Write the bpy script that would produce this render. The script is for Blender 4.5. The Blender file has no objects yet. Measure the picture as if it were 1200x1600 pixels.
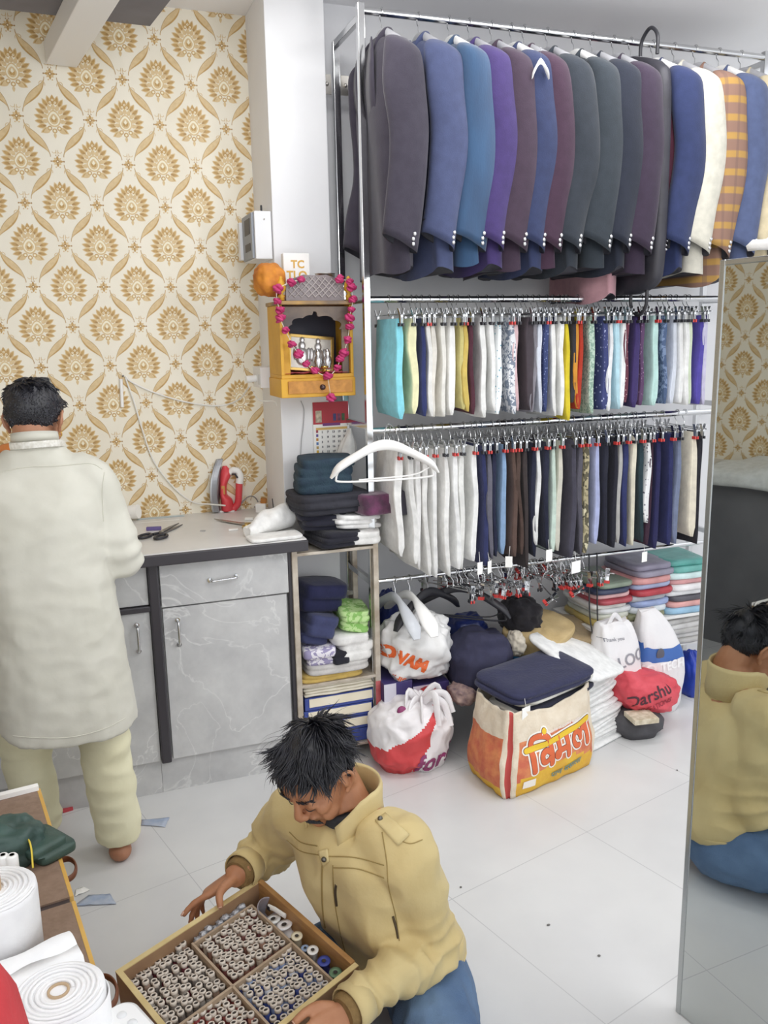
import bpy, bmesh, math, random
import numpy as np
from mathutils import Vector, Matrix, noise
from mathutils.bvhtree import BVHTree

SC = bpy.context.scene
COL = SC.collection
random.seed(7)
PI = math.pi

# ---------------------------------------------------------------- camera
YAW, PITCH, ROLL, FPX, EYE = 0.348347, 0.203487, -0.0184878, 1329.36, 1.70
_f = Vector((math.sin(YAW)*math.cos(PITCH), math.cos(YAW)*math.cos(PITCH), -math.sin(PITCH)))
_r0 = Vector((math.cos(YAW), -math.sin(YAW), 0)); _u0 = _r0.cross(_f)
_r = _r0*math.cos(ROLL) + _u0*math.sin(ROLL); _u = _u0*math.cos(ROLL) - _r0*math.sin(ROLL)
cam_d = bpy.data.cameras.new('camera'); cam = bpy.data.objects.new('camera', cam_d); COL.objects.link(cam)
cam.matrix_world = Matrix(((_r.x, _u.x, -_f.x, 0), (_r.y, _u.y, -_f.y, 0), (_r.z, _u.z, -_f.z, EYE), (0, 0, 0, 1)))
cam_d.sensor_fit = 'VERTICAL'; cam_d.sensor_height = 36; cam_d.lens = 36*FPX/1600
cam_d.clip_start = 0.02
SC.camera = cam

# ---------------------------------------------------------------- light and exposure
SC.view_settings.view_transform = 'Standard'
SC.view_settings.look = 'None'
SC.view_settings.gamma = 1
SC.view_settings.exposure = 0.32
SC.view_settings.use_curve_mapping = False
w = bpy.data.worlds.new('World'); SC.world = w; w.use_nodes = True
w.node_tree.nodes['Background'].inputs[0].default_value = (0.93, 0.96, 1.0, 1)
w.node_tree.nodes['Background'].inputs[1].default_value = 1.35
def area(name, loc, rot, sx, sy, power, col=(1, 1, 1)):
    d = bpy.data.lights.new(name, 'AREA'); d.shape = 'RECTANGLE'; d.size = sx; d.size_y = sy
    d.energy = power; d.color = col
    o = bpy.data.objects.new(name, d); COL.objects.link(o); o.location = loc; o.rotation_euler = rot
    return o
def bulb(name, loc, power, rad=.22, col=(1, .985, .96)):  # soft point light, used only for the added fill lights below
    d = bpy.data.lights.new(name, 'POINT'); d.energy = power; d.shadow_soft_size = rad; d.color = col
    o = bpy.data.objects.new(name, d); COL.objects.link(o); o.location = loc
bulb('fill_light', (0.30, 1.00, 2.28), 10)  # unseen fill light, added to brighten the ceiling and upper walls
bulb('fill_light', (1.75, 1.30, 2.20), 26)  # second added fill, lifts the rack side; no real lamp hangs here
area('ceiling_panel', (0.50, 2.65, 2.95), (0, 0, 0), 1.0, .4, 13)
area('ceiling_panel', (1.95, 2.55, 2.95), (0, 0, 0), 1.0, .4, 9)
SC.cycles.diffuse_bounces = 8

# ---------------------------------------------------------------- measuring helpers
def ray(px, py):
    return _r*((px-600)/FPX) - _u*((py-800)/FPX) + _f
def on_z(px, py, z):
    d = ray(px, py); return Vector((0, 0, EYE)) + d*((z-EYE)/d.z)
def on_y(px, py, y):
    d = ray(px, py); return Vector((0, 0, EYE)) + d*(y/d.y)
def on_x(px, py, x):
    d = ray(px, py); return Vector((0, 0, EYE)) + d*(x/d.x)
def on_t(px, py, t):
    return Vector((0, 0, EYE)) + ray(px, py)*t

# ---------------------------------------------------------------- materials
def lin(h):
    if not isinstance(h, str): return h
    h = h.lstrip('#'); c = [int(h[i:i+2], 16)/255 for i in (0, 2, 4)]
    return tuple(x/12.92 if x <= .04045 else ((x+.055)/1.055)**2.4 for x in c) + (1,)
_mats = {}
def mat(name, col, rough=.6, metal=0, col2=None, scale=8, bump=0, bscale=60, spec=.5, trans=0, alpha=1, stretch=(1, 1, 1), sheen=0, coat=0, contrast=(.35, .65), detail=4):
    key = (name, col, rough, metal, col2, scale, bump, bscale, trans, alpha)
    if key in _mats: return _mats[key]
    m = bpy.data.materials.new(name); m.use_nodes = True
    nt = m.node_tree; b = nt.nodes['Principled BSDF']
    b.inputs['Base Color'].default_value = lin(col); b.inputs['Roughness'].default_value = rough
    b.inputs['Metallic'].default_value = metal; b.inputs['Specular IOR Level'].default_value = spec
    b.inputs['Transmission Weight'].default_value = trans; b.inputs['Alpha'].default_value = alpha
    b.inputs['Sheen Weight'].default_value = sheen; b.inputs['Coat Weight'].default_value = coat
    if col2 or bump:
        tc = nt.nodes.new('ShaderNodeTexCoord'); mp = nt.nodes.new('ShaderNodeMapping')
        mp.inputs['Scale'].default_value = stretch
        nt.links.new(tc.outputs['Object'], mp.inputs['Vector'])
    if col2:
        n = nt.nodes.new('ShaderNodeTexNoise'); n.inputs['Scale'].default_value = scale; n.inputs['Detail'].default_value = detail
        r = nt.nodes.new('ShaderNodeValToRGB'); r.color_ramp.elements[0].color = lin(col); r.color_ramp.elements[1].color = lin(col2)
        r.color_ramp.elements[0].position, r.color_ramp.elements[1].position = contrast
        nt.links.new(mp.outputs[0], n.inputs['Vector']); nt.links.new(n.outputs['Fac'], r.inputs[0]); nt.links.new(r.outputs[0], b.inputs['Base Color'])
    if bump:
        n2 = nt.nodes.new('ShaderNodeTexNoise'); n2.inputs['Scale'].default_value = bscale; n2.inputs['Detail'].default_value = 5
        bp = nt.nodes.new('ShaderNodeBump'); bp.inputs['Strength'].default_value = bump; bp.inputs['Distance'].default_value = .01
        nt.links.new(mp.outputs[0], n2.inputs['Vector']); nt.links.new(n2.outputs['Fac'], bp.inputs['Height']); nt.links.new(bp.outputs[0], b.inputs['Normal'])
    _mats[key] = m
    return m
def shade(h, k):
    h = h.lstrip('#'); c = [max(0, min(255, int(int(h[i:i+2], 16)*k))) for i in (0, 2, 4)]
    return '#%02x%02x%02x' % tuple(c)
def cloth(col, bump=.25, bscale=90, rough=.9, sheen=.15):
    return mat('cloth', col, rough, 0, shade(col, .93), 30, bump, bscale, .2, sheen=sheen)
CHROME = mat('polished steel', '#d9dadb', .16, 1)
STEEL = mat('brushed steel', '#c9c6c0', .32, 1, '#b4aea4', 12)
BLACKP = mat('black plastic', '#2b2b30', .45)
WHITEP = mat('white plastic', '#f0efec', .4)
PAPER = mat('white paper', '#f3f2ee', .8)

# ---------------------------------------------------------------- mesh builder
def frames(path, up=None):
    n = len(path); T = []
    for i in range(n):
        a = path[max(i-1, 0)]; b = path[min(i+1, n-1)]
        t = (b-a); T.append(t.normalized() if t.length > 1e-9 else Vector((0, 0, 1)))
    u = up or (Vector((0, 0, 1)) if abs(T[0].z) < .9 else Vector((1, 0, 0)))
    out = []
    for t in T:
        u = u - t*u.dot(t)
        if u.length < 1e-6: u = t.orthogonal()
        u.normalize(); out.append((t, u, t.cross(u)))
    return out
def V(*a): return Vector(a)
def spline(pts, k=6):
    """Catmull-Rom through pts (tuples of any equal length)."""
    P = [np.array(p, float) for p in pts]; P = [2*P[0]-P[1]] + P + [2*P[-1]-P[-2]]; out = []
    for i in range(1, len(P)-2):
        a, b, c, d = P[i-1:i+3]
        for j in range(k):
            t = j/k
            out.append(.5*((2*b)+(c-a)*t+(2*a-5*b+4*c-d)*t*t+(3*b-3*c+d-a)*t**3))
    out.append(P[-2]); return out
class MB:
    def __init__(s): s.v = []; s.f = []; s.m = []; s.s = []
    def add(s, vs, fs, mi=0, sm=False):
        o = len(s.v); s.v += [tuple(p) for p in vs]
        for f in fs: s.f.append([i+o for i in f]); s.m.append(mi); s.s.append(sm)
        return s
    def box(s, lo, hi, mi=0, M=None):
        x0, y0, z0 = lo; x1, y1, z1 = hi
        vs = [V(x, y, z) for z in (z0, z1) for x, y in ((x0, y0), (x1, y0), (x1, y1), (x0, y1))]
        if M: vs = [M @ p for p in vs]
        return s.add(vs, [(3, 2, 1, 0), (4, 5, 6, 7), (0, 1, 5, 4), (1, 2, 6, 5), (2, 3, 7, 6), (3, 0, 4, 7)], mi)
    def loft(s, rings, mi=0, caps=True, sm=True, closed=True):
        n = len(rings[0]); vs = [p for r in rings for p in r]; fs = []
        for i in range(len(rings)-1):
            for j in range(n if closed else n-1):
                k = (j+1) % n; fs.append((i*n+j, i*n+k, (i+1)*n+k, (i+1)*n+j))
        s.add(vs, fs, mi, sm)
        if caps and closed:
            s.add(rings[0], [tuple(range(n-1, -1, -1))], mi); s.add(rings[-1], [tuple(range(n))], mi)
        return s
    def tube(s, path, r, n=8, mi=0, caps=True, sm=True, up=None, sec=(1, 1)):
        path = [Vector(p[:3]) for p in path]; fr = frames(path, up); rings = []
        for i, (t, u, v) in enumerate(fr):
            q = r[i] if hasattr(r, '__len__') else r
            qa, qb = (q[0], q[1]) if hasattr(q, '__len__') else (q*sec[0], q*sec[1])
            rings.append([path[i]+u*(math.cos(2*PI*k/n)*qa)+v*(math.sin(2*PI*k/n)*qb) for k in range(n)])
        return s.loft(rings, mi, caps, sm)
    def lathe(s, prof, n=24, mi=0, M=None, sm=True):
        rings = [[V(r*math.cos(2*PI*k/n), r*math.sin(2*PI*k/n), z) for k in range(n)] for r, z in prof]
        if M: rings = [[M @ p for p in R] for R in rings]
        return s.loft(rings, mi, True, sm)
    def prism(s, poly, h0, h1, M=None, mi=0, sm=False):
        a = [V(x, y, h0) for x, y in poly]; b = [V(x, y, h1) for x, y in poly]
        if M: a = [M @ p for p in a]; b = [M @ p for p in b]
        return s.loft([a, b], mi, True, sm)
    def ball(s, c, r, n=12, m=8, mi=0, M=None):
        r = r if hasattr(r, '__len__') else (r, r, r); c = Vector(c)
        vs = []; fs = []
        for i in range(1, m):
            th = PI*i/m
            for j in range(n):
                ph = 2*PI*j/n; p = V(r[0]*math.sin(th)*math.cos(ph), r[1]*math.sin(th)*math.sin(ph), r[2]*math.cos(th))
                vs.append(p)
        vs += [V(0, 0, r[2]), V(0, 0, -r[2])]; T, B = len(vs)-2, len(vs)-1
        if M: vs = [M @ p for p in vs]
        vs = [c+p for p in vs]
        for i in range(m-2):
            for j in range(n):
                k = (j+1) % n; fs.append((i*n+j, (i+1)*n+j, (i+1)*n+k, i*n+k))
        for j in range(n):
            k = (j+1) % n; fs.append((T, j, k)); fs.append((B, (m-2)*n+k, (m-2)*n+j))
        return s.add(vs, fs, mi, True)
    def grid(s, fn, nu, nv, mi=0, sm=True):
        vs = [fn(i/nu, j/nv) for j in range(nv+1) for i in range(nu+1)]
        fs = [(j*(nu+1)+i, j*(nu+1)+i+1, (j+1)*(nu+1)+i+1, (j+1)*(nu+1)+i) for j in range(nv) for i in range(nu)]
        return s.add(vs, fs, mi, sm)
    def warp(s, fn):
        s.v = [tuple(fn(Vector(p))) for p in s.v]; return s
    def mesh(s, name, mats, off=None):
        me = bpy.data.meshes.new(name); vs = s.v
        if off is not None: vs = [(p[0]-off.x, p[1]-off.y, p[2]-off.z) for p in vs]
        me.from_pydata(vs, [], s.f)
        for m in (mats if isinstance(mats, (list, tuple)) else [mats]): me.materials.append(m)
        me.polygons.foreach_set('material_index', s.m); me.polygons.foreach_set('use_smooth', s.s); me.update()
        return me
    def build(s, name, mats, parent=None, world=True, bevel=0, fix=True, solid=0, sub=0, weld=0):
        """world: vertices are world coordinates (the object's origin goes to its base, or its parent's)."""
        if parent is None:
            a = np.array(s.v); lo, hi = a.min(0), a.max(0)
            off = Vector(((lo[0]+hi[0])/2, (lo[1]+hi[1])/2, lo[2])) if world else Vector((0, 0, 0))
        else:
            off = Vector((0, 0, 0)); p = parent
            if world:
                while p: off += p.location; p = p.parent
        me = s.mesh(name, mats, off if world else None)
        if fix or bevel or weld:
            bm = bmesh.new(); bm.from_mesh(me)
            if weld: bmesh.ops.remove_doubles(bm, verts=bm.verts, dist=weld)
            if bevel:
                bmesh.ops.remove_doubles(bm, verts=bm.verts, dist=1e-5)
                es = [e for e in bm.edges if len(e.link_faces) == 2 and e.calc_face_angle(0) > .6]
                bmesh.ops.bevel(bm, geom=es, offset=bevel, segments=2, affect='EDGES', profile=.6, clamp_overlap=True)
            if fix: bmesh.ops.recalc_face_normals(bm, faces=bm.faces)
            bm.to_mesh(me); bm.free()
        o = bpy.data.objects.new(name, me); COL.objects.link(o)
        if parent is None: o.location = off
        else: o.parent = parent
        if solid:
            md = o.modifiers.new('thickness', 'SOLIDIFY'); md.thickness = solid; md.offset = 0
        if sub:
            md = o.modifiers.new('smooth', 'SUBSURF'); md.levels = md.render_levels = sub
        return o
def tag(o, label, cat, group=None, kind=None):
    o['label'] = label; o['category'] = cat
    if group: o['group'] = group
    if kind: o['kind'] = kind
    return o
def thing(name, label, cat, loc=(0, 0, 0), group=None, rotz=0):
    o = bpy.data.objects.new(name, None); COL.objects.link(o); o.location = loc; o.rotation_euler = (0, 0, rotz)
    o.empty_display_size = .02
    return tag(o, label, cat, group)
def struct(o): o['kind'] = 'structure'; return o
def lab(o, text): o['label'] = text; return o
def children(o): return [c for c in bpy.data.objects if c.parent == o]
_kids = {}
def copy_tree(o, loc=None, rot=None, label=None, parent=None):
    c = o.copy(); COL.objects.link(c); c.parent = parent
    if loc is not None: c.location = loc
    if rot is not None: c.rotation_euler = rot
    if label: c['label'] = label
    if o.name not in _kids: _kids[o.name] = children(o)
    for ch in _kids[o.name]: copy_tree(ch, parent=c)
    return c
def nz(p, s=1.0, o=0.0):
    return noise.noise(Vector((p[0]*s+o, p[1]*s-o*.7, p[2]*s+o*1.3)))
def remesh(obj, voxel, smooth=0, adapt=0):
    """Fuse the overlapping pieces of obj into one continuous skin."""
    md = obj.modifiers.new('fuse', 'REMESH'); md.mode = 'VOXEL'; md.voxel_size = voxel; md.use_smooth_shade = True
    if smooth:
        sm = obj.modifiers.new('relax', 'SMOOTH'); sm.factor = .5; sm.iterations = smooth
    dg = bpy.context.evaluated_depsgraph_get(); ev = obj.evaluated_get(dg)
    me = bpy.data.meshes.new_from_object(ev, depsgraph=dg)
    mats = list(obj.data.materials); obj.modifiers.clear(); obj.data = me
    if not me.materials:
        for m in mats: me.materials.append(m)
    me.polygons.foreach_set('use_smooth', [True]*len(me.polygons))
    return obj
def displace(obj, fn):
    """move every vertex along its normal by fn(world co, normal)"""
    me = obj.data; n = len(me.vertices)
    off = Vector((0, 0, 0)); p = obj
    while p: off += p.location; p = p.parent
    me.update(); C = [v.co.copy() for v in me.vertices]; N = [v.normal.copy() for v in me.vertices]
    C = [c+n*fn(c+off, n) for c, n in zip(C, N)]
    me.vertices.foreach_set('co', [x for c in C for x in c]); me.update(); return obj
def bvh_of(obj):
    off = Vector((0, 0, 0)); p = obj
    while p: off += p.location; p = p.parent
    me = obj.data
    return BVHTree.FromPolygons([v.co+off for v in me.vertices], [tuple(p.vertices) for p in me.polygons])
def text_mesh(body, size=1.0, bold=0.0, align='CENTER', res=3):
    cu = bpy.data.curves.new('lettering', 'FONT'); cu.body = body; cu.size = size; cu.align_x = align; cu.align_y = 'CENTER'
    cu.resolution_u = res; cu.offset = bold
    o = bpy.data.objects.new('lettering', cu); COL.objects.link(o)
    dg = bpy.context.evaluated_depsgraph_get(); dg.update()
    me = o.evaluated_get(dg).to_mesh(); vs = [v.co.copy() for v in me.vertices]; fs = [tuple(p.vertices) for p in me.polygons]
    o.evaluated_get(dg).to_mesh_clear(); bpy.data.objects.remove(o); bpy.data.curves.remove(cu)
    return vs, fs
def subdiv(vs, fs, maxlen):
    bm = bmesh.new(); bv = [bm.verts.new(p) for p in vs]
    for f in fs:
        try: bm.faces.new([bv[i] for i in f])
        except ValueError: pass
    bmesh.ops.triangulate(bm, faces=bm.faces)
    for _ in range(4):
        es = [e for e in bm.edges if e.calc_length() > maxlen]
        if not es: break
        bmesh.ops.subdivide_edges(bm, edges=es, cuts=1)
        bmesh.ops.triangulate(bm, faces=bm.faces)
    bm.verts.index_update(); a = [v.co.copy() for v in bm.verts]; b = [tuple(v.index for v in f.verts) for f in bm.faces]; bm.free()
    return a, b
def wrap(mb, vs, fs, origin, xd, yd, bvh, eps=.0015, mi=0, maxlen=.01):
    """lay a flat figure (x, y) on a body: origin + x*xd + y*yd projected along -(xd x yd)."""
    vs, fs = subdiv(vs, fs, maxlen); n = xd.cross(yd).normalized(); out = []; ok = []
    for p in vs:
        q = origin + xd*p.x + yd*p.y
        h, nn, i, d = bvh.ray_cast(q+n*.25, -n, .6)
        if h is None: out.append(q); ok.append(False)
        else: out.append(h+n*eps); ok.append(True)
    mb.add(out, [f for f in fs if all(ok[i] for i in f)], mi)
    return mb
# ================================================================ THE ROOM
Y_WALL, Y_PIL, Y_RW, CEIL = 3.70, 3.37, 3.48, 2.97
X_LEFT, X_RIGHT = -1.60, 3.30
WALLP = mat('white wall paint', '#e9e9ea', .75, 0, '#e4e4e6', 3, .05, 40)
CEILP = mat('ceiling paint', '#ececed', .8, 0, '#e8e8ea', 2)

# floor: 60 cm glossy tiles laid at an angle to the walls
def floor_mat():
    m = bpy.data.materials.new('glossy white floor tiles'); m.use_nodes = True; nt = m.node_tree; b = nt.nodes['Principled BSDF']
    tc = nt.nodes.new('ShaderNodeTexCoord'); mp = nt.nodes.new('ShaderNodeMapping'); mp.vector_type = 'TEXTURE'
    mp.inputs['Location'].default_value = (1.555, 2.276, 0); mp.inputs['Rotation'].default_value = (0, 0, math.radians(14.9))
    br = nt.nodes.new('ShaderNodeTexBrick'); br.offset = 0; br.squash = 1
    br.inputs['Scale'].default_value = 1; br.inputs['Brick Width'].default_value = .606; br.inputs['Row Height'].default_value = .606
    br.inputs['Mortar Size'].default_value = .0016; br.inputs['Mortar Smooth'].default_value = .3
    n = nt.nodes.new('ShaderNodeTexNoise'); n.inputs['Scale'].default_value = 2.2; n.inputs['Detail'].default_value = 6
    r = nt.nodes.new('ShaderNodeValToRGB'); r.color_ramp.elements[0].color = lin('#cdcdcd'); r.color_ramp.elements[1].color = lin('#d7d7d6')
    r.color_ramp.elements[0].position = .35; r.color_ramp.elements[1].position = .65
    nt.links.new(tc.outputs['Object'], mp.inputs[0]); nt.links.new(mp.outputs[0], br.inputs[0]); nt.links.new(tc.outputs['Object'], n.inputs[0]); nt.links.new(n.outputs['Fac'], r.inputs[0])
    nt.links.new(r.outputs[0], br.inputs['Color1']); nt.links.new(r.outputs[0], br.inputs['Color2']); br.inputs['Mortar'].default_value = lin('#b9b9ba')
    nt.links.new(br.outputs['Color'], b.inputs['Base Color']); b.inputs['Roughness'].default_value = .22; b.inputs['Specular IOR Level'].default_value = .35
    return m
fl = MB().box((X_LEFT-.1, -2.0, -.08), (5.1, 3.9, 0)); o = fl.build('floor', floor_mat(), world=False); struct(o)
struct(MB().box((X_LEFT-.1, -.4, CEIL), (X_RIGHT+.1, 3.9, CEIL+.08)).build('ceiling', CEILP))
struct(MB().box((5.0, -.4, 0), (5.1, 3.9, CEIL)).build('wall_right', WALLP))
# pillar between the papered wall and the clothes rack, and the wall behind the rack
struct(MB().box((.79, Y_PIL, 0), (1.02, 3.9, CEIL)).build('wall_pillar', WALLP, bevel=.004))
struct(MB().box((1.02, Y_RW, 0), (5.0, 3.9, CEIL)).build('wall_rack', mat('grey white wall paint', '#e2e2e3', .75, 0, '#dadadc', 3, .05, 30)))

# wallpaper: gold damask of medallions inside ogee ribbons, printed on cream
PU, PV = .263, .312
def damask_tile():
    polys = []                     # (list of (u, v), material)
    def leaf(cx, cy, ang, L, W, m, tip=.5):
        pts = []
        for i in range(9):
            t = i/8; pts.append((t*L, W*math.sin(PI*min(1, t**(.8)))**.8*(1-.25*t)))
        pts = pts + [(x, -y) for x, y in pts[-2:0:-1]]
        c, s = math.cos(ang), math.sin(ang)
        polys.append(([(cx+x*c-y*s, cy+x*s+y*c) for x, y in pts], m))
    def dot(cx, cy, r, m, ry=None):
        polys.append(([(cx+r*math.cos(2*PI*k/10), cy+(ry or r)*math.sin(2*PI*k/10)) for k in range(10)], m))
    def stroke(pts, wd, m):
        n = len(pts); L = []; R = []
        for i in range(n):
            a = pts[max(0, i-1)]; b = pts[min(n-1, i+1)]; dx, dy = b[0]-a[0], b[1]-a[1]; l = math.hypot(dx, dy) or 1
            w_ = wd[i] if hasattr(wd, '__len__') else wd
            L.append((pts[i][0]-dy/l*w_, pts[i][1]+dx/l*w_)); R.append((pts[i][0]+dy/l*w_, pts[i][1]-dx/l*w_))
        for i in range(n-1): polys.append(([L[i], L[i+1], R[i+1], R[i]], m))
    # medallion: soft halo, two rings of pointed leaves, bulb with a heart, blossoms below
    for i in range(17):
        a = math.radians(-58 + i*296/16); up_ = max(0, math.sin(a))
        x, y = .036*math.cos(a)*(1-.25*up_), .044*math.sin(a)+.004*up_; g = math.atan2(math.sin(a)*.8+.35, math.cos(a)*1.1)
        leaf(x, y, g, .036, .0108, 2); leaf(x+.004*math.cos(g), y+.004*math.sin(g), g, .027, .0066, 1); leaf(x+.002*math.cos(g), y+.002*math.sin(g), g, .013, .0034, 4)
    for i in range(9):
        a = math.radians(-20 + i*220/8)
        leaf(.022*math.cos(a), .030*math.sin(a)-.002, math.atan2(math.sin(a)*.9+.3, math.cos(a)), .024, .0085, 2)
    for sx in (-1, 1):
        leaf(sx*.016, -.040, math.radians(-90+sx*58), .030, .010, 2)
        leaf(sx*.008, .050, math.radians(90-sx*28), .022, .008, 1)
    leaf(0, .048, PI/2, .034, .009, 1)
    for x, y in ((0, .064), (-.009, .055), (.009, .055)): dot(x, y, .0042, 3); dot(x, y, .002, 1)
    pts = [(.026*math.sin(t)*(1-.35*max(0, math.cos(t))), -.002+.031*math.cos(t)) for t in [2*PI*k/20 for k in range(20)]]
    polys.append((pts, 2)); polys.append(([(x*.82, (y+.002)*.82-.002) for x, y in pts], 3)); polys.append(([(x*.62, (y+.002)*.62-.004) for x, y in pts], 2))
    leaf(0, -.016, PI/2, .026, .007, 3); leaf(-.001, -.016, PI/2+.5, .018, .005, 1); leaf(.001, -.016, PI/2-.5, .018, .005, 1)
    for x, y, r in ((-.017, -.037, .0085), (.017, -.037, .0085), (0, -.046, .009)):
        dot(x, y, r, 1); dot(x, y, r*.72, 2); dot(x, y, r*.42, 3)
    leaf(0, -.054, -PI/2, .020, .006, 2)
    # rosette between the medallions of a row
    rx = PU/2
    for k in range(8):
        a = k*PI/4; leaf(rx+.004*math.cos(a), .004*math.sin(a), a, .017 if k % 2 == 0 else .014, .0052, 1 if k % 2 == 0 else 2)
    dot(rx, 0, .0065, 4); dot(rx, 0, .003, 3)
    for sx in (-1, 1):
        dot(rx+sx*.023, 0, .003, 4); dot(rx+sx*.005, .021, .002, 4); dot(rx+sx*.007, -.021, .003, 2)
        # pair of small scrolls above the rosette
        sc = [(rx+sx*(.012-.011*math.sin(t)*(1-t/9)), .040+.011*math.cos(t)*(1-t/9)-.003) for t in [k*.55 for k in range(9)]]
        stroke([(rx+sx*.004, .024), (rx+sx*.003, .034)]+sc[2:], .0011, 2)
    # ogee ribbons from each rosette down to the rosettes half a step below
    for sx in (-1, 1):
        P = []; Wd = []
        x0, x1 = rx+sx*.022, rx+sx*(PU/2-.024)
        y0, y1 = -.012, -PV/2+.016
        for k in range(17):
            t = k/16; sx_ = t*t*(3-2*t)
            P.append((x0+(x1-x0)*sx_, y0+(y1-y0)*t)); Wd.append(.0012+.0125*max(0, math.sin(PI*min(1, max(0, (t-.10)/.78))))**1.3)
        stroke(P, Wd, 2)
        stroke([(x+.0045*sx*0-w_*.75*sx, y-w_*.5) for (x, y), w_ in zip(P, Wd)], [w_*.22 for w_ in Wd], 1)
        stroke([(x+w_*.75*sx, y+w_*.5) for (x, y), w_ in zip(P, Wd)], .0006, 4)
        # curl at the ribbon's head
        q = [(rx+sx*(.034-.013*math.cos(t)*(1-t/8)), -.038+.013*math.sin(t)*(1-t/8)) for t in [-.4+k*.5 for k in range(12)]]
        stroke(q, .0013, 2)
    return polys
TILE = damask_tile()
WPM = [mat('cream wallpaper', '#eee8d8', .62, 0, '#e8e1cf', 5, .06, 300), mat('dark gold print', '#c39f62', .5, 0, '#b49056', 60), mat('pale gold print', '#dac295', .5, 0, '#cfb588', 60),
       mat('cream highlight print', '#efe7cf', .55), mat('brown gold print', '#a58352', .5)]
def papered(name, org, ud, vd, nd, U, Vh, u0, v0):
    """a papered wall: sheet from org along ud (length U) and up vd; first medallion at (u0, v0)"""
    mb = MB(); T = .10
    c = [org, org+ud*U, org+ud*U+vd*Vh, org+vd*Vh]
    mb.loft([[p-nd*T for p in c], c], 0, True, False)
    i0 = int(-u0/PU)-2; j0 = int(-v0/(PV/2))-2
    for j in range(j0, j0+int(Vh/(PV/2))+5):
        for i in range(i0, i0+int(U/PU)+5):
            cu, cv = u0+i*PU+(PU/2 if j % 2 else 0), v0+j*PV/2
            if cu < -PU or cu > U+PU or cv < -PV or cv > Vh+PV: continue
            for k, (pl, m) in enumerate(TILE):
                pp = [(cu+x, cv+y) for x, y in pl]
                if all(x < 0 or x > U or y < 0 or y > Vh for x, y in pp): continue
                e = .0003+.0006*k/len(TILE)
                pp = [(min(max(x, 0), U), min(max(y, 0), Vh)) for x, y in pp]
                mb.add([org+ud*x+vd*y+nd*e for x, y in pp], [tuple(range(len(pp)))], m)
    return struct(mb.build(name, WPM, fix=False))
papered('wall_back', V(X_LEFT, Y_WALL, 0), V(1, 0, 0), V(0, 0, 1), V(0, -1, 0), .79-X_LEFT, CEIL, .164-X_LEFT, 2.695-9*PV)
papered('wall_left', V(X_LEFT, 1.2, 0), V(0, 1, 0), V(0, 0, 1), V(1, 0, 0), Y_WALL-1.2, CEIL, .1, .1)

# grey soffit panel and the white beam under it, top left
TH = math.radians(9.0); DD = V(-math.sin(TH), math.cos(TH), 0); DR = V(math.cos(TH), math.sin(TH), 0)
MT = Matrix(((DR.x, DD.x, 0, 0), (DR.y, DD.y, 0, 0), (0, 0, 1, 0), (0, 0, 0, 1)))
a = V(.381, 3.404, 2.8)
mb = MB(); mb.prism([(p.x, p.y) for p in (a, a-DD*1.5, a-DD*1.5-DR*1.9, a-V(1.5, -.0, 0)-DR*.4)], 2.80, 2.95)
struct(mb.build('trim_1', mat('grey soffit board', '#77757a', .7, 0, '#6e6b70', 6)))
b0 = V(.076, 3.68, 2.72)
mb = MB(); mb.box((-.056, -1.6, 0), (.056, 0, .08), M=Matrix.Translation(b0) @ MT)
struct(mb.build('trim_2', mat('white beam board', '#e6e5e3', .5), bevel=.004))

# ---------------------------------------------------------------- marble-laminate counter
MARB = None
def marble():
    m = bpy.data.materials.new('grey marble laminate'); m.use_nodes = True; nt = m.node_tree; b = nt.nodes['Principled BSDF']
    tc = nt.nodes.new('ShaderNodeTexCoord')
    n = nt.nodes.new('ShaderNodeTexNoise'); n.inputs['Scale'].default_value = 5; n.inputs['Detail'].default_value = 8; n.inputs['Roughness'].default_value = .65
    r = nt.nodes.new('ShaderNodeValToRGB'); r.color_ramp.elements[0].color = lin('#b3b3b4'); r.color_ramp.elements[1].color = lin('#d0d0cf'); r.color_ramp.elements[0].position = .3; r.color_ramp.elements[1].position = .7
    n2 = nt.nodes.new('ShaderNodeTexNoise'); n2.inputs['Scale'].default_value = 2.6; n2.inputs['Detail'].default_value = 5; n2.inputs['Distortion'].default_value = 1.6
    r2 = nt.nodes.new('ShaderNodeValToRGB'); e = r2.color_ramp.elements
    e[0].position = .488; e[0].color = (0, 0, 0, 1); e[1].position = .5; e[1].color = (1, 1, 1, 1); x = e.new(.512); x.color = (0, 0, 0, 1)
    n3 = nt.nodes.new('ShaderNodeTexNoise'); n3.inputs['Scale'].default_value = 3.1
    mu = nt.nodes.new('ShaderNodeMath'); mu.operation = 'MULTIPLY'
    mx = nt.nodes.new('ShaderNodeMix'); mx.data_type = 'RGBA'; mx.inputs[7].default_value = lin('#e6e6e4')
    for q in (n, n2, n3): nt.links.new(tc.outputs['Object'], q.inputs['Vector'])
    nt.links.new(n.outputs['Fac'], r.inputs[0]); nt.links.new(n2.outputs['Fac'], r2.inputs[0]); nt.links.new(r2.outputs[0], mu.inputs[0]); nt.links.new(n3.outputs['Fac'], mu.inputs[1])
    nt.links.new(mu.outputs[0], mx.inputs[0]); nt.links.new(r.outputs[0], mx.inputs[6]); nt.links.new(mx.outputs[2], b.inputs['Base Color'])
    b.inputs['Roughness'].default_value = .38
    return m
MARB = marble()
DARKT = mat('dark brown trim', '#3a373c', .35)
CT = .96
t = thing('cutting_counter', 'pale cutting counter with dark edging along the papered wall', 'counter', (-.3, 3.36, 0))
mb = MB(); mb.box((X_LEFT, 3.03, CT-.03), (.79, Y_WALL, CT)); mb.build('worktop', mat('white laminate worktop', '#d7d6d3', .35, 0, '#cfcecb', 6), t, bevel=.004)
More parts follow.
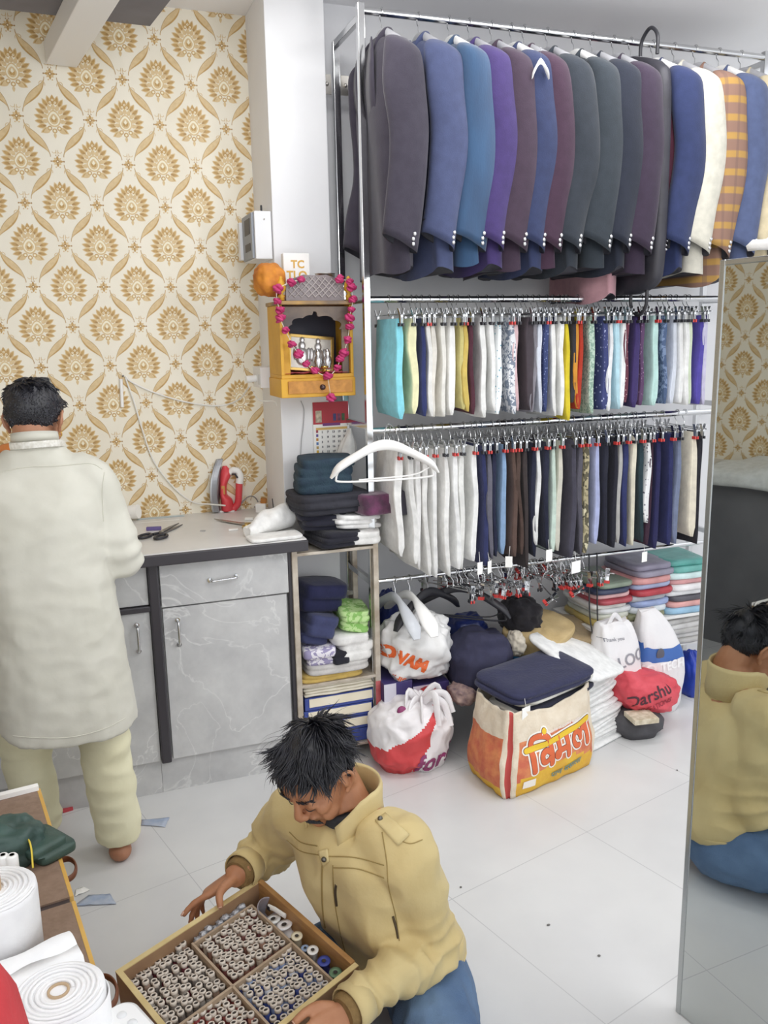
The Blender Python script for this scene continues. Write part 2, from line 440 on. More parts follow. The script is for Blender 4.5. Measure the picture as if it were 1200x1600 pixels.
mb = MB(); mb.box((X_LEFT, 3.018, CT-.045), (.792, 3.035, CT-.004)); mb.build('edge_trim', DARKT, t, bevel=.004)
# the cabinet run below
def handle(mb, a, b, out, r=.005):
    a, b = Vector(a), Vector(b); d = (b-a).normalized()
    mb.tube(spline([a, a+out*.8+d*.004, a+out+d*.018, b+out-d*.018, b+out*.8-d*.004, b], 5), r, 8)
    for p in (a, b): mb.tube([p+V(0, -.001, 0), p+V(0, -.006, 0)], .009, 10)
t = thing('base_cabinet', 'grey marble cabinet with drawer and door right of the dark post', 'cabinet', (.47, 3.36, 0))
mb = MB(); mb.box((.206, 3.10, .14), (.745, Y_WALL-.02, CT-.032)); mb.build('body', MARB, t)
lab(MB().box((.722, 3.075, .10), (.762, 3.12, CT-.045)).build('end_post', DARKT, t, bevel=.004), 'dark end post')
lab(MB().box((.205, 3.066, .135), (.243, 3.12, CT-.045)).build('divider_post', DARKT, t, bevel=.006), 'dark divider post')
dr = MB().box((.247, 3.072, .745), (.722, 3.10, .912)).build('drawer', MARB, t, bevel=.003)
mb = MB(); handle(mb, (.425, 3.072, .83), (.525, 3.072, .835), V(0, -.028, 0)); mb.build('handle', CHROME, dr)
do = MB().box((.249, 3.080, .142), (.714, 3.10, .738)).build('door', MARB, t, bevel=.002)
mb = MB(); handle(mb, (.30, 3.08, .595), (.30, 3.08, .690), V(0, -.028, 0)); mb.build('handle', CHROME, do)
MB().box((.205, 3.105, 0), (.745, 3.6, .14)).build('plinth', MARB, t)
t = thing('base_cabinet', 'grey marble cabinet behind the standing person, left of the dark post', 'cabinet', (-.12, 3.36, 0))
mb = MB(); mb.box((-.45, 3.10, .14), (.203, Y_WALL-.02, CT-.032)); mb.build('body', MARB, t)
dr = MB().box((-.20, 3.080, .76), (.203, 3.10, .912)).build('drawer', MARB, t, bevel=.003)
mb = MB(); handle(mb, (-.05, 3.08, .83), (.05, 3.08, .835), V(0, -.028, 0)); mb.build('handle', CHROME, dr)
lab(MB().box((-.45, 3.068, .735), (.206, 3.10, .757)).build('rail', DARKT, t, bevel=.004), 'dark rail under the drawer')
for x0, x1, hx in ((-.20, .203, .155), (-.45, -.205, -.40)):
    do = MB().box((x0, 3.080, .142), (x1, 3.10, .733)).build('door', MARB, t, bevel=.002)
    mb = MB(); handle(mb, (hx, 3.08, .59), (hx, 3.08, .69), V(0, -.028, 0)); mb.build('handle', CHROME, do)
MB().box((-.45, 3.105, 0), (.204, 3.6, .14)).build('plinth', MARB, t)
t = thing('base_cabinet', 'grey marble cabinet in the corner left of the standing person', 'cabinet', (-.8, 3.36, 0))
mb = MB(); mb.box((-1.12, 3.10, .0), (-.452, Y_WALL-.02, CT-.032)); mb.build('body', MARB, t)
do = MB().box((-1.10, 3.080, .142), (-.46, 3.10, .91)).build('door', MARB, t, bevel=.002)
mb = MB(); handle(mb, (-.55, 3.08, .59), (-.55, 3.08, .69), V(0, -.028, 0)); mb.build('handle', CHROME, do)
# counter along the left wall (seen in the mirror), white cloth thrown over it
t = thing('side_counter', 'dark grey counter along the left wall, seen in the mirror', 'counter', (-1.38, 2.3, 0))
MB().box((X_LEFT+.03, 1.3, 0), (-1.20, 3.01, CT-.04)).build('body', mat('dark grey laminate', '#77777a', .45, 0, '#6a6a6e', 4), t)
MB().box((X_LEFT+.03, 1.3, CT-.04), (-1.15, 3.01, CT)).build('worktop', mat('white laminate worktop', '#d7d6d3', .35), t, bevel=.004)
def sheet(u, v):
    x = -1.565+.455*u; y = 1.5+1.45*v; z = CT+.008+.06*max(0, nz((x*3, y*3, 0), 1.2, 3))+.03*math.exp(-((u-.5)/.3)**2)*(1+nz((0, y, 0), 4))
    if u > .85: x = -1.565+.455*.85+.06+.01*nz((y, 0, 0), 9); z = CT+.01-(u-.85)/.15*(.07+.05*nz((0, y, 1), 3))
    return V(x, y, z)
tag(MB().grid(sheet, 24, 60).build('cloth_sheet', cloth('#dfe2e0'), solid=.003), 'crumpled white sheet lying on the side counter, seen in the mirror', 'cloth')
# ================================================================ CLOTHES RACK
YR = 3.10
RX0, RX1 = 1.085, 2.86
RAILS = [(2.822, .0125), (1.836, .0125), (1.343, .0125), (.738, .009)]
t = thing('clothes_rack', 'tall chrome clothes rack with four rails full of garments', 'rack', ((RX0+RX1)/2, 3.23, 0))
for x in (RX0-.014, RX1+.014):
    for y in (YR, 3.40):
        MB().box((x-.0125, y-.0125, 0), (x+.0125, y+.0125, 2.845 if y < 3.2 else 2.81)).build('post', CHROME, t, bevel=.002)
    for z in (2.80, 1.836, 1.36, .738):
        MB().box((x-.010, YR+.013, z-.012), (x+.010, 3.3875, z+.012)).build('side_bar', CHROME, t, bevel=.002)
for z, r in RAILS:
    mb = MB(); mb.tube([(RX0-.002, YR, z), (RX1+.002, YR, z)], r, 14); mb.build('rail', CHROME, t)
for x in (RX0-.055, RX0+.02):
    mb = MB(); mb.box((x-.018, 3.392, 2.62), (x+.018, 3.40, 2.69)); mb.ball((x, 3.391, 2.655), .008); mb.build('wall_bracket', STEEL, t)
SHX0 = 2.10
lab(MB().box((SHX0, YR-.005, .385), (RX1, 3.42, .40)).build('shelf', mat('white shelf board', '#e2e1de', .5), t, bevel=.002), 'white lower shelf')
lab(MB().box((SHX0, YR+.02, .235), (RX1, 3.42, .245)).build('shelf', mat('white shelf board', '#e2e1de', .5), t, bevel=.002), 'lowest shelf')
for dx in (0, .04):
    mb = MB(); mb.tube(spline([(2.055+dx, 3.06, .76), (2.06+dx, 3.05, .5), (2.075+dx*.6, 3.03, .36)], 6), .0035, 6); lab(mb.build('hook_rod', BLACKP, t), 'thin black wire rod')

# ---------------------------------------------------------------- hangers
def hook_path(r=.0165, drop=.055, seg=9):
    pts = [V(0, math.cos(a)*r, math.sin(a)*r) for a in [PI*1.15*(1-i/seg)-.15*PI*0 for i in range(seg+1)]]
    pts = [V(0, r*math.cos(a), r*math.sin(a)) for a in np.linspace(PI*1.12, 0, 10)]
    return [tuple(p) for p in pts]+[(0, r*.8, -.02), (0, 0, -.034), (0, 0, -drop)]
def clip_hanger(tip, label, wid=.125, loc=(0, 0, 0), clipm=None):
    t = thing('clip_hanger', label, 'hanger', loc)
    mb = MB(); mb.tube([V(*p) for p in hook_path()], .0018, 6); mb.build('hook', CHROME, t, world=False)
    mb = MB(); mb.tube([(0, -wid-.03, -.057), (0, wid+.03, -.057)], .0026, 8); mb.ball((0, 0, -.056), (.004, .007, .007)); mb.build('bar', CHROME, t, world=False)
    for s in (-1, 1):
        mb = MB()
        for q in (-1, 1):
            mb.box((q*.003-.001, s*wid-.009, -.093), (q*.003+.001, s*wid+.009, -.060))
            mb.loft([[V(q*.003, s*wid-.008, -.062), V(q*.003, s*wid+.008, -.062), V(q*.003+q*.001, s*wid+.008, -.062), V(q*.003+q*.001, s*wid-.008, -.062)],
                     [V(q*.011, s*wid-.008, -.036), V(q*.011, s*wid+.008, -.036), V(q*.012, s*wid+.008, -.036), V(q*.012, s*wid-.008, -.036)]], 0, True, False)
        mb.tube([(0, s*wid-.010, -.064), (0, s*wid+.010, -.064)], .005, 8)
        c = mb.build('clip', clipm or CHROME, t, world=False)
        mb = MB()
        for q in (-1, 1): mb.box((q*.006-.003, s*wid-.011, -.101), (q*.006+.003, s*wid+.011, -.089))
        lab(mb.build('clip_pad', tip, c, world=False), 'coloured rubber clip pad')
    return t
RED = mat('red rubber', '#c8403c', .5); BLK = mat('black rubber', '#333338', .5)
HANG = {}
def put_hanger(kind, x, z, label, rz=0, dy=0, ry=0):
    if kind not in HANG:
        HANG[kind] = clip_hanger(RED if kind == 'red' else BLK, label, clipm=CHROME if kind != 'dark' else BLACKP)
        o = HANG[kind]; o.location = (x, YR+dy, z); o.rotation_euler = (0, ry, rz); return o
    o = copy_tree(HANG[kind], (x, YR+dy, z), (0, ry, rz), label); return o

# ---------------------------------------------------------------- patterned fabrics
def pattern(kind, a, b, scale=60, c=None):
    key = ('pat', kind, a, b, scale)
    if key in _mats: return _mats[key]
    m = bpy.data.materials.new(kind+' fabric'); m.use_nodes = True; nt = m.node_tree; p = nt.nodes['Principled BSDF']; p.inputs['Roughness'].default_value = .9
    tc = nt.nodes.new('ShaderNodeTexCoord'); L = nt.links
    def ramp(sock, stops):
        r = nt.nodes.new('ShaderNodeValToRGB'); r.color_ramp.interpolation = 'CONSTANT' if kind in ('camo', 'dots', 'leaf') else 'LINEAR'
        e = r.color_ramp.elements; e[0].position, e[0].color = stops[0][0], lin(stops[0][1]); e[1].position, e[1].color = stops[1][0], lin(stops[1][1])
        for q, k in stops[2:]: x = e.new(q); x.color = lin(k)
        L.new(sock, r.inputs[0]); return r.outputs[0]
    if kind == 'dots':
        v = nt.nodes.new('ShaderNodeTexVoronoi'); v.inputs['Scale'].default_value = scale; L.new(tc.outputs['Object'], v.inputs['Vector'])
        out = ramp(v.outputs['Distance'], [(0, b), (.22, a)])
    elif kind in ('leaf', 'camo'):
        n = nt.nodes.new('ShaderNodeTexNoise'); n.inputs['Scale'].default_value = scale; n.inputs['Detail'].default_value = 2; n.inputs['Distortion'].default_value = 1.2 if kind == 'leaf' else .4
        L.new(tc.outputs['Object'], n.inputs['Vector'])
        out = ramp(n.outputs['Fac'], [(0, a), (.5, b)] + ([(.62, c), (.40, '#b0a584')] if c else []))
    elif kind == 'plaid':
        sp = nt.nodes.new('ShaderNodeSeparateXYZ'); L.new(tc.outputs['Object'], sp.inputs[0])
        def band(sock, w_):
            mm = nt.nodes.new('ShaderNodeMath'); mm.operation = 'MULTIPLY'; mm.inputs[1].default_value = w_; L.new(sock, mm.inputs[0])
            f = nt.nodes.new('ShaderNodeMath'); f.operation = 'SINE'; L.new(mm.outputs[0], f.inputs[0]); return f.outputs[0]
        s1 = band(sp.outputs['Z'], 2*PI*scale)
        r1 = ramp(s1, [(.15, a), (.6, b)])
        s2 = band(sp.outputs['X'], 2*PI*scale*1.3)
        mx = nt.nodes.new('ShaderNodeMix'); mx.data_type = 'RGBA'; mx.inputs[7].default_value = lin(c)
        mm = nt.nodes.new('ShaderNodeMath'); mm.operation = 'GREATER_THAN'; mm.inputs[1].default_value = .75; L.new(s2, mm.inputs[0])
        m3 = nt.nodes.new('ShaderNodeMath'); m3.operation = 'MULTIPLY'; m3.inputs[1].default_value = .45; L.new(mm.outputs[0], m3.inputs[0])
        L.new(m3.outputs[0], mx.inputs[0]); L.new(r1, mx.inputs[6]); out = mx.outputs[2]
    L.new(out, p.inputs['Base Color']); _mats[key] = m; return m

# ---------------------------------------------------------------- jackets on the top rail
def suit_hanger(label, x, z, m, rz=0, y=YR, flare=1.0, slot=False, bar=False):
    t = thing('suit_hanger', label, 'hanger', (x, y, z), None, rz)
    mb = MB(); mb.tube([V(*p) for p in hook_path(.0165, .07)], .002, 6); mb.build('hook', CHROME, t, world=False)
    pts = [(0, -.205, -.185), (0, -.17, -.145), (0, -.10, -.105), (0, -.045, -.080), (0, 0, -.072), (0, .045, -.080), (0, .10, -.105), (0, .17, -.145), (0, .205, -.185)]
    rr = [(.004, .012*flare), (.014, .024*flare), (.015, .018*flare), (.018, .012), (.020, .012), (.018, .012), (.015, .018*flare), (.014, .024*flare), (.004, .012*flare)]
    P = spline(pts, 4); Rr = spline(rr, 4)
    mb = MB(); mb.tube([V(*p) for p in P], [tuple(abs(q)) for q in Rr], 12, up=V(0, 0, 1)); mb.build('shoulder_arm', m, t, world=False)
    if bar:
        mb = MB(); mb.tube(spline([(0, -.17, -.15), (0, -.185, -.185), (0, -.165, -.20), (0, 0, -.204), (0, .165, -.20), (0, .185, -.185), (0, .17, -.15)], 5), .004, 8)
        mb.tube(spline([(0, -.17, -.165), (0, -.10, -.19), (0, .10, -.197)], 5), .003, 8); mb.build('trouser_bar', m, t, world=False)
    return t
GREYP = mat('grey hanger plastic', '#a9a9ad', .5)
BUT = mat('silver button', '#c4c4c6', .25, 1)
def jacket(label, x, m, rz=0, seed=0, drop=0, btn=BUT, wide=1.0, slv=1.0, nb=3, lin_m=None, dy=0):
    rnd = random.Random(seed); zr = RAILS[0][0]
    t = thing('suit_jacket', label, 'jacket', (x, YR+dy, zr), 'jackets on the top rail', rz)
    ln = lin_m or mat('dark lining', '#2c2c34', .6)
    prof = [(-.088, .045, .030), (-.100, .075, .036), (-.118, .125, .044), (-.140, .172, .050), (-.170, .197, .058), (-.24, .200, .066), (-.34, .197, .066), (-.47, .190, .058), (-.62, .200, .056), (-.76, .212, .056), (-.88+drop, .218, .058)]
    N = 36; mb = MB(); rings = []
    for z, hw, ht in [tuple(p) for p in spline(prof, 3)]:
        R = []
        for k in range(N):
            a = 2*PI*k/N; c, s_ = math.cos(a), math.sin(a)
            X = ht*wide*math.copysign(abs(c)**.75, c); Y = hw*math.copysign(abs(s_)**.8, s_)
            q = min(1, max(0, (-.2-z)/.5)); X += q*.010*math.sin(5*a+seed+z*4)
            zz = z - (.02*max(0, -c)+.012*math.sin(3*a+seed))*q
            R.append(V(X, Y, zz))
        rings.append(R)
    mb.loft(rings, 0, False); mb.add(rings[-1], [tuple(range(N))], 1); mb.add(rings[0], [tuple(range(N))], 1)
    body = mb.build('body', [m, ln], t, world=False)
    # collar and lapels on the front (-x) side
    mb = MB()
    col = [(-.040, -.050, -.16), (-.030, -.066, -.115), (-.002, -.062, -.082), (.026, -.036, -.070), (.032, 0, -.068), (.026, .036, -.070), (-.002, .062, -.082), (-.030, .066, -.115), (-.040, .050, -.16)]
    mb.tube(spline(col, 4), .011, 8, sec=(1.5, .55))
    for s in (-1, 1):
        L = []; 
        for i in range(9):
            q = i/8; z = -.11-.36*q; xo = -.048*wide-.024*math.sin(PI*min(1, q+.15)); L.append((V(xo-.006, s*(.060*(1-q)+.004), z), V(xo+.004-.006, s*(.060+.055*math.sin(PI*q**.7))*(1 if q < 1 else 0), z+.01)))
        mb.loft([[a, b, b+V(.004, 0, 0), a+V(.004, 0, 0)] for a, b in L], 0, True, True)
    mb.build('collar', m, t, world=False)
    # sleeves hanging at the near and far shoulder
    for s in (-1, 1):
        e = rnd.uniform(-.008, .012)
        ctr = [(0, .150, -.132), (0, .182, -.150), (.002, .205, -.19), (.008+e, .216, -.30), (.020+e, .222, -.43), (.014+e, .224, -.54), (-.008, .226, -.66), (-.030, .226, -.735-.065*slv)]
        rad = [(.020, .030), (.052, .042), (.068, .050), (.074, .047), (.072, .044), (.070, .043), (.066, .042), (.062, .042)]
        C_ = spline(ctr, 5); R_ = spline(rad, 5); mb = MB(); rings = []
        for i, (c, r) in enumerate(zip(C_, R_)):
            tt = i/(len(C_)-1); R = []
            for k in range(22):
                a = 2*PI*k/22; w_ = 1+.05*math.sin(3*a+seed+6*tt)*tt+.035*math.sin(14*tt+2*a+seed)
                zt = (-.012*math.cos(a) if i > 2 else 0)+(-.02*math.cos(a)*max(0, tt-.85)/.15)
                R.append(V(c[0]+r[0]*math.cos(a)*w_, s*(c[1]+r[1]*math.sin(a)*w_), c[2]+zt))
            rings.append(R)
        mb.loft(rings, 0, False); inner = [[p*.9+V(*C_[-1])*.1*0+V(0, 0, 0) for p in rings[-1]]]
        cc = sum(rings[-1], V(0, 0, 0))/22
        mb.loft([rings[-1], [cc+(p-cc)*.9+V(0, 0, .004) for p in rings[-1]], [cc+(p-cc)*.88+V(0, 0, .05) for p in rings[-1]]], 1, False)
        sl = mb.build('sleeve', [m, ln], t, world=False, weld=1e-5)
        mb = MB()
        for k in range(nb):
            z = rings[-1][0].z+.028+k*.017; i = len(rings)-2-int(k*.7)
            p = rings[i][3].lerp(rings[i][4], .3)
            mb.ball((p.x, p.y-.002*(1 if s < 0 else -1), z), (.0075, .005, .0075), 10, 6)
        if s < 0: mb.build('cuff_button', btn, sl, world=False)
    return t
JK = [
 ('charcoal mauve suit jacket at the left end of the top rail', 1.150, '#4a4552', '#2f2f36', 0, 1.12, 0),
 ('slate blue suit jacket second on the top rail', 1.292, '#535c82', None, .01, 1.0, 0),
 ('teal blue velvet jacket between slate blue and purple', 1.412, '#2d4a6e', None, 0, 1.0, .02),
 ('bright purple suit jacket on the top rail', 1.494, '#4f3f78', None, .02, .95, 0),
 ('plum brown suit jacket beside the purple one', 1.585, '#4c3d4d', None, .01, 1.0, 0),
 ('navy blue suit jacket with a white hanger hooked on its front', 1.668, '#3b4468', None, 0, 1.0, .0),
 ('dark plum jacket behind the small white hanger', 1.722, '#4a3446', None, .02, 1.0, 0),
 ('dark slate suit jacket, first of the two greenish grey ones', 1.822, '#363c45', None, .0, 1.0, 0),
 ('dark slate suit jacket, second of the two greenish grey ones', 1.938, '#3a4049', None, .0, 1.0, 0),
 ('midnight jacket between slate grey and aubergine', 2.022, '#2c303e', None, .05, .9, .0),
 ('aubergine suit jacket left of the black garment bag', 2.120, '#403547', None, .0, 1.05, 0),
 ('royal blue suit jacket right of the black garment bag', 2.305, '#36406a', None, .0, 1.0, 0),
 ('cream white suit jacket on the top rail', 2.408, '#c9c5b8', None, .0, 1.0, .0),
 ('orange and brown checked jacket on the top rail', 2.512, None, None, .0, 1.15, -.05),
 ('grey blue suit jacket near the right end of the top rail', 2.632, '#5f6c92', None, .0, 1.0, 0),
 ('beige jacket at the right end of the top rail', 2.745, '#cdbf9f', None, .0, 1.0, 0),
]
for i, (lb, x, c, ln_, rz, slv, drop) in enumerate(JK):
    if c and i not in (12, 15): c = shade(c, .86)
    m = cloth(c, .12, 260, .85) if c else pattern('plaid', '#86685a', '#a98448', 15, '#6e5650')
    if 'velvet' in lb: m = mat('blue velvet', c, .8, 0, '#2c4d70', 14, .1, 200, sheen=.3, stretch=(1, 1, .3))
    jacket(lb, x, m, rz+random.uniform(-.03, .03), i*3+1, drop+random.uniform(-.012, .012), slv=slv)
    suit_hanger('hanger inside the '+lb.split(' at ')[0].split(' on ')[0].split(' beside')[0].split(', ')[0].split(' with ')[0].split(' behind')[0].split(' between')[0].split(' left of')[0].split(' right of')[0].split(' near ')[0]+(' of the greenish grey pair, left' if 'first of' in lb else ' of the greenish grey pair, right' if 'second of' in lb else ''),
                x, RAILS[0][0], GREYP if i % 3 != 2 else WHITEP, rz)
# pale pink jacket low behind the greenish grey pair, seen by its hem
jacket('dusty pink jacket peeping out below the dark slate jackets', 2.075, cloth('#b98f96', .12, 260), 0, 91, -.10, dy=.11)
jacket('maroon jacket showing as a sliver right of the garment bag', 2.245, cloth('#4c2333', .12, 260), 0, 92, 0, dy=.06)
# small white hanger hooked on the navy jacket
t = suit_hanger('small white plastic hanger hooked over the navy jacket', 1.640, 2.665, WHITEP, math.radians(80), YR-.27, flare=1.6)
t.scale = (.34, .15, .50)
# black garment bag with carrying loops
def bag_ring(z, hw, ht, n=28):
    return [V(2.20+ht*math.copysign(abs(math.cos(a))**.6, math.cos(a)), YR+.0+hw*math.copysign(abs(math.sin(a))**.7, math.sin(a)), z) for a in [2*PI*k/n for k in range(n)]]
t = thing('garment_bag', 'long black zipped garment bag with carrying loops', 'garment bag', (2.20, YR, 2.822))
mb = MB(); prof = spline([(2.755, .05, .03), (2.73, .12, .034), (2.69, .20, .038), (2.60, .245, .042), (2.2, .255, .045), (1.95, .25, .045), (1.88, .22, .04), (1.85, .12, .025)], 4)
mb.loft([bag_ring(*p) for p in prof], 0); gb = mb.build('cover', mat('black nylon', '#27262d', .55, 0, '#313038', 9, .2, 30), t)
for z0, nm in ((2.75, 1), (1.85, -1)):
    mb = MB(); mb.tube(spline([(2.20, YR-.17, z0-.02*nm), (2.20, YR-.165, z0+.05*nm), (2.20, YR-.12, z0+.085*nm), (2.20, YR-.07, z0+.05*nm), (2.20, YR-.065, z0-.02*nm)], 6), .007, 8, sec=(1, 1)); mb.build('carry_loop', BLACKP, t)
mb = MB(); mb.tube([V(2.152, YR-.2, 2.62), V(2.150, YR-.2, 1.92)], .003, 6); mb.build('zip', mat('zip', '#4a4850', .4), t)
suit_hanger('hanger inside the long black garment bag', 2.20, RAILS[0][0], GREYP)

# ---------------------------------------------------------------- trousers on the two middle rails
def slab(name, label, cat, x, ztop, zbot, wd, th, m, seed, group, lean=0, rz=0, open_top=False):
    rnd = random.Random(seed); t = MB(); rings = []; nz_ = 12
    # outline: a folded leg pair, rounded, with a groove along the near edge
    out = []
    hw, ht = wd/2, th/2
    ys = [-hw, -hw+.006, -hw+.02, -hw*.5, 0, hw*.5, hw-.006, hw]
    up = [(-.25*ht, ys[0]+.010)] + [(.55*ht, ys[0]), (.95*ht, ys[1]), (1.05*ht, ys[2]), (.9*ht, ys[3]), (.85*ht, ys[4]), (.9*ht, ys[5]), (.8*ht, ys[6]), (0, ys[7])]
    dn = [(-.8*ht, ys[6]), (-.9*ht, ys[5]), (-.85*ht, ys[4]), (-.9*ht, ys[3]), (-1.05*ht, ys[2]), (-.95*ht, ys[1]), (-.7*ht, ys[0]+.003)]
    sec = up+dn; a1, a2, a3 = rnd.uniform(0, 6), rnd.uniform(0, 6), rnd.uniform(.6, 1.3)
    for j in range(nz_+1):
        q = j/nz_; z = ztop+(zbot-ztop)*q
        k = .35+.65*min(1, q/.12); k2 = 1 if q < .93 else (1-((q-.93)/.07)**2*.75)
        R = []
        for sx, sy in sec:
            wob = .006*a3*math.sin(2.2*q*PI+a1)+.004*math.sin(sy*28+a2+q*3)
            grow = 1+.10*q
            R.append(V(sx*k*k2*(1+.15*math.sin(a2+4*q))+wob*min(1, q*3)+lean*q, sy*(grow-.03*(1-min(1, q*4)))*1.0+(.004*math.sin(7*q+a1)), z+.006*math.sin(sy*14+a1)*q))
        rings.append(R)
    t.loft(rings, 0, True, True)
    for v in range(len(t.v)): p = t.v[v]; c, s = math.cos(rz), math.sin(rz); t.v[v] = (p[0]*c-p[1]*s+x, p[0]*s+p[1]*c+YR-.0, p[2])
    o = t.build(name, m, None); tag(o, label, cat, group); return o
def zx(z): return 580+z/2.2222
def zy(z): return 450+z/2.2222
R1 = [(130, 452, 'aqua blue', '#8fdcea', .05), (178, 441, 'pale cream', '#ece9bf', .05), (204, 441, 'navy', '#3b4270', .03), (222, 440, 'white', '#efeeea', .03), (240, 442, 'off white', '#e9e5dc', .03), (268, 443, 'ivory', '#f1efe8', .03), (304, 443, 'white printed', '#f2f1ee', .04),
 (335, 420, 'pale khaki', '#d8cd8a', .03), (349, 424, 'mustard', '#d9c06a', .02), (364, 438, 'maroon', '#5a3540', .015), (408, 445, 'white', '#efefec', .04), (438, 424, 'bright white', '#f6f6f4', .03), (468, 441, 'white dotted', ('dots', '#eef1f2', '#5aa0b4', 70), .03), (508, 432, 'grey leaf print', ('leaf', '#dedfe2', '#7d8797', 55), .04), (520, 425, 'pale pink', '#e3c3c6', .012),
 (580, 420, 'charcoal brown', '#4d454b', .055), (592, 428, 'grey', '#8d8a92', .015), (606, 432, 'white striped', '#dfe4ef', .015), (630, 430, 'navy flecked', ('dots', '#3a4672', '#8d9ac0', 90), .025), (652, 440, 'white', '#f1f1ee', .03), (680, 446, 'white printed', '#f2f2ef', .03), (698, 455, 'yellow', '#e3cf3a', .02), (722, 402, 'black', '#3c3a40', .025),
 (735, 412, 'orange', '#d8973f', .015), (747, 415, 'red', '#b8402f', .015), (790, 432, 'sage floral', ('leaf', '#b9cdbd', '#8aa696', 70), .04), (830, 425, 'navy dotted', ('dots', '#3c4372', '#a9b0d0', 60), .045), (848, 420, 'white', '#f0f1f3', .02), (866, 416, 'light blue', '#bfe2ee', .02), (894, 418, 'white', '#f2f3f2', .03), (910, 400, 'maroon dotted', ('dots', '#6a3a48', '#d8b8b8', 80), .02),
 (952, 415, 'deep violet', '#44386a', .045), (964, 410, 'plum dotted', ('dots', '#5f4466', '#b090b0', 80), .015), (1015, 411, 'mint green', '#bfe0da', .05), (1040, 405, 'denim print', ('leaf', '#4e6080', '#7d8fae', 40), .03), (1075, 402, 'pale blue grey', '#dbe0ea', .03), (1092, 402, 'white', '#f3f3f1', .02), (1110, 402, 'bright white', '#f6f6f4', .02), (1130, 400, 'pale green', '#dce8cc', .02), (1165, 396, 'violet blue', '#5a50a8', .035), (1174, 404, 'lavender', '#cfcbe2', .012)]
R2 = [(130, 930, 'white', '#f1f0ed', .05), (160, 960, 'white', '#ecebe8', .04), (185, 975, 'white', '#f2f1ef', .03), (212, 998, 'white', '#eeedea', .03), (240, 1000, 'white', '#f3f2f0', .03), (275, 995, 'white', '#efeeeb', .03), (310, 978, 'white', '#f3f3f1', .035), (340, 975, 'white', '#eeeeea', .03), (388, 945, 'white', '#f4f4f2', .04),
 (412, 962, 'navy', '#3a3f68', .03), (426, 935, 'grey', '#6b6a76', .02), (444, 930, 'midnight', '#2e3148', .02), (487, 922, 'light blue', '#8fabcd', .035), (510, 928, 'brown', '#635049', .03), (532, 926, 'chocolate', '#574640', .03), (556, 970, 'dark brown', '#463f3f', .025), (582, 930, 'dark navy', '#2b2d3f', .03),
 (600, 885, 'white', '#eeeeec', .03), (626, 905, 'black navy', '#2c2e40', .03), (646, 915, 'pale mint', '#cfe0d4', .02), (682, 905, 'beige', '#d8d4c6', .035), (720, 935, 'charcoal', '#4b4955', .04), (738, 925, 'grey', '#5c5a64', .02), (772, 918, 'camouflage', ('camo', '#8c8468', '#5f5a48', 22, '#cfc7a8'), .045), (803, 888, 'lilac blue', '#b3bbe0', .03),
 (832, 890, 'black striped', '#2d2e3b', .03), (862, 895, 'black', '#2a2a35', .03), (886, 880, 'light grey', '#b9b7b4', .03), (906, 895, 'navy', '#343a66', .035), (932, 893, 'cream', '#e6e0cc', .03), (955, 880, 'dark teal', '#2f4148', .03), (974, 808, 'white spotted', ('dots', '#ececec', '#6a6a78', 60), .02), (986, 890, 'dark maroon', '#402a3a', .02),
 (1020, 900, 'deep navy', '#2f2f58', .04), (1058, 892, 'navy', '#303460', .04), (1082, 880, 'grey blue', '#7c86a0', .03), (1138, 862, 'cream', '#e2dac6', .055), (1160, 888, 'black', '#2d2c33', .03)]
ORD = ['first', 'second', 'third', 'fourth', 'fifth', 'sixth', 'seventh', 'eighth', 'ninth', 'tenth', 'eleventh', 'twelfth']
def hang_row(R, zr, ytop, rowname, yn, wd, grp, seed0):
    names = [r[2] for r in R]; cnt = {}
    px0 = None
    for i, (zr_, zb, nm, c, th) in enumerate(R):
        pn = on_y(zx(zr_), ytop+60, yn); x = pn.x-.012-th*.3
        pb = on_y(zx(zr_), zy(zb), yn); m = pattern(*c) if isinstance(c, tuple) else cloth(c, .2, 140)
        cnt[nm] = cnt.get(nm, 0)+1
        if names.count(nm) > 1: full = '%s trousers, %s %s pair from the left on %s' % (nm, ORD[cnt[nm]-1], nm, rowname)
        else: full = '%s folded trousers on %s' % (nm, rowname)
        rz = random.uniform(-.05, .05)
        slab('folded_trousers', full, 'trousers', x, zr-.072, pb.z, wd*random.uniform(.94, 1.05), max(.018, th*.62), m, seed0+i, grp, lean=random.uniform(-.012, .012), rz=rz)
        put_hanger('red' if (seed0 > 300 and i % 2 == 0) or i % 5 == 3 else 'blk', x, zr, 'clip hanger holding the '+full.replace(' from the left', ''), rz)
hang_row(R1, RAILS[1][0], 500, 'the upper trouser rail', 2.97, .245, 'trousers on the upper trouser rail', 100)
hang_row(R2, RAILS[2][0], 690, 'the lower trouser rail', 2.97, .25, 'trousers on the lower trouser rail', 400)

# ---------------------------------------------------------------- bare hangers on the lowest rail
for i in range(30):
    px = 700+212*(i+random.uniform(-.3, .3))/29; x = on_y(px, 880, YR).x
    put_hanger('red' if i % 3 else 'blk', x, RAILS[3][0], 'bare clip hanger crowded on the lowest rail', random.uniform(-.9, .9), random.uniform(-.004, .004), random.uniform(-.35, .35))['group'] = 'bare clip hangers on the lowest rail'
for i, (px, py, lb) in enumerate([(862, 905, 'red clipped hanger slipping over the khaki cloth, left'), (905, 900, 'red clipped hanger slipping over the khaki cloth, right')]):
    p = on_y(px, py, 3.0); o = copy_tree(HANG['red'], (p.x, 3.02, p.z+.02), (.5, .9+.2*i, .4), lb)
suit_hanger('grey plastic hanger on the lowest rail beside the metal stand', on_y(617, 905, YR).x, RAILS[3][0]-.004, mat('clear grey plastic', '#c3c6cb', .3), .05, flare=1.3)
suit_hanger('white plastic hanger on the lowest rail, edge to the room', on_y(640, 905, YR).x, RAILS[3][0]-.004, WHITEP, .10, flare=1.5)
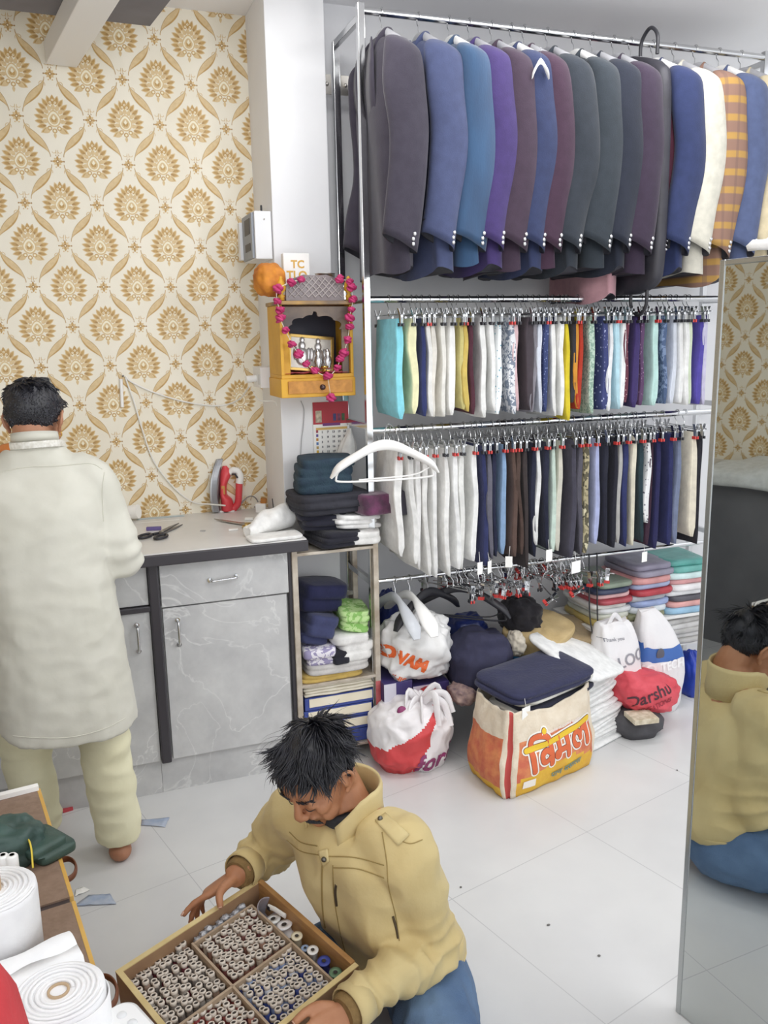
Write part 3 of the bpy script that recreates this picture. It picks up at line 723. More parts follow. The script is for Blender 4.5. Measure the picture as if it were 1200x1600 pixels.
suit_hanger('black hanger with a trouser bar on the lowest rail', on_y(722, 900, YR).x, RAILS[3][0], BLACKP, math.radians(50), bar=True)
suit_hanger('black hanger hanging lower at the left of the bare hangers', on_y(668, 905, YR).x, RAILS[3][0], BLACKP, math.radians(118))
_p = on_y(601, 690, 2.925)
HW = suit_hanger('big white hanger with a trouser bar hanging in front of the white trousers', _p.x, _p.z+.060, WHITEP, math.radians(84), 2.925, flare=1.25, bar=True)
for c in children(HW):
    if c.name.startswith('hook'):
        mb = MB(); mb.tube(spline([(0, 0, -.07), (-.0, 0, -.03), (-.06, 0, .01), (-.15, .005, .006), (-.180, .005, .002), (-.192, .006, -.012)], 5), .0022, 6)
        c.data = mb.mesh('hook', CHROME)
# price tags dangling among the garments
def price_tag(label, px, py, w_=.026, h_=.05, y=2.95, rz=0.2, string=.04):
    p = on_y(px, py, y); t = thing('price_tag', label, 'tag', (p.x, p.y, p.z-h_/2), 'white price tags', rz)
    MB().box((-w_/2, -.0008, 0), (w_/2, .0008, h_)).build('card', PAPER, t, world=False, bevel=.0004)
    mb = MB(); mb.tube([(0, 0, h_-.004), (.004, .012, h_+string)], .0009, 5); mb.build('string', WHITEP, t, world=False)
for a in [('white price tag below the navy trousers', 750, 888), ('white price tag below the grey trousers', 765, 886, .03, .05, 2.95, .6), ('white price tag below the light blue trousers', 795, 878, .028, .045, 2.93, -.5), ('white square price tag below the black navy trousers', 858, 868, .034, .05), ('large white price tag above the khaki cloth', 900, 886, .055, .05, 2.93, .3), ('white price tag below the cream trousers at right', 1007, 870, .032, .045, 2.98)]: price_tag(*a)
# ================================================================ SOFT GOODS
def folded(name, label, cat, c, size, m, rz=0, layers=3, seed=0, group=None, tilt=(0, 0), parent=None, wob=.006, taper=0):
    """a folded cloth of several layers, c = centre of its underside"""
    rnd = random.Random(seed); L, W, H = size; mb = MB(); h = H/layers; N = 40
    M = Matrix.Translation(Vector(c)) @ Matrix.Rotation(rz, 4, 'Z') @ Matrix.Rotation(tilt[0], 4, 'X') @ Matrix.Rotation(tilt[1], 4, 'Y')
    rings = []
    for l in range(layers):
        ox, oy, sc_ = rnd.uniform(-.012, .012), rnd.uniform(-.012, .012), 1+rnd.uniform(-.04, .03)-taper*l/layers
        for q, ins in ((.04, .93), (.30, 1.0), (.70, 1.0), (.96, .93)):
            R = []
            for k in range(N):
                a = 2*PI*k/N; c_, s_ = math.cos(a), math.sin(a)
                x = L/2*math.copysign(abs(c_)**.35, c_)*sc_; y = W/2*math.copysign(abs(s_)**.35, s_)*sc_
                ed = (L/2+W/2)/2*(1-ins)*.35
                x -= math.copysign(min(abs(x), ed), x); y -= math.copysign(min(abs(y), ed), y)
                z = (l+q)*h + wob*nz((x*6, y*6, l*.6), 1.5, seed)*(l+1)/layers
                R.append(M @ V(x+ox+wob*nz((y*9, l, 0), 1, seed+5), y+oy+wob*nz((x*9, l, 3), 1, seed), max(z, .0005)))
            rings.append(R)
    mb.loft(rings, 0, False)
    # top as a gently creased sheet
    top = rings[-1]; cen = sum(top, V(0, 0, 0))/N; prev = top; base = len(mb.v)
    rr = [top]
    for q in (.75, .5, .25):
        rr.append([cen.lerp(p, q)+(M.to_3x3() @ V(0, 0, 1))*(wob*.9*nz(p*q, 14, seed)+.15*h*(1-q)) for p in top])
    mb.loft(rr, 0, False); mb.add(rr[-1], [tuple(range(N))], 0, True); mb.add(rings[0], [tuple(range(N-1, -1, -1))], 0)
    o = mb.build(name, m, parent, weld=1e-6)
    if parent is None: tag(o, label, cat, group)
    return o
def blob(name, label, cat, c, r, m, seed=0, amp=.12, freq=2.2, flat=0, group=None, power=.85, crease=0, M=None, n=44, mm=30, parent=None, matfn=None, floor=None, pinch=None):
    """a soft lump; c its centre, r its radii; floor: height it is flattened on"""
    mb = MB(); c = Vector(c); vs = []; fs = []
    for i in range(mm+1):
        th = PI*i/mm
        for j in range(n):
            ph = 2*PI*j/n
            d = V(math.sin(th)*math.cos(ph), math.sin(th)*math.sin(ph), math.cos(th))
            p = V(*[math.copysign(abs(x)**power, x) for x in d])
            k = 1+amp*nz(d, freq, seed)+amp*.5*nz(d, freq*2.3, seed+7)
            if crease: k += crease*(.45*(.22-abs(nz(d, freq*.95, seed+3)))+.16*(.2-abs(nz(d, freq*1.9, seed+13))))
            p = V(p.x*r[0]*k, p.y*r[1]*k, p.z*r[2]*k)
            if pinch and d.z > pinch: q = (d.z-pinch)/(1-pinch); p.x *= 1-.8*q; p.y *= 1-.8*q
            if M: p = M @ p
            p = c+p
            if floor is not None and p.z < floor+.012: p.z = floor+.001+max(0, (p.z-floor+.05))*.0
            vs.append(p)
    mb.v = [tuple(p) for p in vs]
    for i in range(mm):
        for j in range(n):
            k = (j+1) % n; mb.f.append([i*n+j, (i+1)*n+j, (i+1)*n+k, i*n+k]); mb.s.append(True)
            mb.m.append(matfn(vs[i*n+j], i/mm, j/n) if matfn else 0)
    o = mb.build(name, m, parent, weld=1e-5)
    if parent is None: tag(o, label, cat, group)
    return o
def lay_text(o, name, body, size, px, py, Y, xd, yd, m, bold=.0, eps=.002, label=None, maxlen=.012, shear=0):
    """letter a body's surface around the point seen at (px, py)"""
    vs, fs = text_mesh(body, size, bold); 
    if shear: vs = [V(p.x+shear*p.y, p.y, 0) for p in vs]
    mb = MB(); xd, yd = Vector(xd).normalized(), Vector(yd).normalized()
    wrap(mb, vs, fs, on_y(px, py, Y), xd, yd, bvh_of(o), eps, 0, maxlen)
    if not mb.f: print('NO TEXT HIT', body); return None
    root = o
    t = mb.build(name, m, o, fix=False); 
    if label: lab(t, label)
    return t

WHITEC = cloth('#eeedea', .3, 40); NAVYC = cloth('#34344e', .3, 60); BLACKC = cloth('#2a2a33', .3, 60)
# ---------------------------------------------------------------- small metal stand beside the counter
SX0, SX1, SY0, SY1 = on_y(464, 1000, 3.08).x, on_y(588, 1000, 3.08).x, 3.075, 3.345
ST = on_y(520, 853, 3.08).z
PAINT = mat('worn cream steel', '#cfc6b8', .45, .35, '#a89a88', 14, .1, 40)
t = thing('metal_stand', 'narrow worn metal stand full of folded clothes beside the counter', 'stand', ((SX0+SX1)/2, 3.2, 0))
for x in (SX0, SX1):
    for y in (SY0, SY1): MB().box((x-.011, y-.011, 0), (x+.011, y+.011, ST)).build('post', PAINT, t, bevel=.002)
SH = [ST-.012, on_y(520, 1062, 3.08).z, .075]
for z in SH: MB().box((SX0-.010, SY0-.010, z-.012), (SX1+.010, SY1+.01, z)).build('shelf', PAINT, t, bevel=.002)
lab(MB().box((SX1-.012, SY0-.0125, .06), (SX1+.012, SY0-.0112, .33)).build('tape', mat('red tape', '#c9696b', .6, 0, '#b04a4c', 20), t), 'red tape on the right front post')
for z in (.62,): MB().box((SX0+.0, SY1-.008, z), (SX1, SY1+.008, z+.016)).build('back_bar', STEEL, t)
W_ = SX1-SX0-.03; CX = (SX0+SX1)/2
# blue document boxes with cream ends
z = .076; BLUEB = mat('blue card', '#3d4f9a', .55, 0, '#38488e', 9); CREAM = mat('cream card', '#eee6d3', .7, 0, '#e4dac2', 7)
hs = [on_y(530, y, 3.08).z for y in (1165, 1131, 1101, 1070, 1045)]
for i in range(4):
    h = min(.078, (SH[1]-.012-.076-.05)/4-.002); zz = .0765+i*(h+.002); dx = (-.002, .004, -.003, .002)[i]
    names = ['plain blue document box at the bottom of the metal stand', 'blue document box with a cream end, lowest of the three', 'blue document box with a cream end, middle of the three', 'blue document box with a cream end, topmost of the three']
    t = thing('document_box', names[i], 'box', (CX+dx, 3.2, zz), 'blue document boxes on the metal stand')
    MB().box((CX-W_/2+dx+.004, SY0+.004, zz), (CX+W_/2+dx-.004, SY1-.015, zz+h)).build('case', BLUEB, t, bevel=.004)
    if i: lab(MB().box((CX-W_/2+dx+.022, SY0+.0005, zz+.014), (CX+W_/2+dx-.010, SY0+.004, zz+h-.004)).build('end_label', CREAM, t, bevel=.002), 'cream end panel')
ztop = .0765+4*(min(.078, (SH[1]-.012-.076-.05)/4-.002)+.002)
for i in range(4):
    zz = ztop+i*.011; mb = MB(); rw = random.Random(i)
    def pap(u, v, zz=zz, i=i, rw=rw): return V(CX-W_/2+.006+(W_-.012)*u+.004*math.sin(i*2), SY0-.004+i*.003+.24*v, zz+.010+.004*nz((u*3, v*3, i), 1.2))
    tag(MB().grid(pap, 10, 8).build('paper_sheaf', mat('old paper', '#e3ddcd', .8, 0, '#d6cebb', 9), solid=.007), ['sheaf of old papers lying on the top document box', 'second sheaf of papers above the document boxes', 'third sheaf of papers above the document boxes', 'topmost sheaf of papers under the shelf of clothes'][i], 'papers', 'old papers in the metal stand')
def pz(px, py, Y): return on_y(px, py, Y)
# clothes on the middle shelf of the stand
zs = SH[1]
folded('folded_cloth', 'mustard folded cloth sticking out on the stand shelf', 'cloth', (CX-.02, 3.19, zs), (W_*.95, .25, .03), cloth('#c9ab62', .2), 0, 2, 3)
folded('folded_cloth', 'pale grey folded cloth under the printed cloth', 'cloth', (CX+.01, 3.19, zs+.03), (W_*.9, .24, .04), cloth('#cfccc9', .2), 0, 2, 4)
folded('folded_cloth', 'white shirt folded at the right of the stand shelf', 'cloth', (CX+.065, 3.17, zs+.07), (W_*.5, .22, .11), WHITEC, .1, 3, 5)
folded('folded_cloth', 'white cloth with small lilac print on the stand shelf', 'cloth', (CX-.06, 3.15, zs+.07), (W_*.45, .17, .07), pattern('leaf', '#e6e3ea', '#9d96b8', 40), -.15, 2, 6)
folded('folded_cloth', 'small black cloth between the printed and white cloths', 'cloth', (CX+.012, 3.12, zs+.07), (.07, .12, .05), BLACKC, .1, 2, 7)
folded('folded_cloth', 'slate blue trousers folded on the stand shelf', 'trousers', (CX-.085, 3.19, zs+.145), (W_*.42, .21, .12), cloth('#43486a', .2), .05, 3, 8, tilt=(0, .25))
folded('folded_cloth', 'dark navy trousers on top of the stand shelf pile', 'trousers', (CX-.045, 3.23, zs+.265), (W_*.62, .18, .11), cloth('#2b2d4c', .2), .12, 2, 9, tilt=(0, .12))
GRN = pattern('leaf', '#bcdc98', '#8fc06a', 30)
folded('folded_cloth', 'bright green checked cloth bundled on the stand shelf', 'cloth', (CX+.085, 3.18, zs+.185), (W_*.40, .20, .085), GRN, -.1, 4, 10, tilt=(0, .18), wob=.014)
# clothes heaped on top of the stand
zt = ST
folded('folded_trousers', 'black trousers hanging over the front edge of the stand', 'trousers', (CX+.01, 3.15, zt), (.16, .23, .055), BLACKC, .15, 3, 21)
folded('folded_cloth', 'white shirt at the right on top of the stand', 'cloth', (CX+.115, 3.17, zt), (.16, .24, .05), WHITEC, -.2, 2, 22)
folded('folded_cloth', 'white cloth above the white shirt on the stand', 'cloth', (CX+.085, 3.18, zt+.056), (.20, .22, .055), cloth('#f1f0ee', .2), .25, 3, 23, tilt=(0, .1))
folded('folded_cloth', 'dark navy garment in the middle of the heap on the stand', 'cloth', (CX-.01, 3.20, zt+.057), (.20, .22, .065), cloth('#2f2f3b', .2), -.15, 3, 24)
# white fabric roll at the end of the counter
mb = MB(); pA, pB = on_z(452, 838, CT+.045), on_z(512, 800, CT+.06)
mb = MB(); rings = []
for i, p in enumerate(spline([(.585, 3.14, CT+.03), (.64, 3.17, CT+.045), (.70, 3.205, CT+.055), (.77, 3.25, CT+.055)], 5)):
    R = []
    for k in range(28):
        a = 2*PI*k/28; r = .022+.028*min(1, i/9)+.003*math.sin(3*a+i*.7)
        R.append(V(p[0]+math.sin(.45)*r*math.cos(a)*-1, p[1]+r*math.cos(a)*.9, max(CT+.002, CT+r*.95+r*math.sin(a)*.95)))
    rings.append(R)
mb.loft(rings, 0, True); e = rings[-1]; c0 = sum(e, V(0, 0, 0))/28
sp = [c0+(e[k % 28]-c0)*(1-.028*k)+V(.006, .002, 0) for k in range(30)]
mb.tube(sp, .004, 5)
tag(mb.build('fabric_roll', WHITEC), 'white fabric rolled up at the right end of the counter', 'cloth')
folded('folded_cloth', 'thin white cloth lying at the front of the counter', 'cloth', (.67, 3.09, CT+.0005), (.21, .11, .014), WHITEC, .1, 1, 26, wob=.003)
pk = on_y(500, 770, 3.18)
folded('folded_jacket', 'black jacket with buttons folded under the dark green jeans', 'jacket', (.925, 3.19, zt+.125), (.29, .24, .075), mat('black cloth', '#2b2b33', .85, 0, '#33333c', 20, .3, 60), .12, 3, 27)
folded('folded_trousers', 'dark green jeans folded on top of the heap on the stand', 'trousers', (.915, 3.21, zt+.20), (.22, .20, .135), mat('dark green denim', '#2d4350', .85, 0, '#27394a', 30, .3, 150), -.1, 4, 28)
folded('folded_cloth', 'maroon velvet folded garment at the right of the heap', 'cloth', (1.085, 3.10, zt+.115), (.15, .12, .075), mat('maroon velvet', '#6a2f56', .8, 0, '#44203a', 25, .25, 60, sheen=.5), .2, 2, 29)
folded('folded_cloth', 'dark grey sleeve rolled beside the maroon velvet', 'cloth', (1.165, 3.09, zt+.105), (.065, .14, .10), cloth('#4a4650', .2), .2, 1, 30)
# ================================================================ SHRINE AND WALL THINGS
YEL = mat('yellow painted wood', '#d9a62e', .5, 0, '#c9942a', 8, .05, 40)
SMOKE = mat('smoky brown wood', '#8d7a68', .55, 0, '#5e5450', 7, .08, 60)
PY = 3.165
sx0, sx1 = on_y(441, 600, PY).x, on_y(554, 600, PY).x
zb, zd, zc = on_y(500, 620, PY).z, on_y(500, 588, PY).z, on_y(495, 476, PY).z
scx = (sx0+sx1)/2
T = thing('wall_shrine', 'yellow wooden wall shrine with arched front and a small drawer on the white pillar', 'shrine', (scx, 3.27, zb))
MB().box((sx0, PY+.004, zd-.006), (sx1, Y_PIL-.002, zd+.008)).build('floor_board', YEL, T, bevel=.002)
for x in (sx0, sx1-.012): MB().box((x, PY+.004, zd+.008), (x+.012, Y_PIL-.002, zc)).build('side_panel', YEL, T, bevel=.002)
MB().box((sx0+.012, Y_PIL-.014, zd+.008), (sx1-.012, Y_PIL-.004, zc)).build('back_panel', mat('dark blue board', '#2f2f3d', .6), T)
MB().box((sx0-.004, PY, zb), (sx1+.004, Y_PIL-.002, zd-.006)).build('base_box', YEL, T, bevel=.003)
d = MB().box((sx0+.022, PY-.006, zb+.014), (sx1-.010, PY+.002, zd-.016)).build('drawer', mat('orange burr wood', '#c98c3c', .5, 0, '#b0772f', 40, .06, 80), T, bevel=.002)
mb = MB(); mb.lathe([(.0, .016), (.008, .015), (.010, .010), (.006, .004), (.011, 0)], 16, M=Matrix.Translation((scx+.012, PY-.006, (zb+zd)/2-.002)) @ Matrix.Rotation(PI/2, 4, 'X')); mb.build('knob', mat('dark bronze', '#5b4a4a', .35, .8), d)
# arched front with a scalloped opening
def arch(w_, h, z0, z1, y0, y1, m, name):
    n = 60; top = []
    for i in range(n+1):
        q = i/n; a = PI*(1-q); r = 1+.13*abs(math.sin(a*4.5))-.08
        top.append((w_*math.cos(a)*r, h*(math.sin(a)**.8)*r+(.014 if abs(q-.5) < .02 else 0)))
    mb = MB(); hw = (sx1-sx0)/2-.012; H = z1-z0
    out = [(-hw, 0), (-hw, H), (hw, H), (hw, 0)]
    def strip(y):
        return [V(scx+x, y, z0+z) for x, z in [(-w_, 0)]+top+[(w_, 0)]]
    A, B = strip(y0), strip(y1)
    m_ = len(A)
    def outer(i, y):
        x = A[i].x-scx; z = A[i].z-z0
        q = i/(m_-1)
        if q < .18: p = (-hw, H*q/.18*.999)
        elif q > .82: p = (hw, H*(1-q)/.18*.999)
        else: p = (-hw+2*hw*(q-.18)/.64, H)
        return V(scx+p[0], y, z0+p[1])
    oA = [outer(i, y0) for i in range(m_)]; oB = [outer(i, y1) for i in range(m_)]
    mb.loft([oB, oA, A, B], 0, False, False, closed=False)
    return mb.build(name, m, T)
arch((sx1-sx0)/2-.040, .052, zd+.175, zc-.006, PY+.022, PY+.032, SMOKE, 'arch_panel')
for s in (-1, 1): MB().box((scx+s*((sx1-sx0)/2-.026)-.014, PY+.022, zd+.008), (scx+s*((sx1-sx0)/2-.026)+.014, PY+.034, zd+.178)).build('arch_post', SMOKE if s > 0 else YEL, T, bevel=.003)
mb = MB(); mb.box((sx0-.006, PY-.012, zc), (sx1+.006, Y_PIL-.002, zc+.014)); mb.build('cornice', mat('worn gold wood', '#b08a4c', .5, 0, '#6e5c4a', 9), T, bevel=.003)
# carved crown with a lattice of raised strips
zk = zc+.014; kw = (sx1-sx0)/2-.030; kh = on_y(500, 428, PY).z-zk
pts = []
for i in range(41):
    a = PI*(1-i/40); pts.append((kw*math.copysign(abs(math.cos(a))**.8, math.cos(a)), .02+(kh-.02)*(math.sin(a)**.55)*(1-.06*abs(math.sin(a*5)))))
mb = MB(); mb.prism([(-kw, 0)]+pts+[(kw, 0)], -.006, .006, Matrix(((1, 0, 0, scx), (0, 0, 1, PY+.012), (0, 1, 0, zk), (0, 0, 0, 1))))
cr = mb.build('crown', mat('grey carved wood', '#8c8384', .5, 0, '#75696a', 12), T)
mb = MB()
def inside(x, z): 
    if abs(x) > kw*.92 or z < .012: return False
    c_ = min(1, abs(x)/kw); return z < (.02+(kh-.02)*(max(0, 1-c_**2.5))**.4*.88)
for q in range(-9, 10):
    for sg in (-1, 1):
        L = []
        for k in range(60):
            z = kh*k/60; x = q*.026+sg*(z-.04)+.004*math.sin(k*.7)
            if inside(x, z): L.append(V(scx+x, PY+.004, zk+z))
        if len(L) > 4: mb.tube([L[0], L[len(L)//2], L[-1]], .0026, 5)
mb.build('lattice_carving', mat('pale carved wood', '#a39a98', .5), cr)
mb = MB(); mb.box((sx0+.02, PY+.02, zk), (sx1-.02, PY+.15, zk+.006)); mb.build('roof_board', SMOKE, T)
for s in (-1, 1):
    x = scx+s*((sx1-sx0)/2-.012)
    mb = MB(); mb.lathe([(0, 0), (.012, .002), (.010, .012), (.014, .016), (.006, .026), (.017, .038), (.019, .050), (.014, .068), (.007, .080), (.008, .086), (0, .092)], 18, M=Matrix.Translation((x, PY+.008, zk))); mb.build('finial', YEL, T)
# red cloth, framed silver figure picture and little pots inside
tag(MB().grid(lambda u, v: V(sx0+.02+(sx1-sx0-.04)*u, PY+.02+.15*v, zd+.012+.010*max(0, nz((u*6, v*4, 0), 1.3, 2))), 14, 10).build('altar_cloth', cloth('#b8474e', .2), solid=.002), 'rose red cloth spread on the floor of the shrine', 'cloth')
Mf = Matrix.Translation((scx+.004, PY+.115, zd+.082)) @ Matrix.Rotation(math.radians(-14), 4, 'X') @ Matrix.Rotation(math.radians(6), 4, 'Y')
t = thing('picture_frame', 'gold framed picture with silver embossed figures leaning inside the shrine', 'picture', tuple(Mf.translation-V(0, 0, .07)))
GOLD = mat('gold frame', '#c9a862', .3, .8)
for lo, hi in (((-.092, -.006, .062), (.092, .006, .074)), ((-.092, -.006, -.07), (.092, .006, -.058)), ((-.092, -.006, -.07), (-.080, .006, .074)), ((.080, -.006, -.07), (.092, .006, .074))):
    MB().box(lo, hi, M=Mf).build('frame_side', GOLD, t, bevel=.002)
MB().box((-.082, -.001, -.062), (.082, .003, .066), M=Mf).build('backing', mat('pale foil', '#d8d4cc', .4, .3, '#c4bfb4', 20), t)
for x in (-.036, .028):
    mb = MB(); mb.ball((x, -.006, .030), (.014, .007, .017), M=None); mb.ball((x, -.006, -.012), (.026, .010, .036)); mb.ball((x-.026, -.005, -.002), (.009, .006, .026)); mb.ball((x+.026, -.005, -.002), (.009, .006, .026)); mb.ball((x, -.006, .052), (.009, .005, .012))
    mb.warp(lambda p: Mf @ p); mb.build('silver_figure', mat('embossed silver', '#dcdcdc', .3, .7), t)
for x, y, lb in ((.015, .055, 'small silver figurine standing left in the shrine'), (.052, .05, 'small silver figurine standing right in the shrine')):
    mb = MB(); mb.lathe([(0, 0), (.016, .001), (.013, .012), (.018, .028), (.014, .046), (.009, .052), (.011, .062), (.006, .074), (0, .080)], 14, M=Matrix.Translation((scx+x, PY+y, zd+.024)))
    tag(mb.build('figurine', mat('silver', '#cfcfcf', .25, .9)), lb, 'figurine')
for x, lb in ((-.022, 'small brass lamp at the front of the shrine, left'), (.028, 'small brass lamp at the front of the shrine, right')):
    mb = MB(); mb.lathe([(0, 0), (.012, .001), (.006, .008), (.014, .016), (.016, .022), (.012, .020), (0, .018)], 14, M=Matrix.Translation((scx+x, PY+.012, zd+.016)))
    tag(mb.build('oil_lamp', mat('brass', '#c8a456', .25, .9)), lb, 'lamp')
# garland of dark pink roses
GP = [(470, 437), (455, 441), (434, 452), (433, 470), (437, 484), (438, 498), (446, 516), (456, 537), (466, 553), (478, 568), (492, 579), (512, 588)]
GQ = [(512, 588), (527, 574), (531, 560), (537, 551), (543, 531), (546, 510), (546, 497), (549, 483), (551, 468), (549, 450), (546, 440), (530, 436)]
def rose(mb, c, r, seed):
    rnd = random.Random(seed)
    for k in range(9):
        a = k*2.4; q = .25+.75*k/8
        M = Matrix.Rotation(a, 3, 'Z') @ Matrix.Rotation(.3+.9*q, 3, 'X')
        mb.ball(Vector(c)+V(math.cos(a)*r*.45*q, math.sin(a)*r*.45*q, rnd.uniform(-.3, .3)*r), (r*.62, r*.3, r*.7), 8, 6, 0, M.to_4x4())
t = thing('flower_garland', 'garland of dark pink roses draped round the front of the shrine', 'garland', (scx, PY-.03, zb))
ROSE = mat('dark pink petals', '#a9245c', .6, 0, '#c23a72', 60)
P3 = [on_y(x, y, PY-.022) for x, y in GP]; Q3 = [on_y(x, y, PY-.022) for x, y in GQ]
mb = MB(); mb.tube([V(*p) for p in spline([tuple(p) for p in P3+Q3[1:]], 4)], .0015, 6); p_ = on_y(517, 622, PY-.03); mb.tube([P3[-1], p_], .0012, 6); mb.build('thread', mat('pale thread', '#d9d4c4', .8), t)
for i, p in enumerate(P3+Q3[1:]+[p_]):
    mb = MB(); rose(mb, p, .0175+.005*((i*7) % 3)/2, i); mb.build('rose', ROSE, t)
# things on top of the shrine
o = blob('cloth_bundle', 'orange and gold cloth bundle piled on the left of the shrine roof', 'cloth', on_y(421, 438, 3.22)+V(0, 0, .0), (.055, .06, .062), mat('orange gold cloth', '#d58a2c', .7, 0, '#a9601f', 16, .25, 30), 5, .14, 1.5, crease=.28, power=.8)
c = on_y(508, 436, 3.24)
mb = MB(); mb.lathe([(0, 0), (.034, .001), (.038, .01), (.038, .030), (.040, .032), (.036, .030), (.035, .006), (0, .005)], 28, M=Matrix.Translation((c.x, 3.24, max(c.z-.012, zc+.016)))); tag(mb.build('steel_bowl', STEEL), 'small round steel bowl standing on the shrine roof', 'bowl')
p0, p1 = on_y(441, 440, 3.30), on_y(480, 397, 3.30)
t = thing('paper_packet', 'white packet with gold lettering standing on the shrine roof', 'packet', ((p0.x+p1.x)/2, 3.30, zc+.015))
MB().box((p0.x, 3.27, zc+.016), (p1.x, 3.31, p1.z)).build('packet', mat('white glossy packet', '#eceae6', .4), t, bevel=.003)
GL = mat('gold lettering', '#b98f3f', .4, .4)
for tx, dx, dz, s in (('TLO', 0, .028, .042), ('TC', .004, .068, .040)):
    vs, fs = text_mesh(tx, s, .0012); mb = MB(); mb.add([V((p0.x+p1.x)/2+p.x+dx, 3.2692, p1.z-.11+p.y+dz) for p in vs], fs); mb.build('lettering', GL, t, fix=False)
tag(MB().box((p0.x-.01, 3.19, zc+.015), (p1.x+.03, 3.26, zc+.040)).build('flower_packet', mat('red orange packet', '#b5403a', .5, 0, '#d07a3a', 25), bevel=.004), 'red and orange packet lying in front of the white packet', 'packet')
# ---------------------------------------------------------------- calendar
CY = Y_PIL-.004
ca, cb = on_y(488, 629, CY), on_y(546, 718, CY); cw, ch = cb.x-ca.x, ca.z-cb.z
t = thing('wall_calendar', 'paper wall calendar with a red heading hanging below the shrine', 'calendar', ((ca.x+cb.x)/2, CY, cb.z))
def cq(name, x0, x1, z0, z1, m, e, y=None): return MB().box((ca.x+cw*x0, CY-e-.0006, cb.z+ch*z0), (ca.x+cw*x1, CY-e, cb.z+ch*z1)).build(name, m, t)
MB().box((ca.x, CY-.002, cb.z), (cb.x, CY, ca.z)).build('sheet', PAPER, t)
REDP = mat('red print', '#b23a44', .6)
cq('heading', 0, 1, .63, 1, REDP, .002); cq('title_strip', .26, .76, .60, .645, mat('violet print', '#7a3f7e', .6), .0028)
for i, (x, c) in enumerate(((.07, '#d8c9b0'), (.56, '#4a4a7e'), (.68, '#8a4a6a'), (.80, '#4f6a4a'))): cq('printed_figure', x, x+(.17 if i == 0 else .09), .68 if i else .66, .86 if i == 0 else .80, mat('figure print', c, .6, 0, shade(c, .75), 60), .0028)
cq('day_row', .07, .95, .535, .575, mat('gold print', '#d8b46a', .6), .0026)
for j, c in enumerate(('#a04a5a', '#6a5a9a', '#c88a3a', '#5a7ab0', '#b89a5a', '#c9a23a', '#a04a5a')): cq('day_square', .07, .13, .49-.068*j, .535-.068*j, mat('day print', c, .6), .0026)
vsA = MB(); n = 1
for cx in range(5):
    for rr in range(6):
        vs, fs = text_mesh(str(n), .0125, .0006, res=1); n = n+1 if n < 31 else 1
        vsA.add([V(ca.x+cw*(.24+.16*cx)+p.x, CY-.0031, cb.z+ch*(.495-.083*rr)+p.y) for p in vs], fs)
vsA.build('dates', mat('black print', '#44444c', .6), t, fix=False)
for dx in (0, .11, .22):
    vs, fs = text_mesh('JAN' if dx == .11 else '2024' if dx else 'SHRI', .012, .0004, res=1); 
# ---------------------------------------------------------------- white cloth hung on a nail, with the nail
n0 = on_y(547, 667, 3.34)
t = thing('hanging_cloth', 'small white cloth bag hanging from a nail beside the calendar', 'cloth bag', (n0.x, 3.34, n0.z-.14))
prof = spline([(-.005, .006, .006), (-.03, .014, .012), (-.07, .032, .020), (-.11, .040, .022), (-.135, .034, .016)], 4); mb = MB()
mb.loft([[V(n0.x-.02*q[0]/-.13+q[1]*math.cos(a)*(1+.18*math.sin(5*a)), 3.335+q[2]*math.sin(a)*(1+.18*math.cos(4*a)), n0.z+q[0]-(.015*math.cos(a) if i > 12 else 0)) for a in [2*PI*k/26 for k in range(26)]] for i, q in enumerate(prof)]); mb.build('bag', WHITEC, t)
mb = MB(); mb.tube([n0+V(-.012, 0, .012), n0+V(.002, .0, .014), n0+V(.025, .02, .004)], .003, 6); mb.build('nail', STEEL, t)
# ---------------------------------------------------------------- electrical box, socket and cables
q = on_y(397, 330, 3.40); q2 = on_y(397, 405, 3.40); PX = .788
BOXW = mat('white box enamel', '#e3e4e6', .45); GREYD = mat('grey plate', '#8f949c', .5)
t = thing('meter_box', 'white electric meter box with dark slots on the pillar beside the wallpaper', 'electric box', (.755, 3.5, q2.z))
MB().box((.722, 3.385, q2.z), (PX, 3.60, q.z)).build('case', BOXW, t, bevel=.003)
fp = MB().box((.712, 3.40, q2.z+.004), (.722, 3.585, q.z-.004)).build('face_plate', GREYD, t, bevel=.002)
for z0, z1, y0 in ((.55, .88, 3.43), (.20, .36, 3.43)): MB().box((.7105, y0, q2.z+(q.z-q2.z)*z0), (.7122, y0+.10, q2.z+(q.z-q2.z)*z1)).build('slot', BLACKP, fp)
MB().box((.700, 3.58, q2.z+.012), (.722, 3.62, q.z-.02)).build('side_flap', BOXW, t, bevel=.002)
mb = MB(); mb.ball((.760, 3.384, q.z-.03), .003); mb.build('screw', STEEL, t)
mb = MB(); mb.tube([(.765, 3.45, q.z-.002), (.765, 3.45, q.z+.030)], .004, 8); mb.build('cable_stub', BLACKP, t)
q = on_y(405, 574, 3.36); q2 = on_y(405, 607, 3.36)
t = thing('wall_socket', 'white socket box with a plug, on the pillar left of the shrine', 'socket', (.755, 3.45, q2.z))
MB().box((.715, 3.375, q2.z), (PX, 3.52, q.z)).build('case', BOXW, t, bevel=.003)
MB().box((.7135, 3.39, q2.z+.012), (.7155, 3.42, q.z-.030)).build('switch', mat('grey switch', '#c9cacd', .4), t, bevel=.0008)
mb = MB(); mb.tube([(.715, 3.46, q2.z+.035), (.672, 3.455, q2.z+.033)], .014, 14); mb.build('plug', WHITEP, t)
WIRE = mat('white cable', '#e4e2dc', .5)
def wire(name, label, pts, Y, r=.0035, m=WIRE, k=8):
    P = [tuple(on_y(x, y, Yy)) for x, y, Yy in pts]; mb = MB(); mb.tube([V(*p) for p in spline(P, k)], r, 8)
    return tag(mb.build(name, m), label, 'cable')
YW = Y_WALL-.006
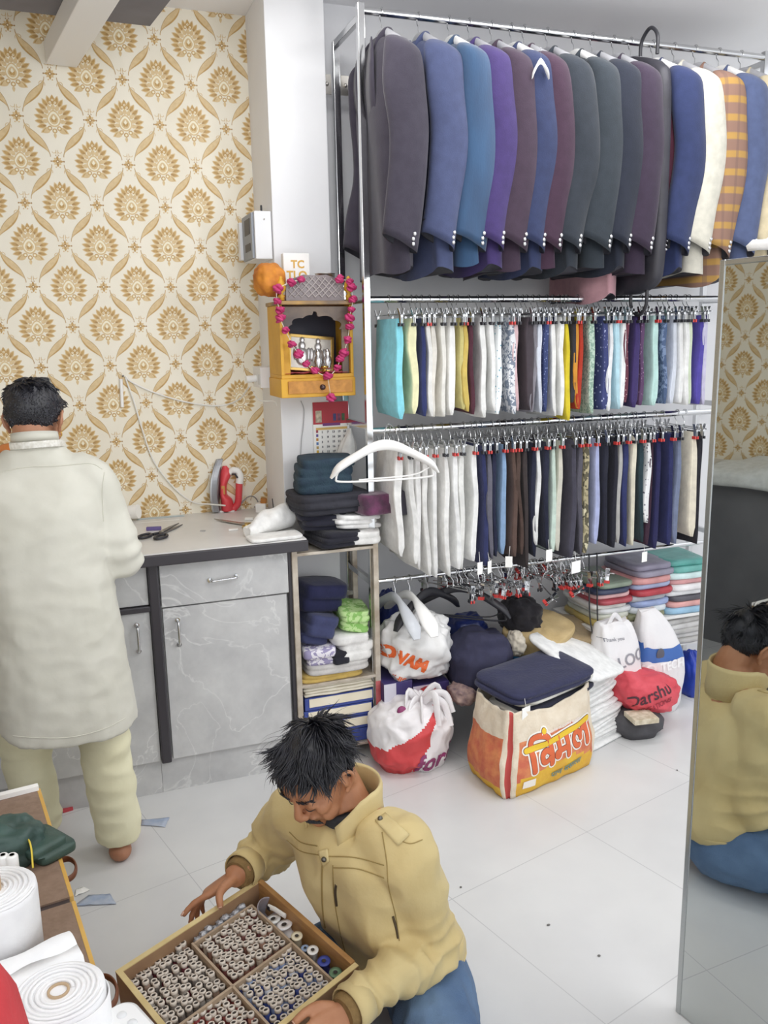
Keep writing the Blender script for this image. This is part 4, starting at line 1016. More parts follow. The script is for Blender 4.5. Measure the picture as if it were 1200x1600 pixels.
wire('power_cable', 'white cable sagging along the wallpaper from the nail to the socket', [(196, 588, YW), (206, 597, YW), (240, 613, YW), (290, 628, YW), (340, 634, YW), (372, 625, YW-.05), (390, 604, 3.50)], YW)
wire('power_cable', 'white cable running down the wallpaper to the iron', [(196, 590, YW), (210, 630, YW), (222, 670, YW), (240, 720, YW), (270, 760, YW), (300, 784, YW), (330, 788, 3.64), (352, 790, 3.60)], YW)
wire('power_cable', 'thin white cable trailing from the socket under the shrine', [(392, 606, 3.50), (405, 625, 3.40), (428, 627, 3.366), (432, 634, 3.364)], YW, .002)
wire('wire', 'thin grey wire hanging down the pillar below the shrine', [(470, 626, 3.364), (475, 640, 3.364), (474, 665, 3.364), (471, 690, 3.364), (469, 728, 3.364)], YW, .0015, mat('grey wire', '#a5a5a8', .5))
a, b = on_y(189, 592, YW), on_y(191, 636, YW)
mb = MB(); mb.tube([a, b], .007, 10); tag(mb.build('cable_end', WHITEP), 'white plastic cable end hanging straight from the nail', 'cable')
mb = MB(); p = on_y(192, 588, YW); mb.tube([p+V(0, .006, 0), p+V(0, -.02, .003)], .003, 8); tag(mb.build('nail', mat('dark nail', '#3a3a3c', .4, .8)), 'dark nail in the wallpaper holding the white cables', 'nail')
# ================================================================ THINGS ON THE COUNTER
b = on_z(352, 797, CT); ix, iy = b.x, b.y-.02
t = thing('clothes_iron', 'red and silver electric iron standing on its heel against the wallpaper', 'iron', (ix, iy, CT), None, math.radians(-16))
REDI = mat('red plastic', '#d8474f', .35); SILV = mat('soleplate', '#b5b6b8', .28, .9)
def plan(k, n=20):   # sole outline (height, half width)
    return [(h, k*w_) for h, w_ in spline([(.0, .050), (.02, .052), (.08, .052), (.14, .044), (.19, .026), (.222, .008), (.228, 0)], 4)]
def soleslab(x0, x1, k0, k1, lean, m, name):
    mb = MB(); R0 = plan(k0); R1 = plan(k1)
    def ring(R, x): return [V(x+lean*h*0+1.35*(h-.075)**2-.008, w_, .004+h) for h, w_ in R]+[V(x+lean*h*0+1.35*(h-.075)**2-.008, -w_, .004+h) for h, w_ in R[-2::-1]]
    mb.loft([ring(R0, x0), ring(R1, x1)], 0, True, False); return mb.build(name, m, t, world=False, bevel=.002)
soleslab(-.052, -.044, 1, 1, .30, SILV, 'sole_plate')
soleslab(-.044, -.022, 1, .80, .30, mat('silver skirt', '#9a9b9f', .35, .6), 'skirt')
mb = MB(); rings = []
for h, x0, x1, w_ in spline([(.004, -.020, .035, .040), (.05, -.020, .030, .040), (.075, -.022, .008, .036), (.12, -.020, .012, .032), (.15, -.018, .026, .026), (.175, -.014, .030, .018), (.20, -.004, .014, .006)], 4):
    rings.append([V((x0+x1)/2+(x1-x0)/2*math.cos(a), w_*math.sin(a), h) for a in [2*PI*k/18 for k in range(18)]])
mb.loft(rings); mb.build('body', REDI, t, world=False)
mb = MB(); mb.tube([V(*p) for p in spline([(.025, 0, .004), (.052, 0, .03), (.060, 0, .08), (.064, 0, .125)], 5)], [.020, .018, .016]+[.015]*13, 12); mb.build('handle', REDI, t, world=False)
mb = MB(); mb.tube([V(*p) for p in spline([(.064, 0, .122), (.068, 0, .150), (.062, 0, .172), (.040, 0, .180), (.022, 0, .168)], 5)], [.017]*8+[.015]*8+[.013]*5, 12); lab(mb.build('grip_cap', WHITEP, t, world=False), 'white handle end')
mb = MB(); mb.tube([V(.060, -.0165, .148), V(.048, -.0165, .166), V(.036, -.0155, .164)], .004, 8); lab(mb.build('thumb_rest', BLACKP, t, world=False), 'black thumb rest')
mb = MB(); mb.box((-.012, -.033, .078), (.004, .033, .118)); lab(mb.build('dial', mat('amber dial', '#c98f4a', .4), t, world=False, bevel=.004), 'amber dial')
for dx in (-.02, .025): 
    mb = MB(); mb.box((dx-.014, -.03, 0), (dx+.014, .03, .006)); lab(mb.build('heel_foot', WHITEP, t, world=False, bevel=.002), 'white heel foot')
mb = MB(); mb.tube([V(*p) for p in spline([(.055, .0, .02), (.10, .0, .06), (.13, .02, .05), (.14, .03, .01), (.10, .06, .004)], 6)], .003, 6); lab(mb.build('cord', mat('grey cord', '#8d8a88', .6), t, world=False), 'grey cord')
def scissors(name, label, p, ang, L, mblade, mgrip, opn=.06):
    t = thing(name, label, 'scissors', (p.x, p.y, CT+.001), None, ang)
    for s in (-1, 1):
        mb = MB(); c, sn = math.cos(s*opn), math.sin(s*opn)
        def R(x, y, z): return V(x*c-y*sn, x*sn+y*c, z)
        B = [(L, 0), (L*.55, .012*s), (.0, .014*s), (-.02, .008*s), (-.02, -.006*s), (.02, -.005*s)]
        mb.loft([[R(x, y, z+(.004 if s > 0 else 0)) for x, y in (B if s > 0 else B[::-1])] for z in (0, .004)], 0, True, False); mb.build('blade', mblade, t, world=False)
        mb = MB(); cy = -s*.030; ring = [R(-.075+.036*math.cos(a), cy+.020*math.sin(a), .006) for a in [2*PI*k/18 for k in range(19)]]
        mb.tube(ring, .0055, 8, caps=False); mb.tube([R(-.015, 0, .006), R(-.045, cy*.45, .006)], .006, 8); mb.build('finger_loop', mgrip, t, world=False)
    mb = MB(); mb.tube([V(0, 0, 0), V(0, 0, .010)], .006, 10); mb.build('pivot_screw', STEEL, t, world=False)
a, b = on_z(228, 846, CT), on_z(279, 822, CT); d = b-a
scissors('tailor_scissors', 'black handled tailor scissors lying near the counter edge', a.lerp(b, .48), math.atan2(d.y, d.x), .16, mat('dark blade', '#77777a', .35, .7), BLACKP, .05)
a, b = on_z(414, 826, CT), on_z(336, 813, CT); d = b-a
scissors('tailor_scissors', 'steel scissors with a brass loop lying at the back of the counter', a.lerp(b, .42), math.atan2(d.y, d.x), .17, STEEL, mat('brass loop', '#c2a866', .3, .8), .03)
def cbox(name, label, cat, px0, px1, h, wdt, m, ang=0, bev=.002):
    a, b = on_z(*px0, CT), on_z(*px1, CT); d = b-a; L = d.length; c = a.lerp(b, .5)
    M = Matrix.Translation((c.x, c.y, CT)) @ Matrix.Rotation(math.atan2(d.y, d.x), 4, 'Z')
    return tag(MB().box((-L/2, -wdt/2, .0005), (L/2, wdt/2, h), M=M).build(name, m, bevel=bev), label, cat)
cbox('chalk_block', 'small purple chalk block on the counter', 'chalk', (229, 829), (252, 828), .014, .018, mat('purple chalk', '#6c5f95', .8))
cbox('pen', 'blue pen lying at the right end of the counter', 'pen', (399, 834), (430, 825), .008, .008, mat('blue pen plastic', '#4a5aa0', .35))
cbox('ruler', 'pale blue ruler lying along the wallpaper at the back of the counter', 'ruler', (214, 812), (288, 806), .003, .022, mat('pale blue ruler', '#b4c2c8', .4), bev=.0005)
cbox('ruler', 'narrow white tape strip in front of the pale blue ruler', 'tape', (212, 818), (280, 812), .0015, .008, WHITEP, bev=.0003)
cbox('chalk_piece', 'small white chalk piece in front of the steel scissors', 'chalk', (357, 829), (372, 828), .006, .020, WHITEP)
cbox('chalk_piece', 'white chalk piece behind the steel scissors', 'chalk', (383, 813), (396, 813), .012, .014, WHITEP)
cbox('chalk_piece', 'tiny grey chalk crumb in the middle of the counter', 'chalk', (313, 830), (321, 830), .004, .010, mat('grey chalk', '#a9a7a5', .8), bev=.001)
t = thing('spool_box', 'small white box with brown thread behind the scissors', 'box', tuple(on_z(408, 800, CT)))
p = on_z(408, 800, CT); M = Matrix.Translation(p) @ Matrix.Rotation(-.3, 4, 'Z')
MB().box((-.022, -.02, .0005), (.022, .02, .040), M=M).build('box', WHITEP, t, bevel=.003)
mb = MB(); mb.tube([M @ V(.012, .0, .040), M @ V(.014, 0, .060)], .014, 12); lab(mb.build('thread', mat('brown thread', '#b5793c', .8), t), 'brown thread')
t = thing('phone_stand', 'small dark wire stand leaning at the back corner of the counter', 'stand', tuple(on_z(432, 802, CT)))
p = on_z(428, 800, CT); mb = MB(); mb.tube([p+V(0, 0, .003), p+V(0, .02, .055), p+V(.03, .02, .055), p+V(.03, 0, .003), p+V(.075, -.05, .003), p+V(.035, -.05, .003), p+V(0, 0, .003)], .0025, 6); mb.build('frame', mat('dark wire', '#55555a', .4, .6), t)
MB().box((0, .014, .012), (.03, .018, .05)).warp(lambda v: v+p).build('plate', mat('violet plate', '#8a86a0', .4), t)
# ================================================================ BAGS AND CLOTH ON THE FLOOR UNDER THE RACK
def ringbag(prof, c, n=48, wr=.0, seed=0, amp=.0):
    """rings for a standing bag: prof rows (z, half x, half y, squareness, dx, dy)"""
    out = []
    for i, (z, hx, hy, sq, dx, dy) in enumerate(spline(prof, 4)):
        R = []
        for k in range(n):
            a = 2*PI*k/n; ca, sa = math.cos(a), math.sin(a)
            w_ = 1+wr*math.sin(7*a+z*9+seed)*.5+amp*nz((ca*1.5, sa*1.5, z*7), 1.6, seed)
            R.append(V(c[0]+dx+hx*w_*math.copysign(abs(ca)**sq, ca), c[1]+dy+hy*w_*math.copysign(abs(sa)**sq, sa), max(.001, z+.012*nz((ca, sa, z*3), 2, seed))))
        out.append(R)
    return out
# ---- printed woven rice sack with its big red and yellow label
A, B, Cc = on_z(726, 1200, 0), on_z(789, 1257, 0), on_z(934, 1192, 0)
D = A+Cc-B; ctr = (A+B+Cc+D)/4; Hh = .345
SACK = [mat('woven beige sack', '#e2d6c2', .75, 0, '#d8c9b2', 22, .25, 120), mat('red orange print', '#c6654a', .6, 0, '#d98a5a', 26, .2, 90), mat('yellow print', '#e3b93a', .6, 0, '#d9a534', 14, .2, 90), mat('red edge tape', '#b8453f', .6), mat('inside of sack', '#cfc4b4', .8)]
T = thing('printed_sack', 'woven sack with a red and yellow printed label holding folded trousers', 'sack', tuple(ctr))
mb = MB(); NU = 30; rows = 22; quad = [A, B, Cc, D]; ringsV = []
for r in range(rows+1):
    q = r/rows; z = Hh*q; R = []
    for s in range(4):
        p, q2 = quad[s], quad[(s+1) % 4]
        for u in range(NU):
            t = u/NU; P = p.lerp(q2, t); out = (P-ctr); e = math.sin(PI*t)
            bul = .035*e*math.sin(PI*min(1, q*1.05))**.7; n_ = (q2-p).normalized().cross(V(0, 0, -1)); n_ = n_ if n_.dot(P-ctr) > 0 else -n_
            corner = 1-.10*(1-min(1, min(t, 1-t)/.10))**2
            P2 = ctr+out*corner*(.93+.07*math.sin(PI*min(1, q*1.6+.1)))+n_*bul
            P2 -= (P2-ctr)*.06*q
            sag = (.035*math.sin(PI*t)*(1 if s in (1, 3) else .5)+.012*nz((t*5, s, 0), 1.5))*q**3
            P2.z = max(.001, z-sag+(.006*nz((t*7, q*6, s), 1.3)))
            P2 += n_*.006*nz((t*6, q*5, s+3), 1.4)
            R.append(P2)
    ringsV.append(R)
n = NU*4; mb.v = [tuple(p) for R in ringsV for p in R]
for r in range(rows):
    for k in range(n):
        k2 = (k+1) % n; mb.f.append([r*n+k, r*n+k2, (r+1)*n+k2, (r+1)*n+k]); mb.s.append(True)
        s, t, q = k//NU, (k % NU+.5)/NU, (r+.5)/rows; m_ = 0
        if s == 1 and .10 < t < .97: m_ = 2 if q < .12+.20*math.sin(PI*min(1, t*.95)) else (1 if q < .66-.02*math.sin(9*t) else 0)
        if s == 0 and .10 < t < .90: m_ = 2 if q < .14 else (1 if q < .70 else 0)
        if (s == 0 and t > .955) or (s == 1 and t < .02): m_ = 3
        mb.m.append(m_)
mb.add(ringsV[0], [tuple(range(n-1, -1, -1))], 0)
inner = [[p.lerp(V(ctr.x, ctr.y, p.z), .03) for p in ringsV[-1]], [V(p.x, p.y, p.z-.07).lerp(V(ctr.x, ctr.y, p.z-.07), .05) for p in ringsV[-1]]]
mb.loft([ringsV[-1]]+inner, 4, False); mb.add(inner[-1], [tuple(range(n))], 4)
sack = mb.build('sack', SACK, T, weld=1e-5)
bv = bvh_of(sack); fx = (Cc-B).normalized(); fz = V(0, 0, 1); nF = fx.cross(fz)
def on_sack(body, size, u, h, m, bold, eps, name, tilt=0, sx=1.0, custom=None):
    vs, fs = custom if custom else text_mesh(body, size, bold)
    x_ = fx*math.cos(tilt)+fz*math.sin(tilt); y_ = fz*math.cos(tilt)-fx*math.sin(tilt)
    mb = MB(); wrap(mb, [V(p.x*sx, p.y, 0) for p in vs], fs, B.lerp(Cc, u)+V(0, 0, h), x_, y_, bv, eps, 0, .012)
    return mb.build(name, m, sack, fix=False) if mb.f else print('miss', body)
# the big lettering is drawn stroke by stroke: head bar, vowel sign with a dot, and the letters va, ma, la
def thick(paths, wd):
    vs = []; fs = []
    for p in paths:
        pts = [np.array(q) for q in (spline(p, 6) if len(p) > 2 else [np.array(p[0]), np.array(p[1])])]; o = len(vs)
        for i, q in enumerate(pts):
            a = pts[max(0, i-1)]; b = pts[min(len(pts)-1, i+1)]; d = (b-a)/(np.linalg.norm(b-a) or 1); nn = np.array((-d[1], d[0]))
            vs += [V(*(q+nn*wd), 0), V(*(q-nn*wd), 0)]
        fs += [(o+2*i, o+2*i+1, o+2*i+3, o+2*i+2) for i in range(len(pts)-1)]
        for e in (0, -1):
            o2 = len(vs); vs += [V(pts[e][0]+wd*math.cos(k*PI/5), pts[e][1]+wd*math.sin(k*PI/5), 0) for k in range(10)]; fs.append(tuple(range(o2, o2+10)))
    return vs, fs
VI = [[(-.150, .045), (-.150, -.045)], [(-.150, .045), (-.140, .075), (-.110, .082), (-.075, .070), (-.062, .045)], [(-.062, .045), (-.062, -.045)], [(-.062, .0), (-.085, .020), (-.108, .008), (-.106, -.018), (-.085, -.024), (-.062, -.008)],
      [(-.020, .045), (-.020, -.010), (-.028, -.026), (-.038, -.020), (-.030, -.008), (.028, -.010)], [(.030, .045), (.030, -.045)],
      [(.150, .045), (.150, -.045)], [(.150, .010), (.130, .024), (.112, .012), (.108, -.008)], [(.108, .000), (.096, .022), (.074, .020), (.066, -.004), (.078, -.028), (.094, -.034)]]
BAR = [[(-.172, .045), (.172, .045)], [(-.080, .092), (-.078, .093)]]
ol = [on_sack('', 0, .54, .155, m, 0, e, nm, .10, 1, thick(VI+BAR, w_)) for w_, m, e, nm in ((.0185, mat('white outline', '#f0ece2', .6), .0016, 'letter_outline'), (.0125, mat('dark outline', '#7c3a30', .6), .0024, 'letter_edge'))]
on_sack('', 0, .54, .155, mat('orange letter print', '#d8683c', .6), 0, .0032, 'lettering', .10, 1, thick(VI, .0105))
on_sack('', 0, .54, .155, mat('yellow letter print', '#e2bd2e', .6), 0, .0036, 'letter_bar', .10, 1, thick(BAR, .0105))
on_sack('पान मसाला', .040, .60, .055, mat('teal print', '#5d8c8c', .6), .0005, .003, 'small_lettering', .10)
on_sack('Over 4 decades of trusted quality', .018, .52, .232, mat('pale print', '#efe3dc', .6), .0004, .003, 'top_lettering', .03)
vs = [V(-.028, -.016, 0), V(.028, -.016, 0), V(.028, .016, 0), V(-.028, .016, 0)]
on_sack('', 0, .22, .050, mat('white print', '#efe9df', .6), 0, .0028, 'white_panel', .04, 1, (vs, [(0, 1, 2, 3)]))
# clothes stacked in the mouth of the sack
z0 = Hh-.125; ang = math.atan2(fx.y, fx.x); up = ctr+V(0, 0, z0)
sl = (Cc-B).length; sw = (B-A).length
folded('folded_trousers', 'white trousers bulging out of the mouth of the printed sack', 'trousers', (ctr.x, ctr.y, z0-.005), (sl*.80, sw*.80, .055), WHITEC, ang, 2, 41)
lab5 = ['grey white', 'white', 'black edged white', 'cream']
cols = ['#cfcdc6', '#eceae4', '#2f3040', '#e2dfd2', '#dcdad2']
for i, c in enumerate(cols):
    folded('folded_trousers', ['pale grey folded trousers low in the stack on the sack', 'white folded trousers in the stack on the sack', 'thin black folded trousers between white ones on the sack', 'cream folded trousers in the stack on the sack', 'stone coloured folded trousers just under the navy ones'][i], 'trousers', (ctr.x+.035+.004*i, ctr.y+.01, z0+.050+.0165*i), (sl*(.78+.02*(i % 2)), sw*.70, .0175), cloth(c, .25), ang+.03*(i-2), 1, 50+i, 'trousers stacked on the printed sack', tilt=(0, -.02))
folded('folded_trousers', 'navy trousers folded on top of the stack on the sack', 'trousers', (ctr.x+.01, ctr.y+.01, z0+.135), (sl*.86, sw*.95, .042), cloth('#363853', .25), ang-.04, 2, 60, tilt=(.04, -.03))
tp = on_y(845, 1102, B.y+.12)
price_tag('white price tag hanging from the navy trousers on the sack', 822, 1117, .045, .062, B.y-.01+.06, .35, .03)
# ---- stack of white folded cloth beside the sack
wb = on_z(925, 1178, 0); rnd = random.Random(4)
WST = [cloth('#f0f0ee', .25, 40), cloth('#e9e9e7', .25, 40), cloth('#f3f3f1', .25, 40)]
nW = 12
for i in range(nW):
    q = i/nW; folded('folded_cloth', 'white folded cloth in the leaning white stack right of the sack', 'cloth', (wb.x+.065-.10*q+rnd.uniform(-.012, .012), wb.y+.19+.035*q, .001+.0265*i), (.36, .30, .030), WST[i % 3], .42+rnd.uniform(-.08, .08), 2, 70+i, 'white cloths in the leaning stack', wob=.007)
folded('folded_cloth', 'white cloth spread slanting over the top of the white stack', 'cloth', (wb.x+.020, wb.y+.185, .0265*nW+.045), (.36, .36, .022), WST[0], .42, 1, 99, tilt=(.34, .20), wob=.008)
# ---- red and white shopping bag tied at the top
fb = on_z(662, 1213, 0); fc = V(fb.x, fb.y+.145, 0)
def fmat(p, u, v):
    q = p-fc; return 1 if (q.x < -.035+.42*p.z+.008*math.sin(p.z*60) and p.z < .135+.62*(q.x+.12) and q.y < .06) else 0
FORD = [mat('white plastic bag', '#ece9ea', .45, 0, '#e3dfe0', 9, .3, 20), mat('red plastic bag', '#d34a4c', .45, 0, '#c94043', 9, .3, 20)]
def ffn(p, i, k): return 0
fo = blob('shopping_bag', 'red and white shopping bag with purple lettering, tied shut on the floor', 'bag', (fc.x, fc.y, .125), (.165, .155, .150), FORD, 12, .10, 1.8, crease=.28, matfn=fmat, floor=0, power=.8, n=150, mm=100)
PURP = mat('purple lettering', '#8a3566', .5)
lay_text(fo, 'lettering', 'ford', .105, 682, 1186, fb.y+.02, (1, .10, .16), (-.10, .25, 1), PURP, .003, .003, shear=.12)
lay_text(fo, 'small_lettering', 'एक्सटाइल', .040, 690, 1212, fb.y+.03, (1, .10, .14), (-.1, .3, 1), PURP, .0008, .003)
mb = MB()
for k in range(9):
    a = k*.7; mb.tube([V(*p) for p in spline([(fc.x+.04, fc.y-.02, .24), (fc.x+.04+.03*math.cos(a), fc.y-.04+.03*math.sin(a), .285), (fc.x+.05+.08*math.cos(a), fc.y-.06+.05*math.sin(a), .29+.03*math.sin(a*3)), (fc.x+.05+.10*math.cos(a), fc.y-.09+.05*math.sin(a), .22-.02*(k % 3))], 5)], [.018-.0003*i for i in range(16)], 8, sec=(1, .35))
mb.build('knot', FORD[0], fo)
mb = MB(); mb.ball((fc.x+.11, fc.y+.02, .24), (.07, .05, .05), M=Matrix.Rotation(.5, 4, 'Y')); mb.ball((fc.x-.06, fc.y-.07, .255), (.02, .012, .02), mi=1); o = mb.build('bag_corner', [FORD[1], PURP], fo)
# ---- violet and white cartons behind it, white carrier bag on them
VIO = mat('violet carton', '#443a72', .5, 0, '#3d3468', 8); LILAC = mat('pale lilac carton', '#d3d0dc', .5)
def carton(label, px0, px1, ptop, y0, dep, mats_, split=None):
    a, b = on_y(px0, 1120, y0), on_y(px1, 1120, y0); z = on_y((px0+px1)/2, ptop, y0).z
    t = thing('carton', label, 'box', ((a.x+b.x)/2, y0+dep/2, 0))
    MB().box((a.x, y0, .001), (b.x, y0+dep, z)).build('carton', mats_[0], t, bevel=.003)
    if split: 
        s0, s1 = split; MB().box((a.x+(b.x-a.x)*s0, y0-.0015, .002), (a.x+(b.x-a.x)*s1, y0+.001, z-.002)).build('panel', mats_[1], t)
    return z
zc1 = carton('lilac and violet carton standing beside the metal stand', 601, 645, 1066, 3.02, .20, [VIO, LILAC], (0, .42))
zc2 = carton('white and violet carton behind the red and white bag', 646, 702, 1068, 3.03, .20, [VIO, LILAC], (0, .50))
wc = on_y(655, 1030, 3.06)
wb_ = blob('carrier_bag', 'white carrier bag with orange lettering lying on the violet cartons', 'bag', (wc.x, 3.10, max(zc1, zc2)+.115), (.155, .12, .135), mat('white carrier plastic', '#e9e8e6', .35, 0, '#dfdedd', 7, .4, 18), 31, .16, 1.9, crease=.55, power=.8, n=80, mm=56, floor=max(zc1, zc2))
ORG = mat('orange lettering', '#e0662c', .45)
lay_text(wb_, 'lettering', 'EOVAM', .066, 634, 1033, 2.96, (1, -.1, -.50), (.45, .1, 1), ORG, .004, .003)
lay_text(wb_, 'small_lettering', 'FASHION', .035, 629, 1068, 2.96, (1, -.1, -.45), (.45, .1, 1), ORG, .001, .003)
blob('plastic_bundle', 'crumpled white plastic bundle on top of the carrier bag', 'bag', on_y(668, 985, 3.10), (.085, .08, .075), mat('white carrier plastic', '#e9e8e6', .35, 0, '#dfdedd', 7, .4, 18), 33, .2, 2.2, crease=.6, n=60, mm=40)
# ---- dark heap in the middle
blob('cloth_bag', 'large navy cloth bag in the heap under the bare hangers', 'bag', on_y(757, 1042, 2.98)+V(0, .05, 0), (.135, .13, .15), mat('navy cloth bag', '#33334c', .85, 0, '#2b2b42', 20, .4, 25), 35, .10, 1.8, crease=.25, n=60, mm=44, power=.8, floor=0)
blob('plastic_bag', 'shiny dark blue plastic bag behind the navy cloth bag', 'bag', on_y(728, 985, 3.22), (.09, .08, .075), mat('dark blue plastic', '#23306a', .3, 0, '#1d2754', 9, .5, 20), 36, .14, 2, crease=.5)
blob('plastic_bag', 'dark blue plastic bag hanging behind the metal stand', 'bag', on_y(606, 955, 3.36), (.045, .05, .10), mat('dark blue plastic', '#23306a', .3, 0, '#1d2754', 9, .5, 20), 37, .14, 2, crease=.5)
hz = on_y(870, 1045, 3.0).z
blob('cloth_heap', 'slate grey cloth heap under the folded purple cloths', 'cloth', (on_y(870, 1080, 3.12).x, 3.16, hz*.45), (.22, .16, hz*.62), cloth('#45434f', .3, 40), 38, .14, 2, crease=.3, floor=0, power=.7)
PU_ = on_y(880, 1030, 3.05)
folded('folded_cloth', 'sky blue plastic wrapped cloth under the purple cloths', 'cloth', (on_y(850, 1040, 2.98).x, 3.05, on_y(850, 1048, 2.98).z), (.16, .16, .04), mat('sky blue plastic', '#3f8fd0', .3, 0, '#59b4e0', 20, .3, 40), .2, 2, 40)
folded('folded_cloth', 'greyish purple cloths folded under the khaki trousers', 'cloth', (PU_.x, 3.14, PU_.z-.03), (.36, .28, .085), mat('grey purple cloth', '#55506c', .85, 0, '#4a4660', 12, .3, 40), .10, 4, 42, wob=.012)
folded('folded_cloth', 'blue checked cloth at the right end of the purple cloths', 'cloth', (on_y(938, 1030, 3.08).x, 3.16, PU_.z-.03), (.08, .2, .06), pattern('leaf', '#4f7ba8', '#9cc0d8', 40), .1, 2, 43)
khz = on_y(880, 1012, 3.08).z
folded('folded_trousers', 'brown khaki trousers folded at the right under the tan ones', 'trousers', (on_y(895, 975, 3.12).x, 3.18, khz-.005), (.36, .26, .075), cloth('#a08c6c', .3, 60), -.25, 2, 44, tilt=(.12, .16), wob=.012)
folded('folded_trousers', 'tan trousers draped over the top of the heap', 'trousers', (on_y(850, 965, 3.06).x, 3.12, khz+.03), (.28, .26, .10), mat('tan cotton', '#cbb384', .85, 0, '#bda474', 12, .35, 40), .55, 2, 45, tilt=(.22, -.22), wob=.02)
blob('black_cloth', 'black cloth bundled at the left of the tan trousers', 'cloth', on_y(812, 962, 3.15), (.09, .10, .085), cloth('#2a282c', .3, 40), 46, .2, 2.4, crease=.4)
blob('pale_cloth', 'small beige cloth sticking out beside the tan trousers', 'cloth', on_y(806, 1005, 3.0), (.035, .05, .05), cloth('#c8c0b0', .3, 40), 47, .2, 2.4, crease=.3)
blob('brown_cloth', 'brown striped cloth squeezed between the navy bag and sack', 'cloth', on_y(722, 1083, 2.95), (.055, .07, .04), mat('brown striped cloth', '#6f5b60', .8, 0, '#a88e84', 30, .3, 40), 48, .15, 2.4, crease=.3)
blob('black_cloth', 'black cloth at the right of the heap beside the white bags', 'cloth', on_y(942, 1000, 3.16), (.06, .09, .10), cloth('#26262b', .3, 40), 49, .2, 2.4, crease=.4)
# ---- white bags at the right
WPL = mat('white plastic carrier', '#e6e4e4', .4, 0, '#dddbdc', 6, .35, 16); GRYL = mat('grey lettering', '#8f8f96', .5)
c1 = on_y(977, 1060, 2.93)
mb = MB(); mb.loft(ringbag([(.001, .09, .09, .7, 0, 0), (.05, .105, .10, .7, 0, 0), (.20, .11, .095, .6, -.005, 0), (.34, .10, .08, .6, -.01, .01), (.43, .085, .055, .6, -.012, .02), (.455, .075, .03, .7, -.012, .02)], (c1.x, 3.0), wr=.06, seed=2, amp=.10), 0, True)
bagL = tag(mb.build('carrier_bag', WPL), 'plain white carrier bag with faint grey lettering standing near the shelf', 'bag')
lay_text(bagL, 'lettering', 'LOO', .070, 993, 1031, 2.90, (1, .1, .22), (-.2, .1, 1), GRYL, .001, .003)
lay_text(bagL, 'small_lettering', 'Thank you', .022, 972, 1003, 2.90, (1, .1, .0), (0, .1, 1), GRYL, .0003, .003)
mb = MB(); mb.tube([V(*p) for p in spline([(c1.x-.05, 3.0, .44), (c1.x-.03, 2.99, .49), (c1.x+.0, 3.0, .475), (c1.x+.03, 3.01, .44)], 6)], .012, 8, sec=(1, .3)); mb.build('bag_handle', WPL, bagL)
c2 = on_y(1040, 1060, 2.96)
mb = MB(); rg = ringbag([(.001, .10, .08, .7, 0, 0), (.06, .115, .09, .7, 0, 0), (.22, .118, .085, .6, 0, 0), (.34, .10, .07, .6, -.01, .01), (.43, .065, .04, .7, -.03, .02), (.47, .045, .02, .8, -.05, .02)], (c2.x, 3.03), wr=.05, seed=5, amp=.08)
mb.loft(rg, 0, True)
BLU = mat('blue print band', '#3c66ac', .4)
for i in range(len(mb.f)):
    pz_ = sum(mb.v[k][2] for k in mb.f[i])/len(mb.f[i]); px_ = sum(mb.v[k][0] for k in mb.f[i])/len(mb.f[i])
    if .235-.15*abs(px_-c2.x-.0)*-1.2 < pz_+.0 < .31+.18*abs(px_-c2.x): mb.m[i] = 1
bagR = tag(mb.build('carrier_bag', [WPL, BLU]), 'white carrier bag with a blue printed band standing by the mirror', 'bag')
lay_text(bagR, 'lettering', 'EO TECH', .054, 1043, 1044, 2.93, (1, .1, .05), (0, .1, 1), mat('white lettering', '#f1f1f0', .5), .002, .003)
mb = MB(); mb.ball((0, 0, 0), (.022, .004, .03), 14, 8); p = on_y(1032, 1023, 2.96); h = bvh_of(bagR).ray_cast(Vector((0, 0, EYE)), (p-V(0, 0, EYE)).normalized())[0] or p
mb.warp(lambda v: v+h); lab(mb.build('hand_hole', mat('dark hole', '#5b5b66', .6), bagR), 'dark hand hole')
gb_ = on_z(1018, 1160, 0)
blob('cloth_bag', 'dark grey bag on the floor under the red bag', 'bag', (gb_.x, gb_.y+.13, .05), (.115, .12, .062), mat('dark grey cloth bag', '#525155', .8, 0, '#48474b', 12, .3, 40), 52, .08, 2, crease=.15, floor=0)
tag(MB().box((-.055, -.05, 0), (.055, .05, .022), M=Matrix.Translation(on_y(1002, 1124, gb_.y+.03)) @ Matrix.Rotation(-.15, 4, 'Z')).build('flat_packet', mat('beige flecked packet', '#d8cfba', .7, 0, '#b5a88e', 40), bevel=.003), 'small beige flecked packet between the red and grey bags', 'packet')
rc = on_y(1022, 1096, gb_.y+.08)
rb = blob('printed_bag', 'red cloth bag with black lettering slumped on the grey bag', 'bag', (rc.x, gb_.y+.16, .165), (.155, .12, .085), mat('red cloth bag', '#c9434f', .6, 0, '#d95560', 10, .35, 30), 53, .12, 1.8, crease=.3, M=Matrix.Rotation(.18, 4, 'Y'), power=.75, n=72, mm=44)
lay_text(rb, 'lettering', 'Darshu', .074, 1019, 1088, gb_.y+.04, (1, .1, .20), (-.15, .35, 1), mat('black lettering', '#4a2a34', .6), .001, .003)
lay_text(rb, 'small_lettering', 'CREATIONS', .030, 1026, 1104, gb_.y+.04, (1, .1, .20), (-.15, .35, 1), mat('red lettering', '#9c3040', .6), .0005, .003)
blob('plastic_bag', 'bright blue plastic bag at the foot of the mirror edge', 'bag', on_y(1077, 1068, 3.10), (.045, .08, .16), mat('bright blue plastic', '#2a45b0', .3, 0, '#22378c', 9, .5, 20), 54, .14, 2, crease=.5, floor=0)
